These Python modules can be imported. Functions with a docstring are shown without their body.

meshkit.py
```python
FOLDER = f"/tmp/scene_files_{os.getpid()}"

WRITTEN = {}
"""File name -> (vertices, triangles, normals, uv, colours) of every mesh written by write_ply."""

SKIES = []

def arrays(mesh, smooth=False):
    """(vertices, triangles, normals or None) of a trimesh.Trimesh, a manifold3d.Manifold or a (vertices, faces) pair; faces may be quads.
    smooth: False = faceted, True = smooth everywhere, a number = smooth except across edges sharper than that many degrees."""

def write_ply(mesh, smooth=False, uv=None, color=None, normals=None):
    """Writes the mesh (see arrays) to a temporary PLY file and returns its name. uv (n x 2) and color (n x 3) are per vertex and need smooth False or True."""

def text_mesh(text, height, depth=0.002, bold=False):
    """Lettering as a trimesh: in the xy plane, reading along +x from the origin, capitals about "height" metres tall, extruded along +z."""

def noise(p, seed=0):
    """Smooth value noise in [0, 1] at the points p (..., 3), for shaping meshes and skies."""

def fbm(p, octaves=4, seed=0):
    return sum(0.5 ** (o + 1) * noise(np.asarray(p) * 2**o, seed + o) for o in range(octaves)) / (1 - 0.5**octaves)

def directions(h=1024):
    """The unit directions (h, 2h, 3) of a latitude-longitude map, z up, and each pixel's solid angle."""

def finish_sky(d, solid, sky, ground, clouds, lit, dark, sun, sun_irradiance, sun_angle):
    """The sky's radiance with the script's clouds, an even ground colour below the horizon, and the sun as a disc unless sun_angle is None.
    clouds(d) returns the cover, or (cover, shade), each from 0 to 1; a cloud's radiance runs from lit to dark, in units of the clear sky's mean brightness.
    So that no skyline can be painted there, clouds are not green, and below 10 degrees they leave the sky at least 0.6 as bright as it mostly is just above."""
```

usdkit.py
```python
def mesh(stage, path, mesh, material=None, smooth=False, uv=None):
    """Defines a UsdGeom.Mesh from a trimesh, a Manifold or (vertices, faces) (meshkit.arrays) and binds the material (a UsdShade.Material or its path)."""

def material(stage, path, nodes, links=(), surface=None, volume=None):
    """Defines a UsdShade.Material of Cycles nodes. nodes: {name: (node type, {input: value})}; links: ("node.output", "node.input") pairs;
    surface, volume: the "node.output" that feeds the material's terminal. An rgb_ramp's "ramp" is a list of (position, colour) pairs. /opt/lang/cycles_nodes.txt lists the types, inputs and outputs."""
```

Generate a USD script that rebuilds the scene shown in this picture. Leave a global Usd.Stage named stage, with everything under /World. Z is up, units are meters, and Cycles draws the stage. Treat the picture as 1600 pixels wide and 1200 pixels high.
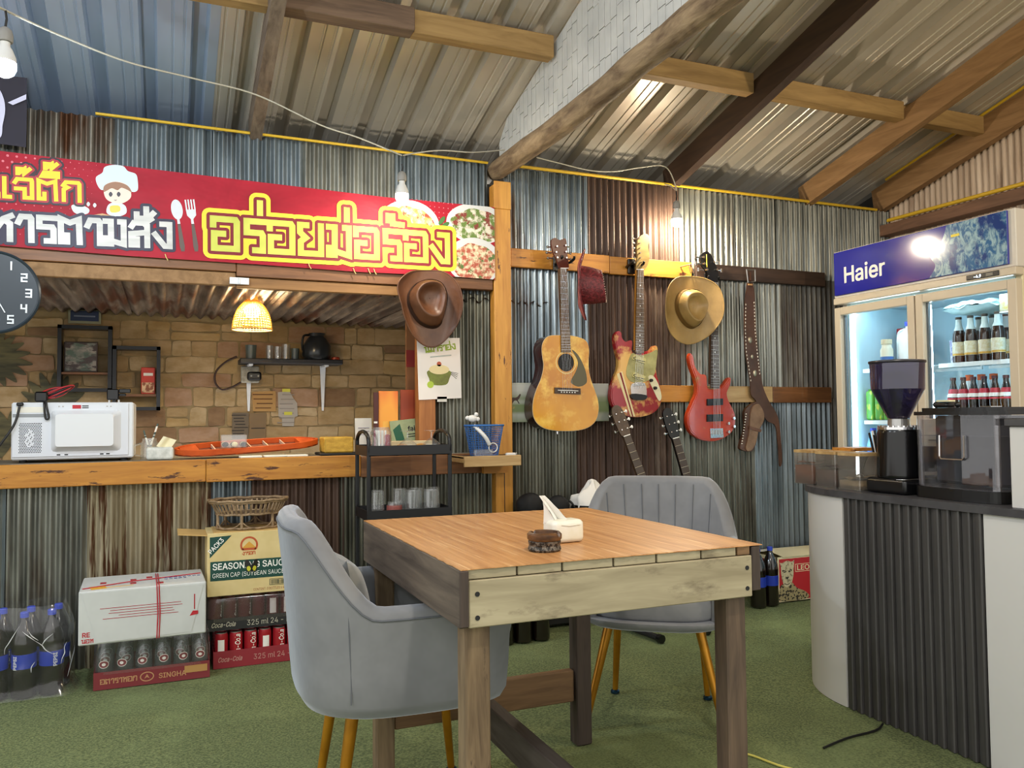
import math
import numpy as np
import trimesh
import manifold3d as m3
import usdkit
import meshkit
from pxr import Usd, UsdGeom, UsdLux, Gf, Sdf
from shapely.geometry import Polygon, LineString, Point, MultiPolygon, box as sbox
from shapely.ops import unary_union
from shapely import affinity

stage = Usd.Stage.CreateInMemory()
UsdGeom.SetStageUpAxis(stage, UsdGeom.Tokens.z)
UsdGeom.SetStageMetersPerUnit(stage, 1.0)
UsdGeom.Xform.Define(stage, '/World')
UsdGeom.Scope.Define(stage, '/World/Looks')
PI = math.pi

# ------------------------------------------------------------------ camera
FPX, YAW, PITCH, ROLL = 1284.16, .396968, .039887, -.0093993
_d = np.array([math.sin(YAW)*math.cos(PITCH), math.cos(YAW)*math.cos(PITCH), math.sin(PITCH)])
_r = np.array([math.cos(YAW), -math.sin(YAW), 0.0])
_u = np.cross(_r, _d)
_r, _u = _r*math.cos(ROLL)+_u*math.sin(ROLL), -_r*math.sin(ROLL)+_u*math.cos(ROLL)
EYE = np.array([0, 0, 1.06])
cam = UsdGeom.Camera.Define(stage, '/World/camera')
cam.CreateHorizontalApertureAttr(36.0)
cam.CreateVerticalApertureAttr(27.0)
cam.CreateFocalLengthAttr(FPX/1600*36.0)
cam.CreateClippingRangeAttr(Gf.Vec2f(0.05, 200))
cam.CreateExposureAttr(0.22)
_m = np.eye(4); _m[0, :3], _m[1, :3], _m[2, :3], _m[3, :3] = _r, _u, -_d, EYE
UsdGeom.Xformable(cam).AddTransformOp().Set(Gf.Matrix4d(*_m.ravel().tolist()))

# ------------------------------------------------------------------ sky (grey evening light entering by the open front)
dome = UsdLux.DomeLight.Define(stage, '/World/sky_light')
dome.CreateColorAttr(Gf.Vec3f(1.0, .98, .95))
dome.CreateIntensityAttr(0.40)

BULB_POWER = 800.0      # emission of the clear white bulbs
def sphere_lamp(name, p, r, power, col):
    l = UsdLux.SphereLight.Define(stage, '/World/' + name)
    l.CreateRadiusAttr(r); l.CreateIntensityAttr(power); l.CreateColorAttr(Gf.Vec3f(*col))
    l.AddTranslateOp().Set(Gf.Vec3d(*p))
# lamps that hang further forward under the same roof, behind the photographer
sphere_lamp('hanging_lamp_light', (.75, .55, 2.62), .05, 640, (1, .93, .82))
sphere_lamp('hanging_lamp_light_001', (2.95, .75, 2.55), .05, 560, (1, .80, .50))
sphere_lamp('hanging_lamp_light_002', (-1.5, 1.1, 2.45), .05, 330, (.92, .96, 1))


def at(px, py, x=None, y=None, z=None):
    """the world point on the plane x=, y= or z= seen at a pixel of the 1600 x 1200 frame"""
    k = _d*FPX+_r*(px-800)-_u*(py-600)
    for a, v in enumerate((x, y, z)):
        if v is not None:
            return EYE+k*((v-EYE[a])/k[a])


def trace(pts, x0, y0, s, y):
    """crop pixels -> (x, z) on the plane at depth y"""
    return np.array([at(x0+p[0]/s, y0+p[1]/s, y=y)[[0, 2]] for p in pts])


# ------------------------------------------------------------------ names
_count = {}
def numbered(parent, name):
    k = (parent, name); n = _count.get(k, 0); _count[k] = n+1
    return f'{parent}/{name}' if n == 0 else f'{parent}/{name}_{n:03d}'


def tag(path, label=None, cat=None, group=None, kind=None):
    p = stage.GetPrimAtPath(path)
    for k, v in (('label', label), ('category', cat), ('group', group), ('kind', kind)):
        if v:
            p.SetCustomDataByKey(k, v)
    return path


def mat4(loc=(0, 0, 0), rz=0.0, R=None, s=1.0):
    M = np.eye(4)
    c, n = math.cos(rz), math.sin(rz)
    M[:3, :3] = np.array([[c, -n, 0], [n, c, 0], [0, 0, 1]]) if R is None else R
    M[:3, :3] *= s
    M[:3, 3] = loc
    return M


def set_xf(path, M):
    UsdGeom.Xformable(stage.GetPrimAtPath(path)).AddTransformOp().Set(Gf.Matrix4d(*np.asarray(M, float).T.ravel().tolist()))


def thing(name, label, cat, M=None, group=None, kind=None):
    path = numbered('/World', name)
    UsdGeom.Xform.Define(stage, path)
    if M is not None:
        set_xf(path, M if np.ndim(M) == 2 else mat4(M))
    return tag(path, label, cat, group, kind)


def dup(src, M, label=None, cat=None, group=None):
    base = src.rsplit('/', 1)[1]
    if base[-4:-3] == '_' and base[-3:].isdigit(): base = base[:-4]
    path = numbered('/World', base)
    was = stage.GetPrimAtPath(src).GetCustomData()
    p = UsdGeom.Xform.Define(stage, path).GetPrim()
    p.GetReferences().AddInternalReference(src)
    p.SetInstanceable(True)
    x = UsdGeom.Xformable(p)
    x.ClearXformOpOrder()
    x.AddTransformOp().Set(Gf.Matrix4d(*np.asarray(M if np.ndim(M) == 2 else mat4(M), float).T.ravel().tolist()))
    return tag(path, label or was['label'], cat or was['category'], group or was.get('group'))


def rotx(a): c, s = math.cos(a), math.sin(a); return np.array([[1, 0, 0], [0, c, -s], [0, s, c]])
def roty(a): c, s = math.cos(a), math.sin(a); return np.array([[c, 0, s], [0, 1, 0], [-s, 0, c]])
def rotz(a): c, s = math.cos(a), math.sin(a); return np.array([[c, -s, 0], [s, c, 0], [0, 0, 1]])
RW = np.array([[1, 0, 0], [0, 0, -1], [0, 1, 0.0]])      # (u, v, w): u right, v up, w out of the back wall (-y)
RR = np.array([[0, 0, -1], [-1, 0, 0], [0, 1, 0.0]])     # same for the right wall: u along -y, w towards -x
def WALL(x=0, y=0, z=0, tilt=0.0):
    return mat4((x, y, z), R=RW @ rotz(tilt))
def SIDE(x=0, y=0, z=0, tilt=0.0):
    return mat4((x, y, z), R=RR @ rotz(tilt))


# ------------------------------------------------------------------ mesh builder
def spline(pts, n=8, closed=True):
    """Catmull-Rom through the points"""
    P = np.asarray(pts, float); out = []; N = len(P)
    for i in range(N if closed else N-1):
        if closed:
            a, b, c, d = P[(i-1) % N], P[i], P[(i+1) % N], P[(i+2) % N]
        else:
            a, b, c, d = P[max(i-1, 0)], P[i], P[i+1], P[min(i+2, N-1)]
        for t in np.arange(n)/n:
            out.append(.5*((2*b)+(-a+c)*t+(2*a-5*b+4*c-d)*t*t+(-a+3*b-3*c+d)*t**3))
    if not closed:
        out.append(P[-1])
    return np.array(out)


def grid_faces(nu, nv, cu=False, cv=False, off=0):
    i, j = np.meshgrid(np.arange(nu if cu else nu-1), np.arange(nv if cv else nv-1), indexing='ij')
    i, j = i.ravel(), j.ravel(); i2, j2 = (i+1) % nu, (j+1) % nv
    q = np.stack([i*nv+j, i2*nv+j, i2*nv+j2, i*nv+j2], 1)+off
    return np.vstack([q[:, [0, 1, 2]], q[:, [0, 2, 3]]])


class MB:
    def __init__(self): self.v, self.f, self.n = [], [], 0
    def raw(self, v, f, M=None):
        v = np.asarray(v, float)
        if M is not None:
            v = v @ M[:3, :3].T+M[:3, 3]
            if np.linalg.det(M[:3, :3]) < 0: f = np.asarray(f)[:, ::-1]
        self.v.append(v); self.f.append(np.asarray(f, int)+self.n); self.n += len(v)
        return self
    def mesh(self, m, M=None):
        if hasattr(m, 'to_mesh'):
            k = m.to_mesh(); return self.raw(k.vert_properties[:, :3], k.tri_verts, M)
        return self.raw(m.vertices, m.faces, M)
    def box(self, c, s, R=None, b=0.0, M=None):
        """box at centre c of size s; b = chamfer"""
        h = np.array(s, float)/2
        if b <= 0:
            sg = np.array([(i, j, k) for i in (-1, 1) for j in (-1, 1) for k in (-1, 1)], float)
            v = sg*h; f = [[0, 1, 3], [0, 3, 2], [4, 6, 7], [4, 7, 5], [0, 4, 5], [0, 5, 1], [2, 3, 7], [2, 7, 6], [0, 2, 6], [0, 6, 4], [1, 5, 7], [1, 7, 3]]
        else:
            b = min(b, h.min()*.95)
            p = [np.array(q)*(h-np.where(np.arange(3) == a, 0, b)) for a in range(3) for q in [(i, j, k) for i in (-1, 1) for j in (-1, 1) for k in (-1, 1)]]
            k = m3.Manifold.hull_points(np.array(p)).to_mesh(); v, f = k.vert_properties[:, :3], k.tri_verts
        v = np.asarray(v, float)
        if R is not None: v = v @ np.asarray(R).T
        return self.raw(v+np.array(c, float), f, M)
    def span(self, a, b, bev=0.0, M=None):
        a, b = np.array(a, float), np.array(b, float)
        return self.box((a+b)/2, np.abs(b-a), b=bev, M=M)
    def rbox(self, c, s, r, n=8, R=None, M=None):
        """box with rounded edges"""
        h = np.maximum(np.array(s, float)/2-r, 1e-4)
        sp = m3.Manifold.sphere(r, n*2)
        k = m3.Manifold.batch_hull([sp.translate((h*np.array(q)).tolist()) for q in [(i, j, l) for i in (-1, 1) for j in (-1, 1) for l in (-1, 1)]]).to_mesh()
        v = k.vert_properties[:, :3].astype(float)
        if R is not None: v = v @ np.asarray(R).T
        return self.raw(v+np.array(c, float), k.tri_verts, M)
    def cyl(self, a, b, r0, r1=None, n=16, M=None):
        r1 = r0 if r1 is None else r1
        a, b = np.array(a, float), np.array(b, float); d = b-a; L = np.linalg.norm(d); d = d/L
        x = np.cross(d, [0, 0, 1.0] if abs(d[2]) < .9 else [1.0, 0, 0]); x /= np.linalg.norm(x); y = np.cross(d, x)
        t = np.arange(n)/n*2*PI; c = np.cos(t)[:, None]*x+np.sin(t)[:, None]*y
        v = np.vstack([a+c*r0, b+c*r1, a[None], b[None]])
        i = np.arange(n); j = (i+1) % n
        f = np.vstack([np.stack([i, j, j+n], 1), np.stack([i, j+n, i+n], 1), np.stack([j, i, np.full(n, 2*n)], 1), np.stack([i+n, j+n, np.full(n, 2*n+1)], 1)])
        return self.raw(v, f, M)
    def tube(self, pts, r, n=8, closed=False, M=None):
        P = np.asarray(pts, float); N = len(P)
        T = np.roll(P, -1, 0)-np.roll(P, 1, 0) if closed else np.gradient(P, axis=0)
        T /= np.maximum(np.linalg.norm(T, axis=1, keepdims=True), 1e-9)
        x = np.cross(T[0], [0, 0, 1.0] if abs(T[0][2]) < .9 else [1.0, 0, 0]); X = []
        for k in range(N):
            x = x-T[k]*(x@T[k]); x /= max(np.linalg.norm(x), 1e-9); X.append(x)
        X = np.array(X); Y = np.cross(T, X); t = np.arange(n)/n*2*PI
        rr = np.broadcast_to(np.asarray(r, float), (N,))
        v = (P[:, None]+rr[:, None, None]*(np.cos(t)[None, :, None]*X[:, None]+np.sin(t)[None, :, None]*Y[:, None])).reshape(-1, 3)
        f = grid_faces(N, n, closed, True)
        if not closed:
            v = np.vstack([v, P[:1], P[-1:]]); i = np.arange(n); j = (i+1) % n
            f = np.vstack([f, np.stack([i, j, np.full(n, N*n)], 1), np.stack([j+(N-1)*n, i+(N-1)*n, np.full(n, N*n+1)], 1)])
        return self.raw(v, f[:, ::-1], M)
    def lathe(self, prof, c=(0, 0, 0), n=24, M=None, sx=1.0, sy=1.0):
        """profile of (r, z) from bottom outside round; closed on the axis where r = 0"""
        p = np.asarray(prof, float); t = np.arange(n)/n*2*PI
        v = np.stack([p[:, 0][:, None]*np.cos(t)*sx, p[:, 0][:, None]*np.sin(t)*sy, np.repeat(p[:, 1][:, None], n, 1)], -1).reshape(-1, 3)
        return self.raw(v+np.array(c, float), grid_faces(len(p), n, False, True)[:, ::-1], M)
    def poly(self, shape, depth, M=None, z=0.0):
        """shapely shape (or point list) extruded along +w from z"""
        if not hasattr(shape, 'geom_type'): shape = Polygon(shape)
        if not shape.is_valid: shape = shape.buffer(0)
        for g in getattr(shape, 'geoms', [shape]):
            if g.geom_type != 'Polygon' or g.area < 1e-9: continue
            m = trimesh.creation.extrude_polygon(g, depth, engine='earcut')
            self.raw(m.vertices+np.array([0, 0, z]), m.faces, M)
        return self
    def sphere(self, c, r, n=12, s=(1, 1, 1), M=None):
        k = m3.Manifold.sphere(r, n).to_mesh()
        return self.raw(k.vert_properties[:, :3]*np.array(s)+np.array(c, float), k.tri_verts, M)
    def sheet(self, fn, us, vs, thick=None, M=None):
        """surface fn(u, v) -> xyz; with thick it gets a back and edges"""
        U, V = np.meshgrid(us, vs, indexing='ij'); P = fn(U, V); nu, nv = U.shape
        F = grid_faces(nu, nv)
        if thick is None: return self.raw(P.reshape(-1, 3), F, M)
        du = np.gradient(P, axis=0); dv = np.gradient(P, axis=1); N = np.cross(du, dv); N /= np.maximum(np.linalg.norm(N, axis=-1, keepdims=True), 1e-12)
        Q = (P-N*thick).reshape(-1, 3); n = nu*nv
        e = np.concatenate([np.arange(nv), np.arange(1, nu)*nv+nv-1, (nu-1)*nv+np.arange(nv-2, -1, -1), np.arange(nu-2, 0, -1)*nv])
        a, b = e, np.roll(e, -1)
        return self.raw(np.vstack([P.reshape(-1, 3), Q]), np.vstack([F, F[:, ::-1]+n, np.stack([b, a, a+n], 1)[:, ::-1], np.stack([b, a+n, b+n], 1)[:, ::-1]]), M)
    def text(self, s, h, M, depth=.0012, bold=False, center=False, sx=1.0, z=0.0):
        m = meshkit.text_mesh(s, h, depth, bold); v = np.array(m.vertices)
        if center: v[:, 0] -= (v[:, 0].min()+v[:, 0].max())/2
        v[:, 0] *= sx; v[:, 2] += z
        return self.raw(v, m.faces, M)
    def arrays(self): return np.vstack(self.v), np.vstack(self.f)
    def moved(self, M):
        v, f = self.arrays(); o = MB(); o.raw(v, f, M); return o
    def build(self, parent, name, material, smooth=False, label=None, kind=None):
        path = numbered(parent, name)
        v, f = self.arrays()
        usdkit.mesh(stage, path, (v, f), material, smooth=smooth)
        if label or kind: tag(path, label, None, None, kind)
        return path


def single(name, mb, material, label, cat, group=None, smooth=False, kind=None, M=None):
    p = mb.build('/World', name, material, smooth)
    if M is not None: set_xf(p, M)
    return tag(p, label, cat, group, kind)
# ------------------------------------------------------------------ materials
LOOK = {}
def srgb(h):
    """'#rrggbb' -> linear"""
    c = np.array([int(h[i:i+2], 16)/255 for i in (1, 3, 5)])
    return tuple(np.where(c <= .04045, c/12.92, ((c+.055)/1.055)**2.4))


def mat(name, col, rough=.5, metal=0.0, c2=None, scale=(6, 6, 6), detail=4, lo=.35, hi=.65, bump=0.0, bscale=(60, 60, 60), bdist=.002, world=False, warp=0.0, extra=None, third=None):
    """principled material: colour varied by a stretched noise from col to c2 (third: a sparse third colour), fine bump"""
    if name in LOOK: return LOOK[name]
    cv = lambda c: srgb(c) if isinstance(c, str) else tuple(c)
    col = cv(col)
    nodes = {'p': ('principled_bsdf', {'base_color': col, 'roughness': rough, 'metallic': metal, **(extra or {})})}
    links = []
    src = 'g.position' if world else 't.object'
    if c2 is not None or bump:
        if world: nodes['g'] = ('geometry', {})
        else: nodes['t'] = ('texture_coordinate', {})
    if c2 is not None:
        nodes['m'] = ('mapping', {'scale': scale})
        nodes['n'] = ('noise_texture', {'scale': 1.0, 'detail': float(detail), 'roughness': .6, 'distortion': float(warp)})
        nodes['r'] = ('rgb_ramp', {'ramp': [(0, col), (lo, col), (hi, cv(c2)), (1, cv(c2))]})
        links += [(src, 'm.vector'), ('m.vector', 'n.vector'), ('n.fac', 'r.fac')]
        out = 'r.color'
        if third is not None:
            c3, s3, a3, b3 = third
            nodes['m3'] = ('mapping', {'scale': s3, 'location': (3.1, 1.7, 5.3)})
            nodes['n3'] = ('noise_texture', {'scale': 1.0, 'detail': 5.0, 'roughness': .65})
            nodes['r3'] = ('map_range', {'from_min': a3, 'from_max': b3, 'to_min': 0.0, 'to_max': 1.0, 'clamp': True})
            nodes['x3'] = ('mix', {'color2': cv(c3)})
            links += [(src, 'm3.vector'), ('m3.vector', 'n3.vector'), ('n3.fac', 'r3.value'), ('r3.result', 'x3.fac'), (out, 'x3.color1')]
            out = 'x3.color'
        links.append((out, 'p.base_color'))
    if bump:
        nodes['bm'] = ('mapping', {'scale': bscale})
        nodes['bn'] = ('noise_texture', {'scale': 1.0, 'detail': 3.0})
        nodes['b'] = ('bump', {'strength': bump, 'distance': bdist})
        links += [(src, 'bm.vector'), ('bm.vector', 'bn.vector'), ('bn.fac', 'b.height'), ('b.normal', 'p.normal')]
    LOOK[name] = usdkit.material(stage, '/World/Looks/'+name, nodes, links, surface='p.BSDF')
    return LOOK[name]


def glow(name, col, strength):
    LOOK[name] = usdkit.material(stage, '/World/Looks/'+name, {'e': ('emission', {'color': tuple(col), 'strength': float(strength)})}, [], surface='e.emission')
    return LOOK[name]


def pane(name, tint=(1, 1, 1), gloss=.1, rough=.03, film=0.0, filmcol=(1, 1, 1)):
    """thin clear sheet: see-through with a fresnel reflection"""
    nodes = {'t': ('transparent_bsdf', {'color': tint}), 'g': ('glossy_bsdf', {'color': (1, 1, 1), 'roughness': rough}),
             'f': ('layer_weight', {'blend': .5}), 'q': ('math', {'math_type': 'power', 'value2': 4.0}), 'k': ('math', {'math_type': 'multiply_add', 'value2': .75, 'value3': .02+gloss*.6}), 'm': ('mix_closure', {})}
    links = [('f.facing', 'q.value1'), ('q.value', 'k.value1'), ('k.value', 'm.fac'), ('t.BSDF', 'm.closure1'), ('g.BSDF', 'm.closure2')]
    out = 'm.closure'
    if film:
        nodes['d'] = ('diffuse_bsdf', {'color': filmcol}); nodes['m2'] = ('mix_closure', {'fac': film})
        links += [('m.closure', 'm2.closure1'), ('d.BSDF', 'm2.closure2')]; out = 'm2.closure'
    LOOK[name] = usdkit.material(stage, '/World/Looks/'+name, nodes, links, surface=out)
    return LOOK[name]


def wood(name, a, b, axis='x', rough=.55, grain=60, third=None, world=False, lo=.3, hi=.7, along=3.0, bump=.25):
    s = {'x': (along, grain, grain), 'y': (grain, along, grain), 'z': (grain, grain, along)}[axis]
    bs = tuple(v*2 for v in s)
    return mat(name, a, rough, 0, b, s, 5, lo, hi, bump, bs, .0015, world, .6, None, third)


def zinc(name, a, b, rust, ra, rb, metal=.7, rough=.34):
    """weathered galvanised iron: streaks down the sheet, rust patches"""
    return mat(name, a, rough, metal, b, (13, 13, 1.3), 5, .35, .62, .12, (90, 90, 90), .001, True, .3, None, (rust, (4.5, 4.5, .9), ra, rb))


ZINC_BLUE = zinc('zinc_bluish', '#8f9aa0', '#5b6468', '#4a3a30', .60, .72)
ZINC_GREY = zinc('zinc_grey', '#9a9b92', '#63645e', '#55463a', .58, .72)
ZINC_GREEN = zinc('zinc_dull', '#86867a', '#54544b', '#4c3e33', .58, .74)
ZINC_STREAK = zinc('zinc_streaked', '#9c968a', '#5d5850', '#5a3d2a', .50, .60)
ZINC_RUST = zinc('zinc_rusted', '#93866f', '#5f5142', '#4a2f1c', .44, .53, .35, .5)
ZINC_RUST = mat('zinc_dripping', '#aaa188', .5, .35, '#77694f', (12, 12, 1.2), 5, .38, .6, .12, (90, 90, 90), .001, True, .3, None, ('#4d2e18', (11, 11, .8), .49, .53))
ZINC_BROWN = zinc('zinc_brown', '#5b463a', '#3d2c24', '#7b6a5c', .60, .74, .3, .55)
ZINC_DARK = zinc('zinc_dark', '#7b776f', '#4a4742', '#40332b', .54, .68, .45, .5)
ZINC_AWNING = mat('zinc_awning', '#8d7d6c', .55, .3, '#4f4238', (14, 1.6, 14), 5, .38, .6, .12, (90, 90, 90), .001, True, .3, None, ('#5b3420', (5, 1.2, 5), .48, .6))
ROOF_STEEL = mat('roof_steel', '#d2cabd', .38, .35, '#b5ada0', (2.2, .4, 2.2), 3, .35, .65, .03, (40, 4, 40), .002, True)
ROOF_BLUE = mat('roof_steel_bluish', '#b4c4da', .38, .35, '#93a3ba', (2.2, .4, 2.2), 3, .35, .65, .03, (40, 4, 40), .002, True)
TURF = mat('turf', '#84905f', .95, 0, '#535f3b', (130, 130, 130), 4, .36, .64, .9, (320, 320, 320), .006, True, 0, None, ('#8ea06c', (1.4, 1.4, 1.4), .50, .85))
HONEY_X = wood('honey_pine_x', '#c68a35', '#a0641f', 'x', .42, 30, ('#4e2a12', (6, 22, 26), .60, .65))
HONEY_Z = wood('honey_pine_z', '#cf963f', '#ad7228', 'z', .42, 30, ('#5a2f12', (22, 22, 6), .61, .66))
HONEY_Y = wood('honey_pine_y', '#b98240', '#8f5c26', 'y', .5, 30)
PALE_X = wood('pale_pine_x', '#c3a372', '#a3804f', 'x', .5, 30, ('#4a2f1a', (5, 26, 30), .64, .70))
BROWN_X = wood('brown_plank_x', '#8a5c36', '#5f3b20', 'x', .5, 28)
DARK_X = wood('dark_plank_x', '#4c392e', '#2e2019', 'x', .55, 28)
PURLIN = wood('purlin_wood', '#ad8c58', '#86683c', 'x', .7, 24)
RAFTER_DARK = wood('rafter_dark', '#4b3526', '#35241a', 'y', .7, 26)
RAFTER_TAN = wood('rafter_tan', '#9c7850', '#7a5a36', 'y', .7, 26)
RAFTER_GREY = wood('rafter_grey', '#81705f', '#57483b', 'y', .75, 40)
BARK = mat('peeled_log', '#a08a6c', .8, 0, '#5e4a37', (22, 5, 22), 5, .35, .65, .7, (50, 12, 50), .006, True, .5)
BOARD_GREY = mat('panel_backing', '#3c4044', .8)
BRICK_W = mat('brick_white', '#c7c8c6', .6, 0, '#b0b2b2', (5, 5, 5), 3, .3, .7, .15, (90, 90, 90), .001, True)
YELLOW_PIPE = mat('yellow_pipe', '#d3ac2c', .45)
WIRE_W = mat('white_wire', '#b9b6a8', .5)
WIRE_B = mat('black_wire', '#141414', .45)
BLACK = mat('black_plastic', '#0d0d0e', .35)
BLACK_M = mat('black_matte', '#151517', .6)
BLACK_STEEL = mat('black_steel', '#1b1c1f', .38, .2)
WHITE = mat('white_plastic', '#dcdcda', .4)
WHITE_PAINT = mat('white_enamel', '#d9dce0', .35)
CHROME = mat('chrome', '#d9d9d9', .16, 1.0)
STEEL = mat('steel', '#b4b4b2', .3, .9)
GLASS = pane('clear_glass', (.97, .98, .98), .09, .03, .05, (.8, .82, .82))
GLASS_JAR = pane('jar_glass', (.95, .96, .95), .1, .05, .06, (.8, .8, .78))
FRIDGE_GLASS = pane('fridge_glass', (.97, .99, 1), .02, .02)
FILM = pane('plastic_film', (.96, .97, .98), .12, .18, .12, (.8, .82, .85))
PAPER = mat('paper', '#e4e1d6', .8)
CARD = mat('cardboard', '#d8c48d', .8, 0, '#cdb87f', (8, 8, 8), 3)
CARD_IN = mat('cardboard_plain', '#c8a566', .85)
RED = mat('printed_red', '#b3202c', .55)
GREEN_D = mat('printed_green', '#12433a', .55)
TEXT_W = mat('printed_white', '#eceae4', .6)
TEXT_K = mat('printed_black', '#17161a', .6)
TEXT_R = mat('printed_red_ink', '#a8333b', .6)
TEXT_Y = mat('printed_yellow', '#e8d23a', .6)
TEXT_G = mat('printed_lime', '#d4dc4a', .6)
TEXT_M = mat('printed_maroon', '#7c1425', .6)
BULB = glow('bulb_glow', (1, .90, .74), BULB_POWER*.5)
BULB_W = glow('bulb_glow_bright', (1, .86, .64), BULB_POWER*1.2)
BULB_COOL = glow('bulb_glow_cool', (.78, .90, 1), BULB_POWER*1.1)
BULB_SHADE = glow('bulb_glow_warm', (1, .80, .48), 330)
# ------------------------------------------------------------------ the setting
rng = np.random.default_rng(7)
WY = 4.0                                     # back wall plane
def roof_z(y): return 2.57+.2695*(WY-y)      # underside of the roof sheets

def struct(name):
    p = numbered('/World', name); UsdGeom.Xform.Define(stage, p); return tag(p, kind='structure')

fl = MB().sheet(lambda u, v: np.stack([u, v, .004*meshkit.noise(np.stack([u*3, v*3, u*0], -1))-.004], -1), np.linspace(-5, 5.2, 90), np.linspace(-4, 4.05, 80))
tag(fl.build('/World', 'floor', TURF, True), kind='structure')

def corrugated(parent, x0, x1, z0, z1, material, y=WY, pitch=.039, amp=.009, lean=0.0, seed=0):
    n = max(8, int((x1-x0)/pitch*8))
    def fn(u, v):
        ph = 2*PI*(u-x0)/pitch
        return np.stack([u+lean*(v-z0), y+amp*np.sin(ph)+.004*(meshkit.noise(np.stack([u*3, v*2, u*0+seed], -1))-.5), v], -1)
    MB().sheet(fn, np.linspace(x0, x1, n), np.linspace(z0, z1, 7), .0008).build(parent, 'corrugated_sheet', material, True)

wb = struct('wall_back')
# band over the kitchen opening, its sheets hang behind the banner
for x0, x1, m in ((-1.9, -1.25, ZINC_GREY), (-1.27, -.60, ZINC_GREY), (-.62, -.22, ZINC_STREAK), (-.24, .18, ZINC_BLUE), (.16, .60, ZINC_BLUE), (.58, 1.05, ZINC_GREY), (1.03, 1.55, ZINC_BLUE)):
    corrugated(wb, x0, x1, 1.70, 2.40, m, WY+.004*(x0 > .1), seed=x0)
# under the serving ledge
for x0, x1, m in ((-1.9, -1.25, ZINC_GREY), (-1.27, -.62, ZINC_BLUE), (-.64, -.31, ZINC_GREY), (-.33, .19, ZINC_RUST), (.17, .36, ZINC_BLUE), (.34, .79, ZINC_BROWN), (.77, 1.20, ZINC_GREEN), (1.18, 1.56, ZINC_GREEN)):
    corrugated(wb, x0, x1, 0.0, .80, m, WY+.003*(x0 > 0), seed=x0)
# between opening and post
corrugated(wb, 1.245, 1.56, .80, 1.72, ZINC_GREEN, seed=2)
# behind the guitars, lower and upper rows
for x0, x1, m in ((1.63, 2.06, ZINC_GREEN), (2.04, 2.26, ZINC_BROWN), (2.24, 2.66, ZINC_BROWN), (2.64, 3.25, ZINC_GREEN), (3.23, 3.85, ZINC_BLUE), (3.83, 4.37, ZINC_DARK)):
    corrugated(wb, x0, x1, 0.0, 1.20, m, WY+.004, seed=x0+3)
for x0, x1, m in ((1.63, 2.13, ZINC_BLUE), (2.11, 2.75, ZINC_BROWN), (2.73, 3.02, ZINC_GREY), (3.0, 3.46, ZINC_GREY), (3.44, 4.0, ZINC_DARK), (3.98, 4.37, ZINC_DARK)):
    corrugated(wb, x0, x1, 1.16, 1.93, m, WY-.004, seed=x0+5)
for x0, x1, m in ((1.63, 2.13, ZINC_BLUE), (2.11, 2.75, ZINC_BROWN), (2.73, 3.46, ZINC_GREY), (3.44, 4.37, ZINC_GREY)):
    corrugated(wb, x0, x1, 1.90, 2.385, m, WY-.010, seed=x0+8)

# boarding that closes the eaves behind the wall
we = struct('wall_eave')
EAVE = mat('eave_board_dark', '#4a4845', .8)
MB().span((1.6, 4.50, 0), (4.45, 4.53, 2.44)).build(we, 'eave_board', EAVE)
MB().span((-2.3, 4.50, 1.72), (1.6, 4.53, 2.44)).build(we, 'eave_board', EAVE)
wf = struct('wall_eave_side'); MB().span((4.40, 4.0, 0), (4.43, 4.53, 2.56)).build(wf, 'eave_board', EAVE)

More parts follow.
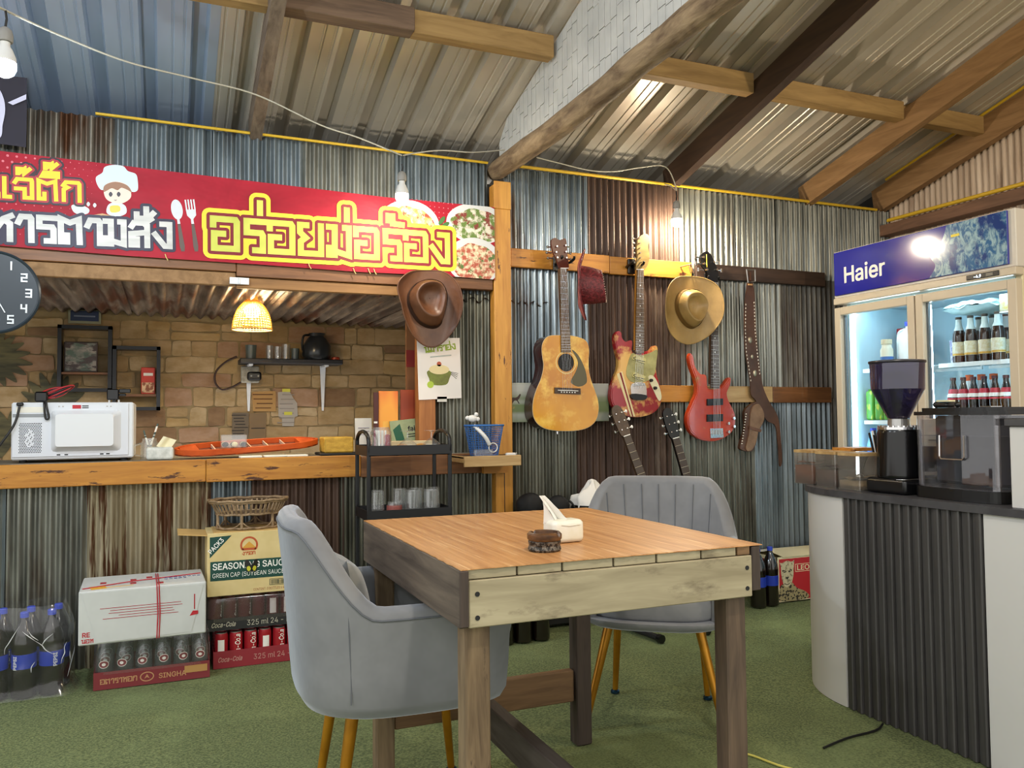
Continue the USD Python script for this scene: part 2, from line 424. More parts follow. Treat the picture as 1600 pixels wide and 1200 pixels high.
wr = struct('wall_right')
ZW = zinc('zinc_pinkish', '#cdbba8', '#a8937f', '#6b5443', .60, .74, .3, .5)
for y0, y1, m in ((3.3, 4.0, ZW), (2.62, 3.32, ZW), (1.94, 2.64, ZW), (1.2, 1.96, ZW), (.4, 1.22, ZW)):
    n = int((y1-y0)/.04*8)
    MB().sheet(lambda u, v: np.stack([4.39+.0075*np.sin(2*PI*u/.04), u, v*(roof_z(u)-.05)], -1), np.linspace(y1, y0, n), np.linspace(0, 1, 6), .0008).build(wr, 'corrugated_sheet', m, True)

ce = struct('ceiling')
PROF = [(0, 0), (.052, 0), (.056, .005), (.062, .005), (.066, 0), (.098, 0), (.102, .005), (.108, .005), (.112, 0), (.130, 0), (.140, .046), (.188, .046), (.2, 0)]
for k in range(9):
    xs, hs = [], []
    x0 = -2.25+k*.8
    for q in range(4):
        for a, h in PROF[:-1] if q < 3 else PROF+[(.24, .002)]:
            xs.append(x0+q*.2+a); hs.append(h)
    xs = np.array(xs); hs = np.array(hs)+.003*(k % 2)
    # flat-shaded folds: every panel edge doubled
    v, f = [], []
    for i in range(len(xs)-1):
        b = len(v)
        for j, y in enumerate((4.55, -1.4)):
            for q in (i, i+1): v.append((xs[q], y, roof_z(y)+hs[q]))
        f += [[b, b+2, b+1], [b+1, b+2, b+3]]
    v = np.array(v); f = np.array(f); up = v+np.array([0, 0, .0012])
    MB().raw(v, f[:, ::-1]).raw(up, f).build(ce, 'roof_sheet', ROOF_BLUE if k < 3 else ROOF_STEEL)

# timber of the roof
def rafter(x, w, h, material, label, y0=4.06, y1=-1.2, drop=.06, slot=None):
    zt = lambda y: roof_z(y)-drop
    pts = [(y0, zt(y0)), (y1, zt(y1)), (y1, zt(y1)-h), (y0-.02, zt(y0)-h)]
    v = np.array([(x+s*w/2, y, z) for s in (-1, 1) for y, z in pts])
    f = [[0, 1, 2], [0, 2, 3], [4, 6, 5], [4, 7, 6]]+[[a, a+4, (a+1) % 4+4] for a in range(4)]+[[a, (a+1) % 4+4, (a+1) % 4] for a in range(4)]
    single('roof_rafter', MB().raw(v, np.array(f)[:, ::-1]), material, label, 'rafter')
rafter(.375, .055, .12, RAFTER_GREY, 'narrow weathered grey rafter coming down to the wall above the chef picture on the banner')
rafter(2.70, .05, .13, RAFTER_DARK, 'dark brown rafter meeting the wall above the right hanging bulb')
rafter(3.71, .05, .135, RAFTER_TAN, 'tan rafter with a slanting cut end meeting the wall left of the fridge sign')
rafter(4.33, .05, .16, RAFTER_TAN, 'tan rafter along the right wall with a yellow pipe on top', drop=.02)

def board(name, a, b, material, label, cat, bev=.003, group=None):
    return single(name, MB().span(a, b, bev), material, label, cat, group)
PY0, PY1 = 3.235, 3.30
def pz(y): return roof_z(y)-.004
board('roof_purlin', (.93, PY0, 2.655), (1.575, PY1, 2.755), PURLIN, 'light wooden purlin under the roof left of the brick-faced gable panel', 'purlin')
board('roof_purlin', (.40, PY0-.02, 2.655), (.93, PY1, 2.752), wood('purlin_rough', '#7d6450', '#4f3d30', 'x', .75, 28), 'rough dark purlin with a sawn edge beside the narrow grey rafter', 'purlin')
board('roof_purlin', (1.63, PY0, 2.655), (2.675, PY1, 2.755), PURLIN, 'yellowish purlin between the log and the dark brown rafter', 'purlin')
board('roof_purlin', (2.725, PY0, 2.655), (3.685, PY1, 2.755), PURLIN, 'yellowish purlin between the dark brown and the tan rafter', 'purlin')
board('roof_purlin', (3.735, PY0, 2.655), (4.305, PY1, 2.755), PURLIN, 'short yellowish purlin at the far right under the roof', 'purlin')
board('roof_purlin', (-2.2, PY0, 2.655), (.35, PY1, 2.755), PURLIN, 'purlin at the far left under the bluish roof', 'purlin')

# log tie beam and the brick-faced gable panel that stands on it
ys = np.linspace(4.06, .7, 60)
def logp(y): return np.array([1.60+.01*math.sin(y*2.1), y, 2.362+.008*math.sin(y*3.3+1)])
lg = MB(); lt = np.arange(18)/18*2*PI
LV = np.array([[logp(y)+np.array([math.cos(t), 0, math.sin(t)])*(.052+.008*meshkit.noise(np.array([math.cos(t)*1.5, y*5, math.sin(t)*1.5]))-.004+(-.012 if y > 4.03 else 0)) for t in lt] for y in ys])
lg.raw(LV.reshape(-1, 3), grid_faces(60, 18, False, True)); lg.raw(np.vstack([LV[0], LV[0].mean(0)[None]]), [[i, (i+1) % 18, 18] for i in range(18)])
single('log_beam', lg, BARK, 'peeled knotty log laid as a tie beam from the post top towards the viewer', 'log beam', smooth=True)
gp = thing('gable_panel', 'triangular white brick-faced panel standing on the log under the roof', 'panel')
def gtop(y): return roof_z(y)-.035 if y < 3.86 else roof_z(3.86)-.035-(y-3.86)*1.2
yy = np.linspace(3.93, .8, 30)
sh = Polygon([(-y, gtop(y)) for y in yy]+[(-y, 2.405) for y in yy[::-1]])
MB().poly(sh, .018, SIDE(1.618, 0, 0)).build(gp, 'backing_board', BOARD_GREY)
MB().poly(sh.buffer(.001), .004, SIDE(1.598, 0, 0)).build(gp, 'joint_sheet', mat('joint_grey', '#6f7375', .8))
tri = []
bw, bl = .0475, .125
nb = 0
for i in range(int((3.95-1.75)/bw)):
    y1 = 3.945-i*bw
    z = 2.405-bl*rng.uniform(.1, .9)
    while z < gtop(y1-bw)+.01:
        b = sbox(-y1, z, -y1+bw, z+bl).buffer(-.0016).intersection(sh)
        if b.area > 2e-4:
            for g in getattr(b, 'geoms', [b]):
                if nb < 298:
                    MB().poly(g, .005+.002*rng.random(), SIDE(1.598, 0, 0), z=.003).build(gp, 'brick', BRICK_W); nb += 1
        z += bl

# posts, rails, ledge, fascia
ps = thing('wooden_post', 'honey-coloured square wooden post between the kitchen opening and the guitar wall', 'post')
MB().span((1.552, 3.925, .0), (1.647, 3.99, 2.27), .004).build(ps, 'post_body', HONEY_Z)
MB().span((1.552, 3.918, 2.14), (1.647, 3.926, 2.285), .002).build(ps, 'post_cap', HONEY_Z)
MB().span((1.597, 3.9225, .02), (1.6, 3.926, .80)).build(ps, 'split', DARK_X)
board('wall_rail', (1.66, 3.962, 1.85), (2.255, 3.986, 1.949), HONEY_X, 'honey pine wall board that the acoustic guitar hangs on', 'wall board')
board('wall_rail', (2.257, 3.962, 1.846), (2.80, 3.986, 1.945), HONEY_X, 'honey pine wall board behind the cream headstock and the tan hat', 'wall board')
board('wall_rail', (2.83, 3.964, 1.857), (3.80, 3.986, 1.945), DARK_X, 'dark stained wall board with the gun belt hanging from it', 'wall board')
board('wall_rail', (1.66, 3.966, 1.135), (2.80, 3.986, 1.23), HONEY_X, 'lower honey pine wall board passing behind the guitar bodies', 'wall board')
board('wall_rail', (2.802, 3.966, 1.132), (3.37, 3.986, 1.228), PALE_X, 'lower pale pine wall board behind the holster', 'wall board')
board('wall_rail', (3.372, 3.966, 1.130), (3.83, 3.986, 1.226), BROWN_X, 'short brown end of the lower wall board beside the fridge', 'wall board')
board('ledge_board', (-1.6, 3.945, .782), (.16, 3.985, .88), HONEY_X, 'long honey pine front board of the serving ledge under the microwave', 'ledge board')
board('ledge_board', (.162, 3.945, .779), (.86, 3.985, .882), HONEY_X, 'honey pine front board of the serving ledge above the wicker stand', 'ledge board')
board('ledge_board', (.862, 3.948, .775), (1.546, 3.985, .875), BROWN_X, 'browner front board of the serving ledge behind the trolley', 'ledge board')
board('serving_ledge', (-1.6, 3.99, .85), (1.54, 4.52, .878), mat('ledge_top', '#8c8474', .5, 0, '#6f6657', (4, 30, 4)), 'greyish worktop of the kitchen serving ledge', 'worktop')
board('fascia_beam', (-1.6, 3.935, 1.735), (.285, 3.985, 1.822), BROWN_X, 'brown beam under the left part of the banner above the clock', 'beam')
board('fascia_beam', (.287, 3.935, 1.715), (1.548, 3.985, 1.80), BROWN_X, 'brown beam under the right part of the banner above the lamp', 'beam')
board('fascia_board', (-1.6, 3.945, 1.672), (.285, 3.98, 1.733), RAFTER_TAN, 'thin tan board under the left brown beam', 'board')
board('fascia_board', (.287, 3.945, 1.664), (1.246, 3.98, 1.713), wood('tan_board_x', '#9a7040', '#6f4c28', 'x', .6, 28), 'thin tan board under the right brown beam next to the white hinge', 'board')
hg = thing('hinge', 'white metal hinge plate screwed under the joint of the brown beams', 'hinge')
hp = at(374, 439, y=3.93)
MB().box(hp, (.085, .006, .032), b=.002).cyl(hp+np.array([0, -.004, -.014]), hp+np.array([0, -.004, .014]), .004).build(hg, 'plate', WHITE_PAINT)
for dx in (-.03, 0, .03): MB().cyl(hp+np.array([dx, -.003, .004]), hp+np.array([dx, -.0045, .004]), .0035, n=8).build(hg, 'screw', STEEL)
board('opening_stud', (1.155, 3.951, .885), (1.24, 4.03, 1.66), wood('orange_stud', '#b3733a', '#8f5424', 'z', .5, 34), 'orange-brown upright stud at the right edge of the kitchen opening', 'stud')

# kitchen behind the opening
wk = struct('wall_kitchen')
KY = 5.42
MB().span((-1.9, KY, .3), (2.2, KY+.03, 2.0)).build(wk, 'mortar', mat('mortar', '#97835f', .9, 0, '#86734f', (9, 9, 9)))
STONES = [mat('stone_%s' % n, a, .85, 0, b, (9, 9, 16), 4, .35, .65, .3, (50, 50, 50), .002, True) for n, a, b in (('tan', '#a88d66', '#94794f'), ('beige', '#b59d78', '#9d8359'), ('brown', '#86694a', '#74573a'), ('pink', '#a5856a', '#93704f'), ('sand', '#ad9265', '#9b7e4f'))]
z = .80; row = 0
while z < 1.64:
    h = rng.uniform(.085, .125); x = -1.5+rng.uniform(-.1, 0)
    while x < 1.75:
        w = rng.uniform(.13, .30) if rng.random() < .75 else rng.uniform(.08, .13)
        parts = [(z, h)] if rng.random() < .85 or h < .1 else [(z, h*.5), (z+h*.5, h*.5)]
        for zz, hh in parts:
            j = lambda: rng.uniform(-.006, .006)
            q = Polygon([(x+.004+j(), zz+.004+j()), (x+w/2, zz+.003+j()), (x+w-.004+j(), zz+.004+j()), (x+w-.004+j(), zz+hh-.004+j()), (x+w*.4, zz+hh-.003+j()), (x+.004+j(), zz+hh-.004+j())]).buffer(-.012).buffer(.012, quad_segs=2)
            MB().poly(q, .004+.006*rng.random(), WALL(0, KY, 0), z=.0).build(wk, 'stone', STONES[rng.choice(5, p=[.35, .25, .07, .09, .24])])
        x += w
    z += h; row += 1
aw = struct('ceiling_kitchen')
for x0, x1 in ((-1.7, -.95), (-.97, -.2), (-.22, .52), (.5, 1.25), (1.23, 1.9)):
    n = int((x1-x0)/.07*8)
    MB().sheet(lambda u, v: np.stack([u, v, 1.690-.014*u+.006*(v-4.0)+.014*np.sin(2*PI*(u-x0)/.07)], -1), np.linspace(x0, x1, n), np.linspace(5.42, 3.99, 6), .001).build(aw, 'corrugated_sheet', ZINC_AWNING, True)
# closed sides of the kitchen, out of sight but real
MB().span((-1.93, 3.99, 0), (-1.9, 5.45, 1.75)).build(wk, 'side_panel', mat('kitchen_side', '#8d7d66', .8))
MB().span((1.92, 4.03, 0), (1.95, 5.45, 1.75)).build(wk, 'side_panel', LOOK['kitchen_side'])

# conduits along the wall tops
def pipe(name, pts, r, material, label, cat, group=None, n=8, smooth=True, sp=6):
    P = spline(pts, sp, False) if sp else np.array(pts)
    return single(name, MB().tube(P, r, n), material, label, cat, group, smooth)
pipe('conduit_pipe', [(-.3, 3.975, 2.405), (.35, 3.975, 2.40)], .007, YELLOW_PIPE, 'thin yellow conduit on the wall top left of the narrow grey rafter', 'conduit', sp=0)
pipe('conduit_pipe', [(.40, 3.975, 2.40), (1.54, 3.975, 2.392)], .007, YELLOW_PIPE, 'thin yellow conduit on the wall top behind the middle bulb', 'conduit', sp=0)
pipe('conduit_pipe', [(1.67, 3.97, 2.392), (4.25, 3.97, 2.385)], .009, YELLOW_PIPE, 'yellow conduit on the wall top above the guitars', 'conduit', sp=0)
pipe('conduit_pipe', [(4.27, 3.9, 2.30), (4.27, 1.2, 2.29)], .012, YELLOW_PIPE, 'thick yellow conduit on the brown beam above the fridge', 'conduit', sp=0)
pipe('conduit_pipe', [(4.296, 3.93, roof_z(3.93)-.012), (4.296, 1.2, roof_z(1.2)-.012)], .009, YELLOW_PIPE, 'yellow conduit running up along the right edge of the roof', 'conduit', sp=0)
board('wall_beam', (4.285, 1.1, 2.215), (4.375, 3.985, 2.285), wood('brown_beam_y', '#83604a', '#5c4232', 'y', .65, 28), 'brown horizontal beam on the right wall behind the fridge sign', 'beam')
# ------------------------------------------------------------------ dining table
OLD_Y = wood('old_board_y', '#6f6153', '#453a31', 'y', .75, 34)
OLD_Z = wood('old_board_z', '#8d7759', '#4d3b2a', 'z', .75, 30, ('#2b211a', (30, 30, 7), .62, .70))
OLD_Z2 = wood('old_board_dark', '#4d4038', '#2c231e', 'z', .7, 30)
OLD_X = wood('old_board_x', '#8a6a48', '#5e452d', 'x', .7, 30)
CREAM_X = wood('whitewashed_board', '#b3a88a', '#8e8368', 'x', .7, 22, ('#5f5340', (7, 30, 20), .56, .76))
LAMINATE = mat('wood_print_laminate', '#cf9a62', .36, 0, '#a9713e', (55, 2.2, 55), 5, .32, .68, .03, (200, 9, 200), .0004, False, .4, None, ('#e2b680', (70, 3, 70), .56, .72))
TX0, TX1, TY0, TY1, TH = .548, 1.305, 1.588, 2.475, .752
tb = thing('dining_table', 'square wooden table with orange wood-print top and old whitewashed apron', 'table')
out = Polygon([(TX0, TY0), (TX1+.005, TY0), (TX1, TY1), (TX0, TY1)])
rg = np.random.default_rng(3)
edge = [(TX0+t*(TX1-TX0), TY0-.004+.004*rg.random()) for t in np.linspace(0, 1, 40)]+[(TX1, TY0+t*(TY1-TY0)) for t in np.linspace(.03, 1, 12)]+[(TX1-t*(TX1-TX0), TY1) for t in np.linspace(.1, 1, 6)]+[(TX0-.002+.004*rg.random(), TY1-t*(TY1-TY0)) for t in np.linspace(.03, .97, 30)]
MB().poly(Polygon(edge), .0022, mat4((0, 0, TH-.0022))).build(tb, 'laminate_top', LAMINATE)
x = TX0+.012; ey = TY0+.002
for i, w in enumerate((.115, .105, .125, .11, .12, .10, .085)):
    x1 = min(x+w, TX1-.03)
    MB().span((x+.0022, ey+.002*rg.random(), TH-.0225), (x1-.0022, TY1-.005, TH-.0024), .0015).build(tb, 'top_board', CREAM_X if i < 6 else OLD_X)
    x = x1
AZ0, AZ1 = .632, TH-.024
MB().span((TX0+.018, TY0-.002, AZ0), (TX1-.03, TY0+.020, AZ1), .002).build(tb, 'front_apron', CREAM_X)
MB().span((TX0+.018, TY1-.024, AZ0), (TX1-.02, TY1-.004, AZ1), .002).build(tb, 'rear_apron', OLD_X)
MB().span((TX0-.001, TY0+.002, AZ0), (TX0+.017, TY1-.002, TH-.003), .002).build(tb, 'side_apron', OLD_Y)
MB().span((TX1-.029, TY0-.001, AZ0+.012), (TX1-.004, TY1-.002, TH-.004), .002).build(tb, 'side_apron', OLD_Z2)
MB().span((TX0-.002, TY0-.006, AZ0+.003), (TX0+.017, TY0+.001, TH-.003), .002).build(tb, 'corner_block', OLD_Z2)
for px, pz_ in ((TX0+.036, AZ1-.028), (TX0+.036, AZ0+.02), (TX1-.045, AZ1-.028), (TX1-.045, AZ0+.02)):
    MB().cyl((px, TY0-.0035, pz_), (px, TY0-.001, pz_), .0052, n=10).build(tb, 'nail_head', BLACK_M)
LEG = .056
def leg(x, y, material, tw=0):
    MB().box((x, y, (TH-.025)/2), (LEG*.98, LEG*.95, TH-.025), b=.004).build(tb, 'leg', material)
leg(TX0+.018+LEG/2, TY0+.022+LEG/2, OLD_Z)
leg(TX1-.030-LEG/2, TY0+.022+LEG/2, wood('old_leg_brown', '#6b5846', '#3d3027', 'z', .7, 26, ('#b3aa98', (16, 16, 5), .66, .72)))
leg(TX0+.018+LEG/2, TY1-.026-LEG/2, OLD_Z)
leg(TX1-.030-LEG/2, TY1-.026-LEG/2, OLD_Z2)
lx0, lx1, ly0, ly1 = TX0+.018+LEG, TX1-.03-LEG, TY0+.022+LEG, TY1-.026-LEG
MB().span((lx0+.002, ly1+.014, .140), (lx1-.002, ly1+.044, .240), .003).build(tb, 'rear_stretcher', OLD_X)
MB().span(((lx0+lx1)/2-.05, ly0-.05, .12), ((lx0+lx1)/2-.01, ly1+.012, .215), .003).build(tb, 'middle_stretcher', wood('dark_stretcher', '#58504a', '#3a302a', 'y', .7, 26))
MB().span((lx0+.002, ly0-.056, .10), (lx1-.002, ly0-.052, .105)).build(tb, 'front_batten', OLD_X) if False else None
MB().span((lx0+.002, ly0-.048+.0, .13), ((lx0+lx1)/2-.052, ly0-.02, .22), .003).build(tb, 'front_stretcher', OLD_X)
MB().span(((lx0+lx1)/2-.008, ly0-.048, .13), (lx1-.002, ly0-.02, .22), .003).build(tb, 'front_stretcher', OLD_X)

# ------------------------------------------------------------------ upholstered chairs
VELVET = mat('grey_velvet', '#868789', .85, 0, '#727376', (5, 5, 5), 4, .3, .7, .35, (14, 14, 14), .006, False, .3, {'sheen_weight': .6, 'sheen_roughness': .4, 'sheen_tint': (.8, .85, .95)})
VELVET_D = mat('grey_velvet_seam', '#63666b', .9)
GOLD = mat('golden_leg', '#b9801d', .3, .55, '#a06a12', (9, 9, 9))
FOOT = mat('dark_metal_foot', '#29465e', .25, .8)

def smooth01(t): t = np.clip(t, 0, 1); return t*t*(3-2*t)
def rim_height(a):
    """a = angle from the back centre in degrees"""
    a = abs(a)
    return .620+.203*(1-smooth01((a-33)/36))-.028*smooth01((a-100)/34)
def plan(th, r, n=3.2):
    c, s = math.cos(th), math.sin(th)
    k = (abs(c)**n+abs(s)**n)**(-1/n)
    return np.array([-c*k*r, s*k*r])

def make_chair(label):
    t = thing('tub_chair', label, 'chair', group=None)
    sec = []
    TH_ = np.radians(np.linspace(-133, 133, 61))
    for th in TH_:
        h = rim_height(math.degrees(th)); R = .283; lean = .035*(h-.45)/.4; tk = .052
        o = lambda r, z: np.array([*plan(th, r), z])
        s = [o(R-.055, .352), o(R-.02, .362), o(R-.004, .39), o(R+.002, .45), o(R+lean*.5, (h+.45)/2), o(R+lean, h-.04)]
        for k in np.linspace(0, PI, 7): s.append(o(R+lean-tk/2+math.cos(k)*tk/2, h-.026+math.sin(k)*.026))
        s += [o(R-tk+lean*.5, (h+.45)/2), o(R-tk, .45), o(R-tk, .40), o(R-.055, .375)]
        sec.append(s)
    S = np.array(sec); n, m = S.shape[:2]
    b = MB().raw(S.reshape(-1, 3), grid_faces(n, m, False, True))
    for e, fl in ((0, False), (n-1, True)):
        c = S[e].mean(0); f = [[i, (i+1) % m, m] for i in range(m)]
        f = np.array(f); b.raw(np.vstack([S[e], c[None]]), f[:, ::-1] if not fl else f)
    b.build(t, 'shell', VELVET, 50)
    # base and seat cushion
    ang = np.arange(48)/48*2*PI
    def pad(r, prof):
        V = np.array([[np.array([*(plan(a, 1.0)*(r-dr)), z]) for a in ang] for dr, z in prof])
        V[:, :, 0] += .0
        k = MB().raw(V.reshape(-1, 3), grid_faces(len(prof), 48, False, True)[:, ::-1])
        for e, up in ((0, False), (len(prof)-1, True)):
            c = V[e].mean(0); f = np.array([[i, (i+1) % 48, 48] for i in range(48)])
            k.raw(np.vstack([V[e], c[None]]), f if up else f[:, ::-1])
        return k
    pad(.262, [(.07, .345), (.03, .348), (.01, .358), (.003, .372), (.003, .378)]).build(t, 'seat_base', VELVET, 40)
    pad(.224, [(.004, .381), (-.004, .39), (-.006, .43), (.004, .452), (.03, .462), (.09, .468)]).build(t, 'seat_cushion', VELVET, 40)
    # stitched channels on the inside of the back
    st = MB()
    for a in np.radians([-42, -28, -14, 0, 14, 28, 42]):
        pts = []
        for z in np.linspace(.475, rim_height(math.degrees(a))-.03, 8):
            lean = .035*(z-.45)/.4
            pts.append(np.array([*plan(a, .283-.052+lean-.0008), z]))
        st.tube(pts, .0016, 5)
    st.build(t, 'stitching', VELVET_D)
    pts = []
    for th in np.radians(np.linspace(-131, 131, 70)):
        h = rim_height(math.degrees(th)); pts.append(np.array([*plan(th, .2835+.035*(h-.45)/.4), h-.028]))
    MB().tube(pts, .0028, 6).build(t, 'piping', VELVET_D, True)
    for a in (-57, 57):
        th = math.radians(a); h = rim_height(a)
        pts = [np.array([*plan(th, .2835+.035*(z-.45)/.4*(z > .45)), z]) for z in np.linspace(.40, h-.03, 8)]
        MB().tube(pts, .0016, 5).build(t, 'side_seam', VELVET_D)
    for sx, sy in ((1, -1), (1, 1), (-1, -1), (-1, 1)):
        lp = MB().cyl((sx*.15, sy*.15, .352), (sx*.200, sy*(.230 if sx > 0 else .172), .012), .0165, .0105, 14).build(t, 'leg', GOLD, 40)
        MB().lathe([(0, 0), (.017, 0), (.017, .008), (.012, .013), (0, .013)], (sx*.2012, sy*(.231 if sx > 0 else .173), 0), 14).build(t, 'foot', FOOT, 40)
    return t
ch = make_chair('grey velvet tub chair holding a cushion, left of the table')
set_xf(ch, mat4((.580, 2.17, 0), math.radians(-3)))
dup(ch, mat4((1.612, 2.535, 0), math.radians(-126)), 'grey velvet tub chair with stitched channels and golden legs behind the right of the table')
# cushion leaning on the back of the near chair
cu = thing('cushion', 'small grey velvet cushion leaning inside the left tub chair', 'cushion', mat4((.432, 2.12, .588), R=rotz(-.05) @ roty(math.radians(-102)) @ rotz(.06)))
g = np.linspace(-1, 1, 25)
def pil(s):
    def fn(u, v):
        e = np.clip((1-np.abs(u)**2.6)*(1-np.abs(v)**2.6), 0, 1)**.5
        k = 1-.06*(np.abs(u*v))
        return np.stack([u*.125*(1-.10*(1-np.abs(v))*0+.0)*(1-.07*(1-v*v)*np.abs(u)), v*.15*(1-.07*(1-u*u)*np.abs(v)), s*(.045*e+.004*meshkit.noise(np.stack([u*3, v*3, u*0+s], -1))*e)], -1)
    return fn
MB().sheet(pil(1), g, g).raw(*[a for a in (lambda b: (b.arrays()[0], b.arrays()[1][:, ::-1]))(MB().sheet(pil(-1), g, g))]).build(cu, 'cover', mat('cushion_velvet', '#85837c', .8, 0, '#5f6468', (11, 11, 11), 3, .3, .7, 0, extra={'sheen_weight': .5}), True)

# ------------------------------------------------------------------ on the table
TISSUE = mat('tissue_white', '#e9e7e0', .85)
tp = at(889, 849, z=TH); tcx, tcy = tp[0], tp[1]+.03
tw = thing('tissue_pack', 'soft white pack of tissues with one pulled up, on the table', 'tissues', mat4((tcx, tcy, TH+.0005), math.radians(4)))
MB().rbox((0, 0, .0275), (.088, .06, .055), .012).build(tw, 'pack', mat('tissue_pack_film', '#e6e3d6', .4, 0, '#dcd7bf', (14, 14, 14)), 40)
def tis(u, v):
    return np.stack([-.018+.030*u*(1-.75*v)-.040*v**1.3+.004*np.sin(9*u+3*v), .002+.012*np.sin(5*u+2*v)*(1-v), .053+.062*v-.010*u*u*(1-v)+.012*u*v*0], -1)
MB().sheet(tis, np.linspace(-.9, 1, 16), np.linspace(0, 1, 14), .0006).build(tw, 'tissue', TISSUE, True)
MB().tube([(-.022, -.031, .044), (0, -.0315, .041), (.03, -.031, .043)], .0008, 5).build(tw, 'fold', mat('tissue_shadow', '#cfcab8', .7))
ap = at(862, 864, z=TH)
at_ = thing('ashtray', 'round carved dark wood and metal ashtray on the table', 'ashtray', mat4((ap[0], ap[1]+.038, TH+.0005)))
MB().lathe([(0, 0), (.036, 0), (.0385, .004), (.037, .010), (.036, .012), (.038, .022), (.036, .024)], n=40).build(at_, 'metal_band', mat('carved_metal', '#6f675c', .45, .5, '#2b2520', (120, 120, 120), 2, .45, .55, 1.0, (160, 160, 160), .003), 30)
rim = MB()
V = []
for a in np.arange(60)/60*2*PI:
    notch = .010*max(0, 1-abs(((a-2.0+PI) % (2*PI))-PI)/.14)+.010*max(0, 1-abs(((a+1.0+PI) % (2*PI))-PI)/.14)
    V.append([(.037*math.cos(a), .037*math.sin(a), .024), (.040*math.cos(a), .040*math.sin(a), .028), (.040*math.cos(a), .040*math.sin(a), .038-notch), (.035*math.cos(a), .035*math.sin(a), .043-notch), (.031*math.cos(a), .031*math.sin(a), .042-notch), (.029*math.cos(a), .029*math.sin(a), .026), (.001*math.cos(a), .001*math.sin(a), .0245)])
rim.raw(np.array(V).reshape(-1, 3), grid_faces(60, 7, True, False))
rim.build(at_, 'wooden_rim', mat('carved_wood', '#6a4523', .4, 0, '#3c2512', (30, 30, 60)), 40)

# ------------------------------------------------------------------ counter on the right
CX, CTOP = 2.272, .779
SLAT = mat('slat_charcoal', '#4c4a49', .55, 0, '#3f3d3d', (60, 60, 3), 3)
PANEL_W = mat('counter_white', '#cfcdca', .45)
WTOP = mat('worktop_charcoal', '#4b4a4c', .4, 0, '#3d3c3f', (14, 14, 14))
co = thing('bar_counter', 'bar counter with charcoal ribbed front, white rounded end and dark worktop', 'counter')
arc = [(2.712-.44*math.cos(a), 2.318+.44*math.sin(a)) for a in np.linspace(0, PI/2, 20)]
def ring(off):
    return Polygon([(CX-off, .85), (CX-off, 2.318)]+[(2.712-(.44+off)*math.cos(a), 2.318+(.44+off)*math.sin(a)) for a in np.linspace(0.02, PI/2, 20)]+[(2.78, 2.758+off), (2.78, .85)])
MB().poly(ring(.012), .024, mat4((0, 0, CTOP-.024))).build(co, 'worktop', WTOP)
# rounded white end (a shell)
P = np.array([(CX, 2.316)]+arc); 
MB().sheet(lambda u, v: np.stack([np.interp(u, np.arange(len(P)), P[:, 0]), np.interp(u, np.arange(len(P)), P[:, 1]), v], -1), np.arange(len(P))[::-1], np.array([0, CTOP-.025]), .012).build(co, 'rounded_end_panel', PANEL_W, 40)
MB().span((2.712, 2.744, 0), (2.78, 2.757, CTOP-.025)).build(co, 'end_panel', PANEL_W)
MB().span((CX+.012, 1.75, 0), (CX+.02, 2.316, CTOP-.025)).build(co, 'backing', SLAT)
ns = 15; w = (2.314-1.756)/ns
for i in range(ns):
    y0 = 2.314-i*w
    sh_ = Polygon([(0, 0), (w-.0015, 0), (w-.0015, .016), (w-.006, .0185), (.003, .009), (0, .006)])
    MB().poly(sh_, CTOP-.026, mat4((CX+.012, y0, .001), R=np.array([[0, -1, 0], [-1, 0, 0], [0, 0, 1.0]]))).build(co, 'slat', SLAT)
MB().span((CX, .85, 0), (CX+.014, 1.752, CTOP-.025)).build(co, 'front_panel', PANEL_W)
MB().span((2.766, .85, 0), (2.78, 2.744, CTOP-.025)).build(co, 'back_panel', PANEL_W)
rb = thing('counter_riser', 'white raised box with a dark top standing on the right end of the counter', 'raised shelf')
MB().span((CX+.01, .9, CTOP), (CX+.30, 1.668, 1.018), .003).build(rb, 'box', PANEL_W)
MB().span((CX+.0, .89, 1.0185), (CX+.31, 1.676, 1.04), .002).build(rb, 'top_board', WTOP)

# ------------------------------------------------------------------ display fridge
FR_B = mat('fridge_white', '#cfcac2', .35)
FR_F = mat('fridge_frame', '#c9bda9', .35)
FR_Y = mat('fridge_side_cream', '#dcd3b0', .35)
FX, FY0, FY1 = 3.575, 2.548, 3.665
FR_IN = mat('fridge_liner', '#c3e0ea', .4)
fr = thing('display_fridge', 'tall two-door glass display fridge with a blue illuminated sign on top', 'fridge')
MB().span((FX+.05, FY0+.012, .03), (4.25, FY0+.045, 1.985), .004).build(fr, 'side_wall', FR_Y)
MB().span((FX+.05, FY1-.045, .03), (4.25, FY1-.012, 1.985), .004).build(fr, 'side_wall', FR_B)
MB().span((4.20, FY0+.046, .03), (4.25, FY1-.046, 1.985)).build(fr, 'back_wall', FR_IN)
MB().span((FX+.05, FY0+.046, 1.68), (4.199, FY1-.046, 1.72)).build(fr, 'liner_top', FR_IN)
MB().span((FX+.01, FY0+.046, .03), (4.199, FY1-.046, .16)).build(fr, 'plinth', BLACK_M)
for y in (FY0+.046, FY1-.056): MB().span((FX+.055, y, .161), (4.198, y+.01, 1.679)).build(fr, 'liner_side', FR_IN)
MB().span((FX+.05, 3.09, .161), (FX+.10, 3.12, 1.679)).build(fr, 'centre_post', mat('fridge_post', '#6c655d', .5))
FANS = MB()
for y, s in ((FY0+.02, 1), (FY1-.02, 1)): FANS.cyl((FX+.1, y, 0), (FX+.1, y, .03), .02, n=10)
FANS.build(fr, 'castor', BLACK)
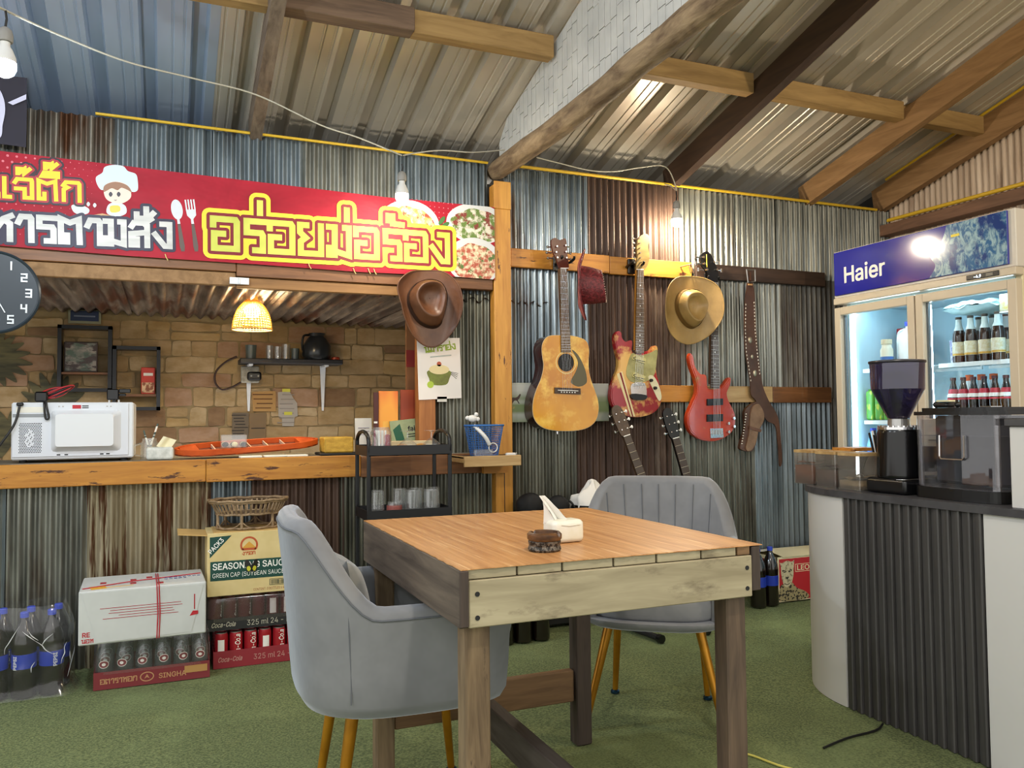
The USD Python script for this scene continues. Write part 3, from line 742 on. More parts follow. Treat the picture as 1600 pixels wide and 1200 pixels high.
# header
MB().span((FX+.002, FY0, 1.727), (4.24, FY1, 1.998), .004).build(fr, 'sign_box', FR_B)
SIGN = mat('sign_blue', '#23248a', .12, 0, '#2c2fa0', (2, 2, 2), 3, .3, .7, extra={'coat_weight': .5, 'coat_roughness': .08})
SGP = MB().span((FX-.008, FY0+.035, 1.742), (FX+.003, FY1-.012, 1.992), .002).build(fr, 'sign_panel', SIGN)
LEAF = mat('sign_leaf_print', '#33679a', .15, 0, '#9fc0cc', (22, 22, 13), 5, .44, .60, warp=1.6, third=('#1b3a80', (9, 9, 7), .5, .6), extra={'coat_weight': .5, 'coat_roughness': .08})
q = spline([(-3.01, 1.744), (-2.97, 1.80), (-3.0, 1.86), (-2.93, 1.92), (-2.90, 1.99)], 5, False)
MB().poly(Polygon(list(q)+[(-2.585, 1.99), (-2.585, 1.744)]), .0012, SIDE(FX-.008, 0, 0)).build(SGP, 'sign_print', LEAF)
MB().text('Haier', .088, SIDE(FX-.008, 3.585, 1.808), .0015, True, sx=.98).build(SGP, 'sign_lettering', TEXT_W)
MB().span((FX-.0105, 2.83, 1.925), (FX-.008, 2.876, 1.938)).build(SGP, 'sticker', mat('yellow_sticker', '#e6d435', .5))
MB().span((FX-.006, FY0+.002, 1.69), (FX+.05, FY1, 1.7265), .003).build(fr, 'lower_trim', FR_F)
CPP = MB().span((FX-.010, 2.63, 1.698), (FX-.005, 2.80, 1.722), .002).build(fr, 'control_panel', BLACK)
MB().text('-4.9', .014, SIDE(FX-.010, 2.762, 1.703), .0008, True).build(CPP, 'temperature_digits', glow('led_digits', (.7, .85, 1), 3.0))
MB().span((FX-.0108, 2.66, 1.703), (FX-.0102, 2.695, 1.717)).build(CPP, 'button_row', mat('button_grey', '#77756d', .5))
def fdoor(y0, y1, label=None):
    d = MB()
    z0, z1, t = .165, 1.672, .045
    d.span((FX-.004, y0, z0), (FX+.04, y0+t, z1), .003).span((FX-.004, y1-t, z0), (FX+.04, y1, z1), .003)
    d.span((FX-.004, y0+t, z1-t), (FX+.04, y1-t, z1), .003).span((FX-.004, y0+t, z0), (FX+.04, y1-t, z0+t+.03), .003)
    p = d.build(fr, 'door', FR_F)
    MB().span((FX+.016, y0+t, z0+t+.03), (FX+.020, y1-t, z1-t)).build(p, 'pane', FRIDGE_GLASS)
    MB().span((FX+.022, y0+t+.001, z0+t+.03), (FX+.036, y0+t+.012, z1-t-.001)).span((FX+.022, y1-t-.012, z0+t+.03), (FX+.036, y1-t-.001, z1-t-.001)).build(p, 'gasket', mat('gasket_grey', '#5d666c', .6))
    return p
fdoor(3.112, FY1-.002); fdoor(FY0+.004, 3.104)
LED = glow('fridge_led', (.66, .88, 1.0), 11.0)
for y in (FY1-.064, 3.125, FY0+.058, 3.085): MB().span((FX+.075, y-.006, .3), (FX+.087, y+.006, 1.62)).build(fr, 'light_strip', LED)
MB().span((FX+.075, FY0+.08, 1.655), (FX+.12, FY1-.08, 1.675)).build(fr, 'light_strip', LED)
RACK = mat('rack_white', '#dfe8ea', .35)
SHELF_Z = [.42, .72, 1.02, 1.315]
for zz in SHELF_Z:
    for a, b in ((3.125, FY1-.075), (FY0+.07, 3.085)):
        s = MB().span((FX+.13, a, zz-.022), (FX+.138, b, zz)).span((4.08, a, zz-.02), (4.09, b, zz))
        for y in np.arange(a+.01, b, .028): s.cyl((FX+.135, y, zz-.004), (4.085, y, zz-.004), .0025, n=6)
        s.build(fr, 'wire_shelf', RACK)
# ------------------------------------------------------------------ banner with the shop's Thai lettering
THAI = {   # strokes of each letter in a box of x-height 1; first number is the advance
 'o': (.86, [[(0, .78), (0, .97), (.62, .97), (.66, .9), (.66, .03), (.03, .03), (.03, .5), (.27, .5)]]),
 'r': (.74, [[(.08, .78), (.08, .97), (.56, .97)], [(.08, .88), (.08, .60), (.5, .60), (.54, .52), (.54, .03), (.32, .03)]]),
 'y': (.88, [[(.22, .97), (.03, .97), (.03, .72), (.2, .55), (.05, .42), (.05, .03), (.66, .03), (.66, .97)]]),
 'm': (.86, [[(.02, .97), (.2, .97), (.2, .03), (.02, .03), (.02, .26), (.2, .26)], [(.2, .16), (.64, .03), (.64, .97), (.52, .97)]]),
 'g': (.74, [[(.28, .97), (.54, .97), (.54, .03), (.36, .03), (.02, .52)]]),
 'n': (.86, [[(.02, .97), (.2, .97), (.2, .03)], [(.2, .03), (.52, .2), (.52, .03), (.7, .03), (.7, .2), (.62, .3), (.62, .97)]]),
 'e': (.40, [[(.05, .97), (.05, .03), (.24, .03)]]),
 'j': (.82, [[(.02, .8), (.1, .97), (.6, .97), (.62, .9), (.62, .03), (.36, .03), (.36, .48), (.06, .48)]]),
 't': (.90, [[(.24, .3), (.24, .03), (.04, .03), (.04, .97), (.34, .82), (.64, .97), (.66, .03)]]),
 'k': (.84, [[(.04, .03), (.04, .58), (.18, .70), (.03, .80), (.12, .97), (.58, .97), (.62, .9), (.62, .03)]]),
 'h': (.84, [[(.02, .97), (.18, .97), (.18, .03)], [(.18, .45), (.4, .84), (.64, .97)], [(.42, .80), (.6, .66), (.6, .03)]]),
 'a': (.62, [[(.03, .74), (.12, .97), (.40, .97), (.44, .9), (.44, .03)]]),
 's': (.86, [[(.06, .82), (.14, .97), (.54, .97), (.60, .9), (.60, .03)], [(.60, .58), (.04, .50), (.04, .03), (.24, .03), (.24, .28)], [(.5, .97), (.74, 1.16)]]),
 '1': (0, [[(-.28, 1.26), (-.28, 1.58)]]),                       # upper marks sit over the letter before them
 '2': (0, [[(-.56, 1.34), (-.56, 1.50), (-.42, 1.50), (-.42, 1.24), (-.12, 1.22)]]),
 '3': (0, [[(-.62, 1.62), (-.62, 1.86), (-.5, 1.86), (-.5, 1.72), (-.38, 1.86), (-.38, 1.64), (-.2, 1.86)]]),
 '5': (0, [[(-.70, 1.26), (-.70, 1.50), (-.58, 1.50), (-.58, 1.36), (-.46, 1.50), (-.46, 1.28), (-.28, 1.50)]]),
 'i': (0, [[(-.74, 1.20), (-.66, 1.40), (-.16, 1.40), (-.16, 1.20), (-.74, 1.20)]]),
 'u': (0, [[(-.62, 1.34), (-.62, 1.16), (-.22, 1.18), (-.04, 1.40)]]),
}
def thai(text, pa, pb, h, y, w=.085, xs=None):
    """lettering as one shape: pa, pb = (x, z) of the two ends of the base line; h = x-height"""
    pa, pb = np.array(pa), np.array(pb)
    adv = sum(THAI[c][0] for c in text); L = np.linalg.norm(pb-pa); ex = (pb-pa)/L; sx = L/adv
    pos = 0; out = []
    for c in text:
        a, st = THAI[c]
        for s in st:
            q = [(pos+px_*1.0, pz_) for px_, pz_ in s]
            l = LineString([(x*sx, z*h) for x, z in q])
            out.append(l.buffer(w*h, cap_style='square', join_style='mitre', mitre_limit=2))
        pos += a
    g = unary_union(out).buffer(.006*h).buffer(-.006*h)
    ang = math.degrees(math.atan2(ex[1], ex[0]))
    return affinity.translate(affinity.rotate(g, ang, origin=(0, 0)), pa[0], pa[1])

BY = 3.922
def bp(px, py): return at(px, py, y=BY)[[0, 2]]
BAN = mat('banner_red', '#b01f33', .55, 0, '#8f1426', (2.2, 2, 3.0), 4, .35, .7, .35, (5, 4, 9), .02, True, .8, {'specular_ior_level': .25})
bn = thing('shop_banner', 'red vinyl banner with yellow and white Thai lettering and food photographs over the kitchen opening', 'banner')
pl = [bp(0, 236), bp(300, 272), bp(600, 308), bp(772, 324), bp(773, 437), bp(690, 431), bp(560, 425), bp(400, 413), bp(200, 400), bp(0, 384)]
left = [(-1.35, 1.83), (-1.35, 2.20)]
BSH = Polygon([tuple(p) for p in pl]+left)
MB().poly(BSH, .0025, WALL(0, BY, 0)).build(bn, 'vinyl_sheet', BAN)
WB = WALL(0, BY-.0024, 0)
dots = MB()
for i in range(30):
    for j in range(15):
        x = -1.0+i*.033+.0165*(j % 2); z = 2.19-j*.025-.012*(x+.65)
        r = .0055*(1-max(0, (x+.62)/.45))*(1-j/22)
        if r > .0012 and BSH.contains(Point(x, z).buffer(.01)): dots.poly(Point(x, z).buffer(r, quad_segs=3), .0004, WB)
for i in range(22):
    for j in range(8):
        p = bp(560+i*7, 300+j*8+i*.9); r = .0035*(i/22)
        if r > .001: dots.poly(Point(*p).buffer(r, quad_segs=2), .0004, WB)
dots.build(bn, 'halftone_dots', mat('dot_pink', '#d8707c', .5), kind='stuff')
def layered(shape, layers):
    """layers: (grow, name, material) from back to front"""
    for i, (g_, nm, m) in enumerate(layers):
        s = shape.buffer(g_, join_style='round', quad_segs=4) if g_ else shape
        MB().poly(s.intersection(BSH).simplify(.0004), .0006, WB, z=.0018+.0007*i).build(bn, nm, m)
# food photographs at the right end
VEG = mat('food_greens', '#5f7a35', .5, 0, '#d8d2c2', (34, 34, 34), 3, .45, .58, third=('#7c2f26', (24, 24, 24), .53, .60))
SALAD = mat('food_salad', '#a8503c', .5, 0, '#e0cfae', (46, 46, 46), 3, .42, .60, third=('#4f6a30', (30, 30, 30), .56, .62))
NOOD = mat('food_noodles', '#d39a56', .5, 0, '#e5d2ac', (40, 40, 40), 3, .42, .60, third=('#b2402c', (30, 30, 30), .54, .60))
PLATE = mat('plate_print', '#c9ccce', .45)
def disc(px, py, rx, rz, j=.0):
    c = bp(px, py); a = np.arange(40)/40*2*PI
    return Polygon([(c[0]+math.cos(t)*rx*(1+j*math.sin(5*t)+j*.6*math.sin(11*t+1)), c[1]+math.sin(t)*rz*(1+j*math.cos(7*t))) for t in a]).intersection(BSH)
for z0, px, py, rx, rz, m in ((.0002, 640, 352, .155, .125, NOOD), (.0004, 745, 350, .165, .105, VEG), (.0010, 741, 408, .150, .120, SALAD)):
    MB().poly(disc(px, py, rx, rz), .0004, WB, z=z0).build(bn, 'plate_print', PLATE)
    MB().poly(disc(px, py+3, rx*.84, rz*.82, .05), .0005, WB, z=z0+.0002).build(bn, 'food_print', m)
for a in range(3):
    MB().poly(affinity.rotate(disc(690+5*a, 345+7*a, .026, .011), 55-20*a), .0006, WB, z=.0016).build(bn, 'cucumber_print', mat('cucumber', '#3e6b34', .5))
big = thai('or1oym1or2og', bp(333, 389), bp(708, 411), .142, BY, .10)
layered(big, ((.034, 'lettering_halo', TEXT_Y), (.014, 'lettering_outline', TEXT_M), (0, 'lettering', mat('letter_lime', '#cfd25c', .6, 0, '#b3bd45', (6, 6, 6), 2))))
sm = thai('hartamsu1g', bp(-14, 374), bp(274, 387), .104, BY, .115)
layered(sm, ((.0125, 'second_line_outline', mat('letter_navy', '#25203a', .5)), (0, 'second_line', mat('letter_silver', '#d9d9d6', .5, 0, '#b9b9b6', (3, 3, 22), 3))))
hd = thai('nej5ti3k', bp(-34, 306), bp(134, 316), .082, BY, .10)
layered(hd, ((.016, 'heading_halo', mat('letter_black', '#2a1420', .5)), (.008, 'heading_outline', mat('letter_red', '#a81f30', .5)), (0, 'heading', TEXT_Y)))
# spoon and fork
def cutlery(name, tip, end, fork):
    a, b = bp(*tip), bp(*end); d = (b-a); L = np.linalg.norm(d); ang = math.degrees(math.atan2(d[1], d[0]))+90
    place = lambda g_: affinity.translate(affinity.rotate(g_, ang, origin=(0, 0)), a[0], a[1])
    neck = Polygon([(-.004, -.06), (.004, -.06), (.006, -L*.48), (-.006, -L*.48)])
    if fork:
        head = unary_union([sbox(-.021+i*.0117, -.05, -.0145+i*.0117, 0) for i in range(4)]+[Polygon([(-.021, -.045), (.0206, -.045), (.019, -.072), (.004, -.09), (-.004, -.09), (-.019, -.072)])])
    else:
        head = affinity.scale(Point(0, -.045).buffer(1), .024, .045)
    h = Polygon([(-.006, -L*.47), (.006, -L*.47), (.0105, -L*.9), (.007, -L), (-.007, -L), (-.0105, -L*.9)])
    MB().poly(place(unary_union([head, neck])), .0006, WB, z=.0004).build(bn, name, mat('cutlery_silver', '#cfd3da', .4))
    MB().poly(place(h), .0008, WB, z=.0004).build(bn, name+'_handle', mat('cutlery_handle', '#5a4a44', .5))
cutlery('spoon_print', (274, 312), (286, 393), False); cutlery('fork_print', (296, 312), (307, 393), True)
# small cook drawing
def bpoly(pts): return Polygon([tuple(bp(150+p[0]/4*1.0-0, 255+p[1]/4*1.0)) for p in pts])
def cz(pts): return Polygon(spline([tuple(bp(p[0]/4, 150+p[1]/4)) for p in pts], 5))
SKIN = mat('cook_skin', '#e9d3c4', .5); HAT = mat('cook_hat', '#cfdde6', .5); INK = mat('cook_ink', '#3d3a44', .5)
MB().poly(cz([(640, 590), (610, 560), (600, 510), (640, 480), (655, 445), (710, 432), (770, 440), (800, 470), (850, 490), (862, 540), (860, 590), (825, 600), (780, 560), (720, 545), (680, 560)]), .0004, WB, z=.0006).build(bn, 'cook_hat', HAT)
MB().poly(cz([(655, 560), (720, 535), (790, 555), (818, 600), (815, 640), (770, 670), (720, 672), (670, 650), (650, 610)]), .0004, WB, z=.0009).build(bn, 'cook_face', SKIN)
MB().poly(cz([(648, 600), (655, 560), (720, 538), (795, 560), (825, 605), (800, 590), (760, 575), (735, 590), (700, 578), (670, 592)]), .0004, WB, z=.0012).build(bn, 'cook_hair', mat('cook_hair', '#9a6f55', .5))
for x in (692, 742): MB().poly(cz([(x-12, 615), (x, 600), (x+12, 615), (x, 632)]), .0004, WB, z=.0013).build(bn, 'cook_eye', INK)
MB().poly(cz([(712, 648), (722, 652), (732, 648), (722, 656)]), .0004, WB, z=.0013).build(bn, 'cook_mouth', INK)
MB().poly(cz([(672, 690), (700, 668), (745, 668), (785, 690), (788, 735), (730, 755), (670, 735)]), .0004, WB, z=.0008).build(bn, 'cook_body', HAT)
MB().poly(cz([(690, 690), (745, 688), (748, 722), (695, 728)]), .0004, WB, z=.0011).build(bn, 'cook_apron', mat('cook_apron', '#dcc84a', .5))
MB().poly(Polygon([tuple(bp(p[0]/4, 150+p[1]/4)) for p in [(580, 745), (640, 735), (760, 765), (740, 778), (590, 757)]]), .0004, WB, z=.0009).build(bn, 'cook_table', mat('cook_table', '#c99d6a', .5))
MB().poly(cz([(448, 685), (500, 680), (555, 705), (550, 735), (500, 742), (460, 725)]), .0004, WB, z=.0007).build(bn, 'cook_pan', PLATE)
for px_, pz_ in ((552, 677), (592, 684)): MB().poly(cz([(px_-11, pz_), (px_, pz_-15), (px_+12, pz_), (px_, pz_+15)]), .0004, WB, z=.0009).build(bn, 'egg_print', PLATE)
MB().poly(cz([(765, 772), (800, 768), (832, 776), (800, 790), (770, 786)]), .0004, WB, z=.0009).build(bn, 'cucumber_print', LOOK['cucumber'])
# frayed ties along the lower hem
for px, py in ((482, 416), (552, 424), (575, 424), (584, 425), (258, 402)):
    a = at(px, py-5, y=BY-.006); MB().tube([a, a+np.array([.004, -.003, -.015]), a+np.array([.012, -.004, -.028])], .0022, 5).build(bn, 'tie', mat('raffia', '#cfc07a', .8))

# ------------------------------------------------------------------ black cloth with a white print, left edge
dc = thing('printed_cloth', 'dark hanging cloth with a white print left of the corrugated sheet, above the banner', 'cloth')
def cl(u, v): return np.stack([u, BY-.012+.008*np.sin(u*23+v*6)+.004*np.sin(v*17), v-.03*(u+.55)*0], -1)
cp = at(42, 120, y=3.91)
MB().sheet(cl, np.linspace(-1.2, cp[0], 30), np.linspace(2.205, 2.50, 14), .0015).build(dc, 'cloth', mat('cloth_dark', '#33303a', .9), True)
q = spline([tuple(at(p[0], p[1], y=3.9)[[0, 2]]) for p in [(-30, 150), (-5, 138), (5, 152), (8, 172), (4, 195), (0, 215), (-25, 222), (-40, 190)]], 5)
MB().poly(Polygon(q), .001, WALL(0, 3.902, 0)).build(dc, 'white_print', mat('print_lilac', '#cfcde4', .8))
q = [tuple(at(p[0], p[1], y=3.9)[[0, 2]]) for p in [(-50, 128), (6, 131), (39, 145), (40, 150), (-50, 150)]]
MB().poly(Polygon([tuple(at(*p, y=3.9)[[0, 2]]) for p in [(12, 160), (41, 147), (41, 155), (20, 164)]]), .001, WALL(0, 3.902, 0)).build(dc, 'white_print', LOOK['print_lilac'])

# ------------------------------------------------------------------ wall clock, partly outside the frame
ck = thing('wall_clock', 'big round black wall clock with silver digits at the left edge', 'clock')
cc = np.array([-.662, 3.915, 1.59]); CR = .172
MB().lathe([(0, 0), (CR, 0), (CR, .012), (CR-.006, .018), (CR-.012, .014), (0, .014)], n=64, M=WALL(*cc)).build(ck, 'case', mat('clock_face', '#26313a', .3), 30)
SEG = {'0': 'abcdef', '1': 'bc', '2': 'abged', '3': 'abgcd', '4': 'fgbc', '5': 'afgcd', '6': 'afgedc', '7': 'abc', '8': 'abcdefg', '9': 'abcdfg'}
SP = {'a': ((0, 1), (.6, 1)), 'b': ((.6, 1), (.6, .5)), 'c': ((.6, .5), (.6, 0)), 'd': ((0, 0), (.6, 0)), 'e': ((0, .5), (0, 0)), 'f': ((0, 1), (0, .5)), 'g': ((0, .5), (.6, .5))}
def digits(s, h):
    o = []
    for i, c in enumerate(s):
        for k in SEG[c]: o.append(affinity.translate(LineString(SP[k]).buffer(.11, cap_style='square'), i*.95, 0))
    g_ = unary_union(o); b_ = g_.bounds
    return affinity.scale(affinity.translate(g_, -(b_[0]+b_[2])/2, -.5), h, h, origin=(0, 0))
SIL = mat('clock_silver', '#c6ccd0', .3, .4)
for k in range(1, 13):
    a = math.radians(90-30*k)
    MB().poly(affinity.translate(digits(str(k), .030), .128*math.cos(a), .128*math.sin(a)), .003, WALL(*cc), z=.0145).build(ck, 'numeral', SIL)
for ang, L, w_ in ((math.radians(-62), .095, .0022), (math.radians(150), .07, .0035)):
    MB().poly(affinity.rotate(sbox(-.015, -w_, L, w_), math.degrees(ang), origin=(0, 0)), .002, WALL(*cc), z=.019).build(ck, 'hand', SIL)
MB().cyl(cc+np.array([0, -.0145, 0]), cc+np.array([0, -.024, 0]), .007).build(ck, 'hub', SIL)

# ------------------------------------------------------------------ microwave seen from behind
mw = thing('microwave', 'white microwave turned with its back outwards on the serving ledge', 'microwave')
MX0, MX1, MY, MZ0, MZ1 = -.622, -.142, 4.11, .892, 1.142
MB().span((MX0, MY, MZ0), (MX1, MY+.32, MZ1), .006).build(mw, 'case', WHITE_PAINT)
MBP = MB().span((MX0+.004, MY-.006, MZ0+.012), (MX1-.02, MY-.0005, MZ1-.004), .002).build(mw, 'back_plate', mat('micro_plate', '#d3d7de', .35))
def frame2(u0, u1, v0, v1, r): return sbox(u0+r, v0+r, u1-r, v1-r).buffer(r)
H = MB(); n_ = 40
o = frame2(-.470, -.192, .925, 1.108, .014); i_ = frame2(-.450, -.222, .948, 1.090, .012)
Po = np.array([o.exterior.interpolate(t, normalized=True).coords[0] for t in np.arange(80)/80]); Pi = np.array([i_.exterior.interpolate(t, normalized=True).coords[0] for t in np.arange(80)/80])
# match starts by angle
def byang(P):
    c = P.mean(0); a = np.arctan2(P[:, 1]-c[1], P[:, 0]-c[0]); return P[np.argsort(a)]
Po, Pi = byang(Po), byang(Pi)
V = np.array([[(p[0], MY-.005, p[1]), (p[0]*.5+q_[0]*.5, MY-.022, p[1]*.5+q_[1]*.5), (q_[0], MY-.042, q_[1])] for p, q_ in zip(Po, Pi)])
H.raw(V.reshape(-1, 3), grid_faces(80, 3, True, False)); H.poly(Polygon(Pi), .002, WALL(0, MY-.0405, 0))
H.build(mw, 'raised_cover', WHITE_PAINT, 40)
ho = MB()
for i in range(13):
    for j in range(20):
        x = -.590+i*.0066+.0033*(j % 2); z_ = .925+j*.0066
        if (x-.0+.552)**2/.018**2+(z_-.985)**2/.040**2 > 1 or (i+j*2) % 3 == 0: ho.cyl((x, MY-.0062, z_), (x, MY-.0069, z_), .0023, n=6)
ho.build(MBP, 'vent_holes', BLACK, kind='stuff')
MB().span((MX0+.006, MY-.0075, 1.078), (-.475, MY-.006, 1.092)).build(MBP, 'rating_label', mat('label_grey', '#8e9296', .5))
MB().span((-.605, MY-.007, 1.098), (-.50, MY-.006, 1.122)).build(MBP, 'paper_label', PAPER)
MB().span((-.388, MY-.0068, 1.114), (-.354, MY-.006, 1.130)).build(MBP, 'red_logo_sticker', RED)
MB().text('SHARP', .010, WALL(-.350, MY-.006, 1.117), .0006, True).build(mw, 'logo_text', TEXT_K) if False else MB().poly(unary_union([sbox(-.350, 1.124, -.324, 1.128), sbox(-.350, 1.116, -.324, 1.120)]), .0006, WALL(0, MY-.006, 0)).build(MBP, 'sticker_print', TEXT_K)
for x in (-.44, -.425, -.25, -.235): MB().cyl((x, MY-.006, 1.124), (x, MY-.0078, 1.124), .0035, n=8).build(MBP, 'screw', STEEL)
for x in (-.44, -.41, -.27, -.245): MB().box((x, MY-.0066, .912), (.014, .001, .005)).build(MBP, 'slot', BLACK)
for x in (MX0+.04, MX1-.04): MB().cyl((x, MY+.04, .8795), (x, MY+.04, .892), .015).cyl((x, MY+.28, .8795), (x, MY+.28, .892), .015).build(mw, 'foot', BLACK_M)
MB().box((-.588, MY-.014, 1.134), (.026, .016, .014), b=.003).build(mw, 'plug', BLACK)
MB().tube(spline([(-.588, MY-.02, 1.128), (-.605, MY-.03, 1.05), (-.65, MY-.04, .97), (-.70, MY-.03, .90), (-.72, MY+.02, .885)], 8, False), .005, 8).build(mw, 'power_cord', WIRE_B, True)
MB().tube(spline([(-.50, MY+.03, 1.147), (-.497, MY-.012, 1.135), (-.492, MY-.016, 1.08), (-.484, MY-.016, 1.068), (-.478, MY-.016, 1.08), (-.486, MY-.016, 1.12), (-.49, MY-.006, 1.147)], 8, False), .0045, 8).build(mw, 'hanging_cord', WIRE_B, True)
cb = thing('cable_coil', 'coil of red and black electric cable lying on top of the microwave', 'cable')
for k, (m, a) in enumerate(((mat('cable_red', '#a3242b', .45), 0), (WIRE_B, .5), (LOOK['cable_red'], 1.0), (WIRE_B, 1.5), (LOOK['cable_red'], 2))):
    t = np.arange(40)/40*2*PI
    MB().tube(np.stack([-.475+(.055+.004*k)*np.cos(t)+.01*math.sin(a), MY+.12+.05*np.sin(t), 1.188+.024*np.sin(t+a)+.010*np.cos(t)], 1), .0042, 6, True).build(cb, 'loop', m, True)
MB().box((-.515, MY+.05, 1.168), (.05, .035, .045), b=.006).build(cb, 'connector', BLACK)
bx = thing('black_clamp', 'black clamp-like gadget standing on the right top of the microwave', 'gadget')
MB().box((-.235, MY+.14, 1.181), (.05, .04, .05), b=.004).build(bx, 'body', BLACK)
MB().box((-.195, MY+.14, 1.1795), (.03, .03, .012), b=.003).box((-.185, MY+.14, 1.198), (.05, .03, .02), b=.003).build(bx, 'arm', BLACK)
for x in (-.25, -.21): MB().box((x, MY+.14, 1.1495), (.008, .02, .013)).build(bx, 'leg', STEEL)

# ------------------------------------------------------------------ on the serving ledge
LZ = .8785
def on_ledge(px, y=4.10): return at(px, 715, y=y)[0]
jar = thing('glass_mug', 'glass mug with two striped straws beside the microwave', 'glass')
jx = on_ledge(229, 4.15)+.012
MB().lathe([(0, 0), (.036, 0), (.038, .006), (.037, .075), (.030, .088), (.030, .098), (.0275, .098), (.0275, .088), (.034, .072), (.034, .008), (0, .006)], (jx, 4.15, LZ), 24).build(jar, 'glass_body', GLASS_JAR, 40)
MB().tube(spline([(jx-.034, 4.15, LZ+.075), (jx-.065, 4.145, LZ+.06), (jx-.062, 4.145, LZ+.025), (jx-.035, 4.15, LZ+.018)], 6, False), .005, 8).build(jar, 'handle', GLASS_JAR, True)
STRAW = mat('straw_stripe', '#e6e2d6', .5, 0, '#4c5a52', (4, 4, 70), 1, .52, .55)
MB().cyl((jx-.01, 4.15, LZ+.012), (jx+.035, 4.15, LZ+.165), .0045, n=10).build(jar, 'straw', STRAW)
MB().cyl((jx+.008, 4.15, LZ+.012), (jx-.025, 4.15, LZ+.135), .004, n=10).build(jar, 'straw', STRAW)
tp2 = thing('tissue_pack', 'crumpled clear pack of tissues with a yellowish tissue, on the ledge by the glass mug', 'tissues')
tx = on_ledge(250, 4.10)
b = MB().rbox((tx, 4.09, LZ+.030), (.115, .06, .058), .013); v, f = b.arrays()
b2 = MB().raw(v+np.array([0, 1, 1])*.006*(meshkit.noise(v*60)[:, None]-.5)*(v[:, 2:3] > LZ+.012), f)
b2.build(tp2, 'pack', mat('crumpled_film', '#d6d9d3', .3, 0, '#b4b9b2', (30, 30, 30), 3), 30)
MB().sheet(lambda u, v: np.stack([tx+.005+.035*u+.03*v, 4.09+.008*np.sin(5*u), LZ+.056+.045*v-.012*u], -1), np.linspace(-.6, 1, 10), np.linspace(0, 1, 8), .0006).build(tp2, 'tissue', mat('tissue_cream', '#e5dcb8', .85), True)
bt = thing('boat_tray', 'long orange boat-shaped tray with dark inner slats lying across the ledge', 'tray')
ORANGE = mat('tray_orange', '#cf5a20', .4, 0, '#b94a18', (9, 9, 9))
pa, pb_ = at(277, 712, y=4.14), at(493, 700, y=4.22)
Lb = np.linalg.norm((pb_-pa)[:2]); angb = math.atan2(pb_[1]-pa[1], pb_[0]-pa[0])
TM = mat4((pa[0], pa[1], LZ+.020), R=rotz(angb) @ roty(-.050) @ rotx(.20))
shp = Polygon(spline([(0, -.028), (.10, -.075), (Lb*.5, -.085), (Lb-.10, -.07), (Lb, -.02), (Lb, .02), (Lb-.1, .07), (Lb*.5, .085), (.1, .075), (0, .028)], 6))
MB().poly(shp, .006, TM).build(bt, 'base', mat('tray_dark', '#6d3520', .5))
MB().poly(shp.difference(shp.buffer(-.012)), .030, TM, z=.0).build(bt, 'rim', ORANGE)
for k in range(1, 8):
    xx = Lb*k/8; c_ = shp.buffer(-.013).intersection(sbox(xx-.0025, -.2, xx+.0025, .2))
    MB().poly(c_, .016, TM, z=.0062).build(bt, 'divider', mat('tray_divider', '#d8b9a0', .5))
for a, b_ in ((.012, .09), (Lb-.09, Lb-.012)):
    MB().poly(shp.buffer(-.012).intersection(sbox(a, -.2, b_, .2)), .02, TM, z=.0065).build(bt, 'end_deck', ORANGE)
cbx = thing('clear_box', 'small clear box of black and cream sweets standing on the orange tray', 'box')
bxc = at(365, 700, y=4.12); bxw = .115
M0 = mat4((bxc[0]+.0, bxc[1]-.0, LZ+.048))
MB().span((-bxw/2, -.04, 0), (bxw/2, .04, .062), .004, M=M0).build(cbx, 'case', pane('clear_box', (.95, .95, .94), .12, .1, .10, (.85, .85, .85)))
rk = np.random.default_rng(5)
for k in range(9):
    MB().sphere((-.042+.042*(k % 3)+.004*rk.random(), -.02+.02*(k//3), .0155), .0125, 10, (1.2, 1, 1), M=M0).build(cbx, 'sweet', BLACK_M if k % 2 == 0 else mat('sweet_cream', '#e6dfb4', .6), True)
wbk = thing('yellow_block', 'yellow cardboard block standing on a dark tray on the ledge, left of the trolley', 'box')
w0, w1 = at(507, 712, y=4.09)[0], at(550, 712, y=4.09)[0]
MB().span((w0, 4.09, LZ+.012), (w1+.008, 4.24, LZ+.089), .006).build(wbk, 'block', mat('kraft_yellow', '#c8a03a', .6, 0, '#ab8428', (30, 30, 60), 3))
MB().span((w0-.02, 4.075, LZ), (w1+.03, 4.26, LZ+.0115), .003).build(wbk, 'dark_tray', BLACK_M)
lp = thing('leaflet', 'white leaflet leaning on the ledge behind the yellow block', 'paper')
l0 = at(555, 668, y=4.36)
MB().box((l0[0]+.045, 4.36, LZ+.092), (.09, .002, .18), R=rotx(-.12)).build(lp, 'sheet', PAPER)
for q in range(4): MB().box((l0[0]+.045, 4.3585-.003*0, LZ+.13-.018*q), (.06, .0012, .003), R=rotx(-.12)).build(lp, 'print_line', mat('ink_faint', '#9a98a6', .8))
pk = thing('white_pouch', 'flat white paper packets lying on the ledge below the orange tray', 'packets')
for x, y_ in ((.36, 4.035), (.47, 4.04), (.57, 4.03)): MB().box((x, y_, LZ+.006), (.10, .05, .010), b=.003, R=rotz(.1)).build(pk, 'packet', PAPER)
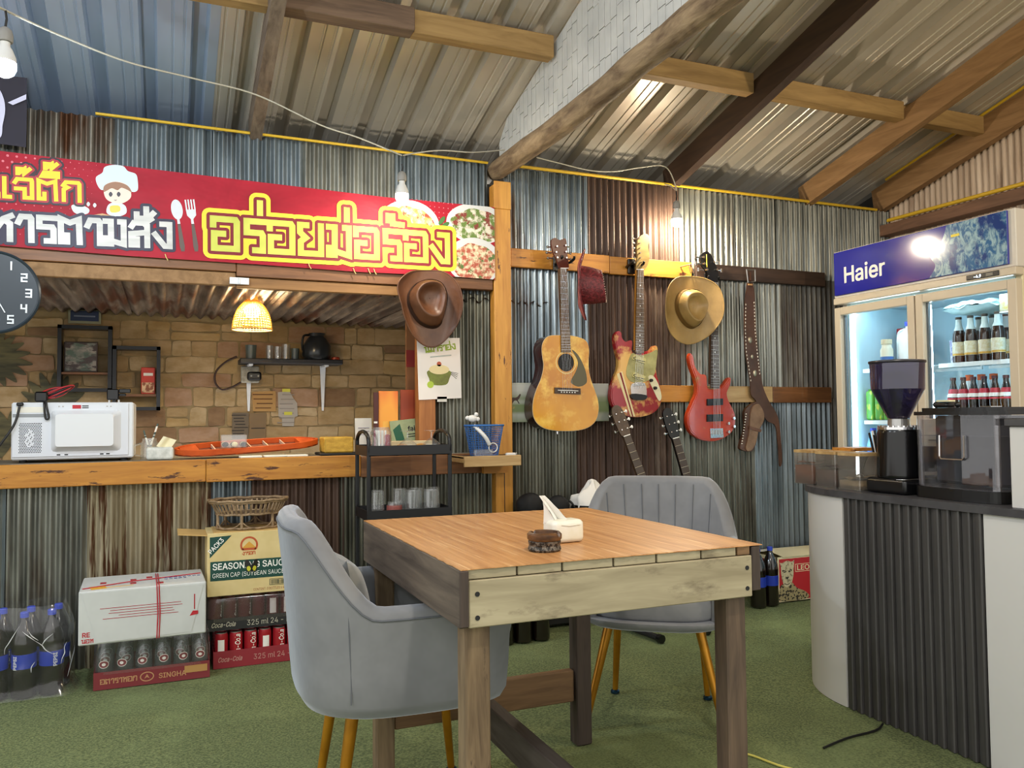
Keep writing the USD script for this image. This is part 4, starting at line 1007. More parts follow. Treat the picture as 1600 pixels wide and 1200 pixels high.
# ------------------------------------------------------------------ kitchen back wall
KB = KY-.012
def kp(px, py, y=KB): return at(px, py, y=y)
gs = thing('frame_shelf', 'black double-square metal frame shelf on the kitchen stone wall above the microwave', 'shelf')
def kframe(a, b, c, d, y0, y1, t=.018):
    """box frame through four pixel corners: left, top, right, bottom"""
    p, q_ = kp(a, b, y0), kp(c, d, y0)
    m = MB()
    x0, x1, z1, z0 = p[0], q_[0], p[2], q_[2]
    m.span((x0, y0, z0), (x0+t, y1, z1)).span((x1-t, y0, z0), (x1, y1, z1)).span((x0, y0, z1-t), (x1, y1, z1)).span((x0, y0, z0), (x1, y1, z0+t))
    return m, (x0, x1, z0, z1)
m, r1 = kframe(90, 507, 174, 612, 5.30, 5.40, .02); m.build(gs, 'square_frame', BLACK_STEEL)
m, r2 = kframe(176, 540, 250, 641, 5.30, 5.40, .02); m.build(gs, 'square_frame', BLACK_STEEL)
MB().span((r1[0]+.021, 5.31, r1[2]+.1), (r1[1]-.021, 5.39, r1[2]+.112)).build(gs, 'wooden_shelf', BROWN_X)
MB().span((r2[0]+.021, 5.31, r2[2]+.082), (r2[1]-.021, 5.39, r2[2]+.096)).build(gs, 'wooden_shelf', BROWN_X)
pc = thing('framed_picture', 'small dark landscape picture standing in the left square of the frame shelf', 'picture')
MB().span((r1[0]+.03, 5.335, r1[2]+.113), (r1[1]-.075, 5.35, r1[2]+.29), .002).build(pc, 'frame', DARK_X)
MB().span((r1[0]+.038, 5.332, r1[2]+.121), (r1[1]-.083, 5.3355, r1[2]+.282)).build(pc, 'print', mat('landscape_print', '#4a5a4a', .3, 0, '#8d8478', (14, 14, 22), 4, .42, .58, third=('#3a261d', (7, 7, 20), .5, .56)))
bk = thing('red_packet', 'red and cream packet standing on the right square of the frame shelf', 'packet')
MB().span((r2[1]-.105, 5.33, r2[2]+.097), (r2[1]-.028, 5.36, r2[2]+.255), .003).build(bk, 'box', mat('packet_red', '#c23a2b', .5))
MB().span((r2[1]-.100, 5.3285, r2[2]+.105), (r2[1]-.033, 5.330, r2[2]+.165)).build(bk, 'cream_print', mat('packet_cream', '#dcb98e', .5, 0, '#8a4a2a', (30, 30, 30), 2, .5, .6))
MB().span((r2[1]-.092, 5.3285, r2[2]+.205), (r2[1]-.04, 5.330, r2[2]+.222)).build(bk, 'title_bar', PAPER)
sg = thing('blue_sign', 'small blue sign with a pale border high on the kitchen stone wall', 'sign')
p, q_ = kp(107, 484), kp(158, 507)
MB().span((p[0], KB-.012, q_[2]), (q_[0], KB-.004, p[2]), .001).build(sg, 'border', mat('pale_border', '#9a9a80', .6))
MB().span((p[0]+.012, KB-.0135, q_[2]+.016), (q_[0]-.012, KB-.011, p[2]-.004)).build(sg, 'blue_face', mat('sign_navy', '#23355c', .5))
MB().span((p[0]+.03, KB-.0142, (p[2]+q_[2])/2), (q_[0]-.03, KB-.0132, (p[2]+q_[2])/2+.008)).build(sg, 'print_line', mat('sign_grey', '#7f8aa0', .6))
# painted leaves of the wall covering (cut-out leaf decals)
LEAFD = mat('leaf_decal', '#3f3d2a', .7, 0, '#66603f', (6, 6, 30), 3)
def monstera(c, s, ang):
    out = []
    for k in range(-4, 5):
        a = math.radians(k*19); L = s*(1-.055*abs(k))
        out.append(affinity.rotate(Polygon(spline([(0, 0), (L*.55, .12*s), (L, .03*s), (L*.97, -.05*s), (L*.5, -.11*s)], 5)), math.degrees(a), origin=(0, 0)))
    return affinity.translate(affinity.rotate(unary_union(out), ang, origin=(0, 0)), c[0], c[1])
for (px, py), s, ang, lb in (((88, 640), .22, 112, 'dark monstera leaf print behind the microwave on the stone wall'), ((-14, 560), .20, -8, 'dark monstera leaf print at the left edge on the stone wall'), ((20, 690), .20, 150, 'dark monstera leaf print low at the left edge beside the microwave')):
    c = kp(px, py); single('leaf_print', MB().poly(monstera((c[0], c[2]), s, ang), .0015, WALL(0, KB-.003, 0)), LEAFD, lb, 'leaf print')
# black shelf with brackets
sh = thing('kitchen_shelf', 'long black shelf on white brackets on the kitchen stone wall', 'shelf')
p, q_ = kp(375, 556, 5.24), kp(535, 566, 5.24)
sx0, sx1, sz = p[0], q_[0], (p[2]+q_[2])/2
MB().span((sx0, 5.22, sz-.03), (sx1, 5.405, sz), .004).build(sh, 'shelf_board', mat('shelf_black', '#1d1d21', .5))
for px in (389, 505):
    bx_ = kp(px, 600, 5.38)[0]
    b = MB().poly([(-.018, 0), (.018, 0), (.006, -.29), (-.006, -.29)], .012, WALL(bx_, 5.404, sz-.031))
    b.span((bx_-.012, 5.25, sz-.043), (bx_+.012, 5.39, sz-.0315))
    b.build(sh, 'bracket', WHITE_PAINT)
GK = [(392, .034, .085), (421, .026, .085), (434, .026, .08), (447, .028, .095), (461, .026, .07)]
for i, (px, r, h) in enumerate(GK):
    x = kp(px, 545, 5.30)[0]
    t = thing('kitchen_glass', ['grey frosted tumbler first from the left on the black kitchen shelf', 'clear glass second from the left on the black kitchen shelf', 'clear glass third on the black kitchen shelf', 'tallest clear glass in the middle of the black kitchen shelf', 'dark glass next to the black jug on the kitchen shelf'][i], 'glass', (x, 5.30, sz+.001))
    MB().lathe([(0, 0), (r*.85, 0), (r, h), (r-.003, h), (r*.85-.003, .005), (0, .005)], n=20).build(t, 'glass_wall', GLASS_JAR if i not in (0, 4) else mat('smoked_glass', '#525d5c', .25), 40)
jg = thing('black_jug', 'dark ribbed jug standing on the right part of the kitchen shelf', 'jug')
x = kp(495, 540, 5.30)[0]
MB().lathe([(0, 0), (.075, 0), (.092, .03), (.088, .09), (.06, .135), (.045, .15), (.052, .17), (.048, .17), (.04, .15), (0, .14)], (x, 5.30, sz+.001), 28).build(jg, 'body', mat('jug_dark', '#24282c', .25), 40)
MB().tube(spline([(x-.05, 5.30, sz+.16), (x-.085, 5.28, sz+.15), (x-.095, 5.28, sz+.10), (x-.088, 5.29, sz+.06)], 6, False), .007, 8).build(jg, 'handle', BLACK, True)
rc = thing('jar_lid', 'small orange-red lid at the right end of the black kitchen shelf', 'lid')
x = kp(524, 553, 5.30)[0]
MB().lathe([(0, 0), (.026, 0), (.028, .004), (.027, .017), (.022, .021), (0, .021)], (x, 5.30, sz+.001), 20).build(rc, 'disc', mat('cap_red', '#b8452a', .4), 30)
# socket box with black plug and brown cable
so = thing('socket_box', 'white surface socket with a black adapter plugged in under the kitchen shelf', 'socket')
p = kp(391, 585, 5.36)
MB().rbox((p[0], 5.372, p[2]), (.11, .03, .105), .008).build(so, 'box', mat('socket_white', '#b9b5a6', .5, 0, '#8a8474', (30, 30, 30)), 30)
MB().rbox((p[0]+.022, 5.335, p[2]-.012), (.085, .05, .055), .015).build(so, 'adapter', BLACK, 30)
for dx in (0, .042): MB().cyl((p[0]+.002+dx, 5.3105, p[2]-.012), (p[0]+.002+dx, 5.3085, p[2]-.012), .006, n=10).build(so, 'pin_hole', mat('pin_grey', '#70767a', .4))
MB().span((p[0]-.03, 5.375, p[2]+.053), (p[0]-.005, 5.40, sz-.045)).build(so, 'trunking', mat('trunk_grey', '#8d8c80', .5))
q_ = spline([tuple(kp(*w, 5.38)) for w in ((377, 597), (360, 606), (345, 608), (336, 596), (338, 580), (352, 566), (370, 557))], 6, False)
single('brown_cable', MB().tube(q_, .006, 7), mat('cable_brown', '#3b241c', .5), 'brown cable looping from the socket to the kitchen shelf', 'cable', smooth=True)
# papers stuck to the stone wall
def sheet_paper(name, pts, material, label, lines=0, linem=None, dy=.0):
    t = thing(name, label, 'paper')
    P = [tuple(kp(*w)[[0, 2]]) for w in pts]
    MB().poly(P, .0015, WALL(0, KB-.004-dy, 0)).build(t, 'sheet', material)
    x0, x1 = min(p[0] for p in P), max(p[0] for p in P); z0, z1 = min(p[1] for p in P), max(p[1] for p in P)
    r_ = np.random.default_rng(len(pts)+lines)
    for k in range(lines):
        zz = z1-(k+.8)*(z1-z0)/(lines+.6)
        MB().box(((x0+x1)/2+(r_.random()-.7)*.02, KB-.006-dy, zz), ((x1-x0)*(.55+.3*r_.random()), .0008, .006)).build(t, 'written_line', linem)
    return t
sheet_paper('kraft_note', [(394, 612), (431, 611), (431, 643), (395, 643)], mat('kraft_note', '#a9824c', .8), 'brown handwritten note under the socket', 4, mat('ink_brown', '#5c3a1c', .8))
t = sheet_paper('receipt', [(434, 613), (452, 611), (458, 622), (464, 630), (465, 650), (460, 652), (459, 666), (441, 666), (440, 652), (435, 651)], mat('receipt_paper', '#a59c90', .8), 'pale receipts held by yellow tape on the stone wall', 7, mat('ink_grey', '#8a8178', .8))
for px, py in ((447, 610), (450, 646)):
    p = kp(px, py); MB().box((p[0], KB-.0075, p[2]), (.05, .001, .02)).build(t, 'yellow_tape', mat('yellow_tape', '#c6bf3a', .5))
sheet_paper('grey_list', [(363, 645), (389, 645), (388, 686), (362, 686)], mat('grey_list', '#6b5d4b', .8), 'greyish printed list on the stone wall left of the brown sheet', 8, mat('ink_dark', '#3b332b', .8))
sheet_paper('brown_sheet', [(389.5, 646), (416, 645), (415, 693), (389, 692)], mat('brown_sheet', '#7a6346', .8), 'plain brown sheet on the stone wall above the orange tray', 1, LOOK['ink_dark'])

# lamp with a woven shade
kl = thing('woven_pendant_lamp', 'glowing pendant lamp with an open woven basket shade hanging in the kitchen opening', 'lamp')
lc = at(394, 490, y=4.45); lx, ly = lc[0], lc[1]
zb, zt = at(394, 515, y=4.45)[2], at(394, 470, y=4.45)[2]
prof = [(.031, zt), (.045, zt-.012), (.072, zt-.045), (.090, zt-.09), (.100, zb)]
SHADE = usdkit.material(stage, '/World/Looks/woven_shade', {'d': ('diffuse_bsdf', {'color': srgb('#e8cc88')}), 't': ('translucent_bsdf', {'color': srgb('#f0d594')}), 'm': ('mix_closure', {'fac': .5})}, [('d.BSDF', 'm.closure1'), ('t.BSDF', 'm.closure2')], surface='m.closure')
sp_ = spline(prof, 5, False)
weave = MB()
for k in range(40):
    a = k/40*2*PI; weave.tube([(lx+r*math.cos(a), ly+r*math.sin(a), z) for r, z in sp_], .0028, 4)
for r, z in sp_:
    t = np.arange(40)/40*2*PI; weave.tube(np.stack([lx+r*np.cos(t), ly+r*np.sin(t), z+0*t], 1), .0026, 4, True)
weave.build(kl, 'woven_shade', SHADE, True)
MB().tube(np.stack([lx+.101*np.cos(t), ly+.101*np.sin(t), zb+0*t], 1), .004, 6, True).build(kl, 'rim', SHADE, True)
MB().cyl((lx, ly, zt-.01), (lx, ly, zt+.035), .018).build(kl, 'socket', WHITE)
MB().lathe([(0, zt+.06), (.02, zt+.055), (.026, zt+.035), (.028, zt+.0), (.0, zt)][::-1], (lx, ly, 0), 20).build(kl, 'raffia_cap', SHADE, 40)
MB().sphere((lx, ly, zt-.055), .040, 16).build(kl, 'bulb', BULB_SHADE, True)
MB().cyl((lx, ly, zt+.05), (lx, ly, 1.672), .004).build(kl, 'cord', WIRE_W)

# ------------------------------------------------------------------ wall side things: poster, shelf, basket
po = thing('menu_poster', 'poster of a coconut drink hanging at the right edge of the kitchen opening', 'poster')
YP = 3.9475
PW = lambda px, py: at(px, py, y=YP)[[0, 2]]
MB().poly([tuple(PW(*w)) for w in ((651, 528), (718, 528), (721, 622), (654, 625))], .002, WALL(0, YP, 0)).build(po, 'sheet', mat('poster_sky', '#dfe3e2', .35, 0, '#ecd2bd', (.2, .2, 3.4), 0, .40, .62))
PM = WALL(0, YP-.0021, 0)
c = PW(686, 588)
MB().poly(Polygon(spline([(c[0]-.056, c[1]+.028), (c[0]+.056, c[1]+.028), (c[0]+.053, c[1]-.012), (c[0]+.034, c[1]-.042), (c[0]-.034, c[1]-.042), (c[0]-.053, c[1]-.012)], 6)), .0006, PM).build(po, 'coconut_print', mat('coconut_green', '#7d8a2f', .5, 0, '#5f5a2c', (12, 12, 12)))
MB().poly(affinity.scale(Point(c[0], c[1]+.034).buffer(1), .053, .024), .0008, PM).build(po, 'ice_print', mat('ice_cream', '#e2cf9a', .5))
MB().poly(Point(c[0]+.0, c[1]+.062).buffer(.012), .0008, PM).build(po, 'cherry_print', mat('cherry', '#b5522f', .5))
MB().poly(Point(c[0]-.046, c[1]-.042).buffer(.017), .0009, PM).build(po, 'lime_print', mat('lime', '#a9bf3f', .5))
for a in range(4): MB().poly(affinity.rotate(sbox(c[0]+.045, c[1]+.025, c[0]+.100, c[1]+.0275), -10-9*a, origin=(c[0]+.04, c[1]+.02)), .0005, PM).build(po, 'leaf_print', mat('palm_dark', '#4b4a44', .6))
MB().poly(thai('nmpaw' if False else 'nmarao1g', PW(664, 551), PW(713, 545), .026, YP, .13), .0006, PM).build(po, 'title', mat('title_green', '#8fa32c', .5))
MB().poly([tuple(PW(*w)) for w in ((672, 557), (705, 554), (705, 556), (672, 559))], .0005, PM).build(po, 'subtitle', mat('subtitle_grey', '#a9ada4', .5))
MB().span((PW(683, 622)[0], YP-.002, PW(683, 628)[1]), (PW(698, 622)[0], YP-.0005, PW(683, 620)[1])).build(po, 'clear_tape', mat('tape_clear', '#c9c6bb', .3))
rp = thing('leaning_plank', 'thin brown plank with a red lower end inside the kitchen behind the brown hat', 'plank')
a_, b_ = at(640, 500, y=4.25), at(657, 590, y=4.25)
MB().span((a_[0]-.02, 4.24, .885), (b_[0]+.03, 4.265, 1.63)).build(rp, 'plank', mat('plank_warm', '#8a5a34', .6))
MB().span((a_[0]-.022, 4.2385, 1.33), (b_[0]+.03, 4.24, 1.42)).build(rp, 'red_band', mat('band_red', '#8f2f2a', .5))

tsf = thing('tray_shelf', 'small wooden tray shelf fixed to the post beside the trolley', 'shelf')
HS = PALE_X
MB().span((1.305, 3.72, .862), (1.60, 3.915, .868)).build(tsf, 'tray_floor', DARK_X)
MB().span((1.305, 3.708, .822), (1.60, 3.72, .873), .002).build(tsf, 'front_lip', HS)
for xa in (1.305, 1.590): MB().span((xa, 3.721, .84), (xa+.010, 3.915, .873), .002).build(tsf, 'side_lip', HS)
MB().span((1.47, 3.885, .775), (1.60, 3.915, .839)).build(tsf, 'support', HONEY_X)
bs = thing('blue_basket', 'blue plastic mesh basket standing on the small wooden tray shelf', 'basket')
bxp = at(756, 700, y=3.83)
BL = mat('basket_blue', '#2a63a8', .4)
BM = mat4((bxp[0], 3.825, .8685))
hh, r0, r1 = .150, .070, .098
wv = MB()
for k in range(34):
    a = k/34*2*PI; wv.tube([(r0*math.cos(a), r0*.85*math.sin(a), .003), (r1*math.cos(a), r1*.85*math.sin(a), hh)], .0012, 4, M=BM)
for k in range(14):
    z_ = .004+k*(hh-.006)/13; r_ = r0+(r1-r0)*z_/hh; t = np.arange(36)/36*2*PI
    wv.tube(np.stack([r_*np.cos(t), r_*.85*np.sin(t), z_+0*t], 1), .0011, 4, True, M=BM)
wv.build(bs, 'mesh_wall', BL)
t = np.arange(40)/40*2*PI
MB().tube(np.stack([r1*np.cos(t), r1*.85*np.sin(t), hh+0*t], 1), .005, 8, True, M=BM).build(bs, 'rim', BL, True)
MB().lathe([(0, 0), (.070, 0), (.070, .003), (0, .003)], n=36, sy=.85, M=BM).build(bs, 'bottom', BL)
MB().tube(spline([(-.07, -.045, .15), (-.03, -.083, .10), (.0, -.075, .055)], 6, False), .010, 6, M=BM).build(bs, 'white_strap', WHITE, True)
MB().tube(np.stack([.02+.022*np.cos(t), -.070+0*t, .042+.022*np.sin(t)], 1), .003, 6, True, M=BM).build(bs, 'white_ring', WHITE, True)
tg = thing('white_toy', 'white rounded toy-like figure peeking over the left rim of the blue basket', 'toy')
MB().sphere((-.072, -.03, .185), .020, 12, (1.3, .8, .9), M=BM).sphere((-.052, -.03, .205), .011, 10, M=BM).sphere((-.098, -.03, .188), .011, 10, M=BM).sphere((-.045, -.03, .182), .012, 10, M=BM).build(tg, 'body', WHITE, True)
gb = thing('glass_ashtray', 'clear square glass dish on the small wooden tray shelf in front of the basket', 'ashtray')
MB().span((1.365, 3.724, .8685), (1.46, 3.752, .904), .005).build(gb, 'dish', GLASS_JAR)
wl = thing('white_lighter', 'small white lighter lying at the right of the wooden tray shelf', 'lighter')
MB().box((1.555, 3.735, .8765), (.05, .018, .014), b=.003, R=rotz(.1)).build(wl, 'case', WHITE)
MB().box((1.585, 3.738, .8765), (.008, .016, .014), b=.002).build(wl, 'metal_head', STEEL)

# ------------------------------------------------------------------ hats
def felt_hat(name, label, outline, crown, y, material, bandm, depth=.12, top_scale=.66, dent=.03, curl=.045, tip=(0, 0), band=.028, lift=.02):
    """hat hung flat on the wall with the crown towards the room: outline, crown = traced (x, z)"""
    t = thing(name, label, 'hat')
    O, C = np.array(outline), np.array(crown); oc, ccn = O.mean(0), C.mean(0)
    N = 64
    def radial(P, c):
        pg = Polygon(P); out = []
        for a in np.arange(N)/N*2*PI:
            L = LineString([c, c+np.array([math.cos(a), math.sin(a)])*2]).intersection(pg.exterior)
            q = L if L.geom_type == 'Point' else list(L.geoms)[0]; out.append((q.x, q.y))
        return np.array(out)
    o, k = radial(O, ccn), radial(C, ccn)
    rows = []
    ang = np.arange(N)/N*2*PI
    cv = curl*(np.abs(np.cos(ang))**1.5)
    for s in np.linspace(0, 1, 9):
        P = o*(1-s)+k*s; w = lift+cv*(1-s)**2+.006*(1-s)*np.sin(3*ang+1)
        rows.append(np.stack([P[:, 0], y-w, P[:, 1]], 1))
    V = np.array(rows)
    b = MB(); b.raw(V.reshape(-1, 3), grid_faces(9, N, False, True)); V2 = V+np.array([0, .0035, 0]); b.raw(V2.reshape(-1, 3), grid_faces(9, N, False, True)[:, ::-1])
    b.build(t, 'brim', material, True)
    MB().tube(V[0]+np.array([0, .0017, 0]), .0036, 6, True).build(t, 'brim_edge', material, True)
    rows = []
    for s in np.linspace(0, 1, 10):
        sc = 1-(1-top_scale)*s**1.6; P = ccn+np.array(tip)*s+(k-ccn)*sc
        rows.append(np.stack([P[:, 0], y-lift-depth*s+0*ang, P[:, 1]], 1))
    for s in (.9, .72, .5, .25, .02):
        P = ccn+np.array(tip)+(k-ccn)*top_scale*s
        dd = dent*smooth01((1-s)/.6)
        rows.append(np.stack([P[:, 0], y-lift-depth-.012*math.sin(min(1, (1-s)*5)*PI)+dd+0*ang, P[:, 1]], 1))
    V = np.array(rows)
    MB().raw(V.reshape(-1, 3), grid_faces(len(rows), N, False, True)).build(t, 'crown', material, True)
    rows = []
    for s in (0.0, band/depth):
        sc = 1-(1-top_scale)*s**1.6; P = ccn+np.array(tip)*s+(k-ccn)*sc*1.02
        rows.append(np.stack([P[:, 0], y-lift-.004-depth*s+0*ang, P[:, 1]], 1))
    V = np.array(rows); MB().raw(V.reshape(-1, 3), grid_faces(2, N, False, True)).build(t, 'hat_band', bandm, True)
    return t, ccn
LEATH_B = mat('leather_brown', '#6e472d', .42, 0, '#4f3020', (7, 7, 7), 4, .3, .7, .4, (26, 26, 26), .004, True)
LEATH_T = mat('leather_tan', '#a98a52', .45, 0, '#8c6f3f', (7, 7, 7), 4, .3, .7, .35, (26, 26, 26), .004, True)
def traced(pts, x0, y0, s, y, n=6): return spline(trace(pts, x0, y0, s, y), n)
YH = 3.90
ob = traced([(1300, 15), (1400, 25), (1470, 90), (1500, 180), (1500, 280), (1470, 370), (1410, 450), (1350, 490), (1280, 480), (1210, 420), (1160, 330), (1130, 230), (1105, 130), (1130, 70), (1200, 25)], 340, 420, 4, YH)
cbn = traced([(1225, 130), (1270, 95), (1340, 85), (1400, 110), (1430, 180), (1420, 270), (1390, 350), (1330, 365), (1260, 330), (1210, 250), (1200, 180)], 340, 420, 4, YH)
hb, hc = felt_hat('cowboy_hat', 'dark brown leather cowboy hat hanging under the banner at the opening', ob, (cbn-cbn.mean(0))*1.06+cbn.mean(0)-np.array([.012, 0]), YH, LEATH_B, mat('band_dark', '#33221a', .5), depth=.085, tip=(-.004, .012), dent=.03, top_scale=.74)
a = np.linspace(0, 1, 9)
MB().tube(np.stack([hc[0]-.01+.05*a, YH-.085+0*a, hc[1]-.078+.012*np.sin(a*9)], 1), .0025, 5).build(hb, 'cord_knot', LEATH_T, True)
for dx, dz in ((-.075, .025), (-.07, -.005), (-.01, .0)): MB().cyl((hc[0]+dx, YH-.045, hc[1]+dz), (hc[0]+dx, YH-.050, hc[1]+dz), .004).build(hb, 'eyelet', STEEL)
ot = traced([(210, 278), (290, 290), (340, 330), (358, 400), (352, 480), (310, 550), (250, 588), (190, 592), (130, 555), (100, 490), (92, 400), (110, 330), (150, 290)], 1000, 340, 3, 3.875)
ctn = traced([(165, 370), (200, 342), (255, 346), (290, 395), (292, 440), (268, 500), (238, 522), (205, 510), (172, 470), (156, 420)], 1000, 340, 3, 3.875)
ht, hc2 = felt_hat('cowboy_hat', 'tan leather cowboy hat hanging between the cream headstock and the red bass', ot, ctn-np.array([.004, 0]), 3.875, LEATH_T, mat('band_tan', '#6d5126', .5), depth=.075, tip=(.0, .004), dent=.034, top_scale=.74)
hk = at(1068, 425, y=3.93)
MB().tube(spline([(hk[0]-.006, 3.85, hk[2]-.02), (hk[0]-.002, 3.87, hk[2]+.03), (hk[0]+.006, 3.87, hk[2]+.03), (hk[0]+.012, 3.85, hk[2]-.02)], 6, False), .003, 5).build(ht, 'hanging_loop', LEATH_B, True)
MB().cyl((hk[0]+.002, 3.9605, hk[2]+.035), (hk[0]+.002, 3.86, hk[2]+.032), .004).build(ht, 'hook', STEEL)
# woven red hat seen from the side
wh = thing('woven_hat', 'dark red woven hat hanging sideways over the neck of the acoustic guitar', 'hat')
WOVEN = mat('woven_red', '#7b2a30', .5, 0, '#54171d', (70, 70, 70), 2, .4, .6, 1.0, (120, 120, 120), .004)
PINK = mat('woven_pink', '#b96a64', .55, 0, '#9c4a48', (60, 60, 60), 2, .4, .6, .8, (140, 140, 140), .003)
wc = at(905, 445, y=3.70)
WM = mat4(tuple(wc), R=rotz(math.radians(-26)) @ roty(PI/2))
aa = np.arange(56)/56*2*PI
rows = []
for s in np.linspace(0, 1, 8):
    r = .172*(1-s)+.088*s; cu_ = .035*(1-s)**1.5*(np.abs(np.cos(aa))**2)
    rows.append(np.stack([r*1.04*np.cos(aa), r*.80*np.sin(aa), cu_-.004], 1))
V = np.array(rows)
MB().raw(V.reshape(-1, 3), grid_faces(8, 56, False, True), WM).raw((V-np.array([0, 0, .004])).reshape(-1, 3), grid_faces(8, 56, False, True)[:, ::-1], WM).build(wh, 'brim', PINK, True)
MB().tube(V[0], .004, 6, True, M=WM).build(wh, 'brim_edge', WOVEN, True)
rows = []
for s in np.linspace(0, 1, 9):
    k = 1-.17*s**2; rows.append(np.stack([.098*k*np.cos(aa)+.010*s, .088*k*np.sin(aa), .122*s+0*aa+.012*s*np.cos(aa)], 1))
for s in (.85, .5, .02): rows.append(np.stack([.081*s*np.cos(aa)+.010, .073*s*np.sin(aa), .122+.004*(1-s)+.012*s*np.cos(aa)], 1))
V = np.array(rows); MB().raw(V.reshape(-1, 3), grid_faces(len(rows), 56, False, True), WM).build(wh, 'crown', WOVEN, 50)
st = MB()
for k in range(40):
    a = k/40*2*PI; st.sphere((.081*math.cos(a)+.010, .074*math.sin(a), .123+.012*math.cos(a)), .0026, 6, M=WM)
st.build(wh, 'white_stitches', mat('stitch_cream', '#d9b9a6', .6), kind='stuff')

# ------------------------------------------------------------------ guitars on the wall
def frets(p0, p1, w0, w1, y, n, thick=.0012):
    p0, p1 = np.array(p0, float), np.array(p1, float); d = p1-p0; L = np.linalg.norm(d); d /= L; nrm = np.array([d[1], -d[0]])
    m = MB()
    for k in range(1, n+1):
        s = (1-2**(-k/12))/(1-2**(-(n+1)/12)) if n else 0
        c = p0+d*L*s; w = w0+(w1-w0)*s
        a, b = c-nrm*w/2, c+nrm*w/2
        m.cyl((a[0], y, a[1]), (b[0], y, b[1]), thick, n=5)
    return m
def strings(p0, p1, w0, w1, y0, y1, n, r=.0006):
    p0, p1 = np.array(p0, float), np.array(p1, float); d = p1-p0; d /= np.linalg.norm(d); nrm = np.array([d[1], -d[0]])
    m = MB()
    for k in range(n):
        t_ = (k/(n-1)-.5)*.8; a, b = p0+nrm*w0*t_, p1+nrm*w1*t_
        m.cyl((a[0], y0, a[1]), (b[0], y1, b[1]), r, n=4)
    return m
def bar(p0, p1, w0, w1):
    p0, p1 = np.array(p0, float), np.array(p1, float); d = p1-p0; d /= np.linalg.norm(d); nrm = np.array([d[1], -d[0]])
    return Polygon([tuple(p0-nrm*w0/2), tuple(p0+nrm*w0/2), tuple(p1+nrm*w1/2), tuple(p1-nrm*w1/2)])
def slab(shape, y_front, depth, r=.006, M=None):
    """body of solid wood with rounded edges: extruded towards the wall from y_front"""
    m = MB()
    for off, a, b in ((-r, 0, r*.3), (-r*.3, r*.3, r), (0, r, depth-r), (-r*.3, depth-r, depth-r*.3), (-r, depth-r*.3, depth)):
        m.poly(shape.buffer(off) if off else shape, b-a, WALL(0, y_front+b, 0))
    return m
NAT = mat('spruce_amber', '#dc9c1c', .18, 0, '#b8700f', (3, 3, 3), 4, .3, .75, 0, third=('#f0c455', (4.5, 4.5, 4.5), .50, .62), extra={'coat_weight': .4, 'coat_roughness': .1})
MAHO = mat('guitar_side_dark', '#3b1a16', .2, 0, '#241010', (5, 5, 20), extra={'coat_weight': .5})
ROSE = mat('rosewood', '#4f3a28', .4, 0, '#36261a', (40, 40, 5))
ROSE_L = mat('fretboard_brown', '#6d5538', .4, 0, '#54402a', (40, 40, 5))
RG = lambda pts, y, n=6: traced(pts, 780, 340, 10/3, y, n)
RGp = lambda p, y: trace([p], 780, 340, 10/3, y)[0]

ag = thing('acoustic_guitar', 'amber acoustic guitar with dark sides hanging left on the guitar wall', 'guitar')
YA = 3.83
bodyo = RG([(325, 612), (262, 615), (232, 640), (221, 680), (225, 730), (230, 775), (218, 835), (195, 890), (178, 945), (173, 1000), (181, 1045), (205, 1080), (250, 1103), (320, 1112), (400, 1110), (460, 1095), (500, 1062), (517, 1010), (515, 955), (500, 905), (482, 855), (468, 800), (466, 740), (468, 690), (458, 650), (430, 628), (375, 614)], YA)
bpg = Polygon(bodyo).buffer(0)
MB().poly(bpg.buffer(-.001), .104, WALL(0, YA+.106, 0)).build(ag, 'body', MAHO, 20)
hole = RGp((347, 755), YA)
MB().poly(bpg.difference(Point(*hole).buffer(.0472)), .003, WALL(0, YA+.002, 0)).build(ag, 'binding', mat('binding_cream', '#cbb58a', .4))
MB().poly(bpg.buffer(-.0025).difference(Point(*hole).buffer(.047)), .003, WALL(0, YA, 0)).build(ag, 'top', NAT)
MB().poly(Point(*hole).buffer(.050), .001, WALL(0, YA+.0021, 0)).build(ag, 'sound_hole', BLACK_M)
MB().poly(Point(*hole).buffer(.060).difference(Point(*hole).buffer(.054)), .0007, WALL(0, YA-.003, 0)).build(ag, 'rosette', mat('rosette', '#e2c277', .4))
MB().poly(Polygon(RG([(378, 690), (412, 720), (445, 790), (455, 850), (440, 872), (410, 880), (382, 868), (372, 850), (398, 800), (408, 750)], YA)), .0012, WALL(0, YA-.003, 0)).build(ag, 'pickguard', mat('guard_olive', '#5a5337', .35))
MB().poly(RG([(285, 885), (418, 890), (420, 921), (285, 915)], YA, 1), .009, WALL(0, YA-.003, 0)).build(ag, 'bridge', ROSE)
MB().poly(RG([(300, 897), (405, 901), (405, 905), (300, 901)], YA, 1), .004, WALL(0, YA-.012, 0)).build(ag, 'saddle', TEXT_W)
for k in range(6):
    p = RGp((318+k*14, 909+.5*k), YA); MB().cyl((p[0], YA-.012, p[1]), (p[0], YA-.016, p[1]), .0035, n=8).build(ag, 'bridge_pin', TEXT_W)
n0, n1 = RGp((342, 262), 3.80), RGp((349, 700), YA-.012)
FBP = MB().poly(bar(n0, n1, .044, .056), .007, WALL(0, YA-.0035, 0)).build(ag, 'fretboard', ROSE_L)
nb_ = RGp((346, 612), YA)
MB().poly(bar(n0, nb_, .040, .050), .018, WALL(0, YA+.0145, 0)).build(ag, 'neck', mat('neck_brown', '#5a3a22', .35))
frets(n0, n1, .044, .056, YA-.0107, 19).build(FBP, 'frets', STEEL)
hp_ = Polygon(RG([(322, 266), (303, 215), (285, 180), (275, 122), (293, 104), (318, 116), (350, 110), (358, 190), (364, 266)], 3.82, 4))
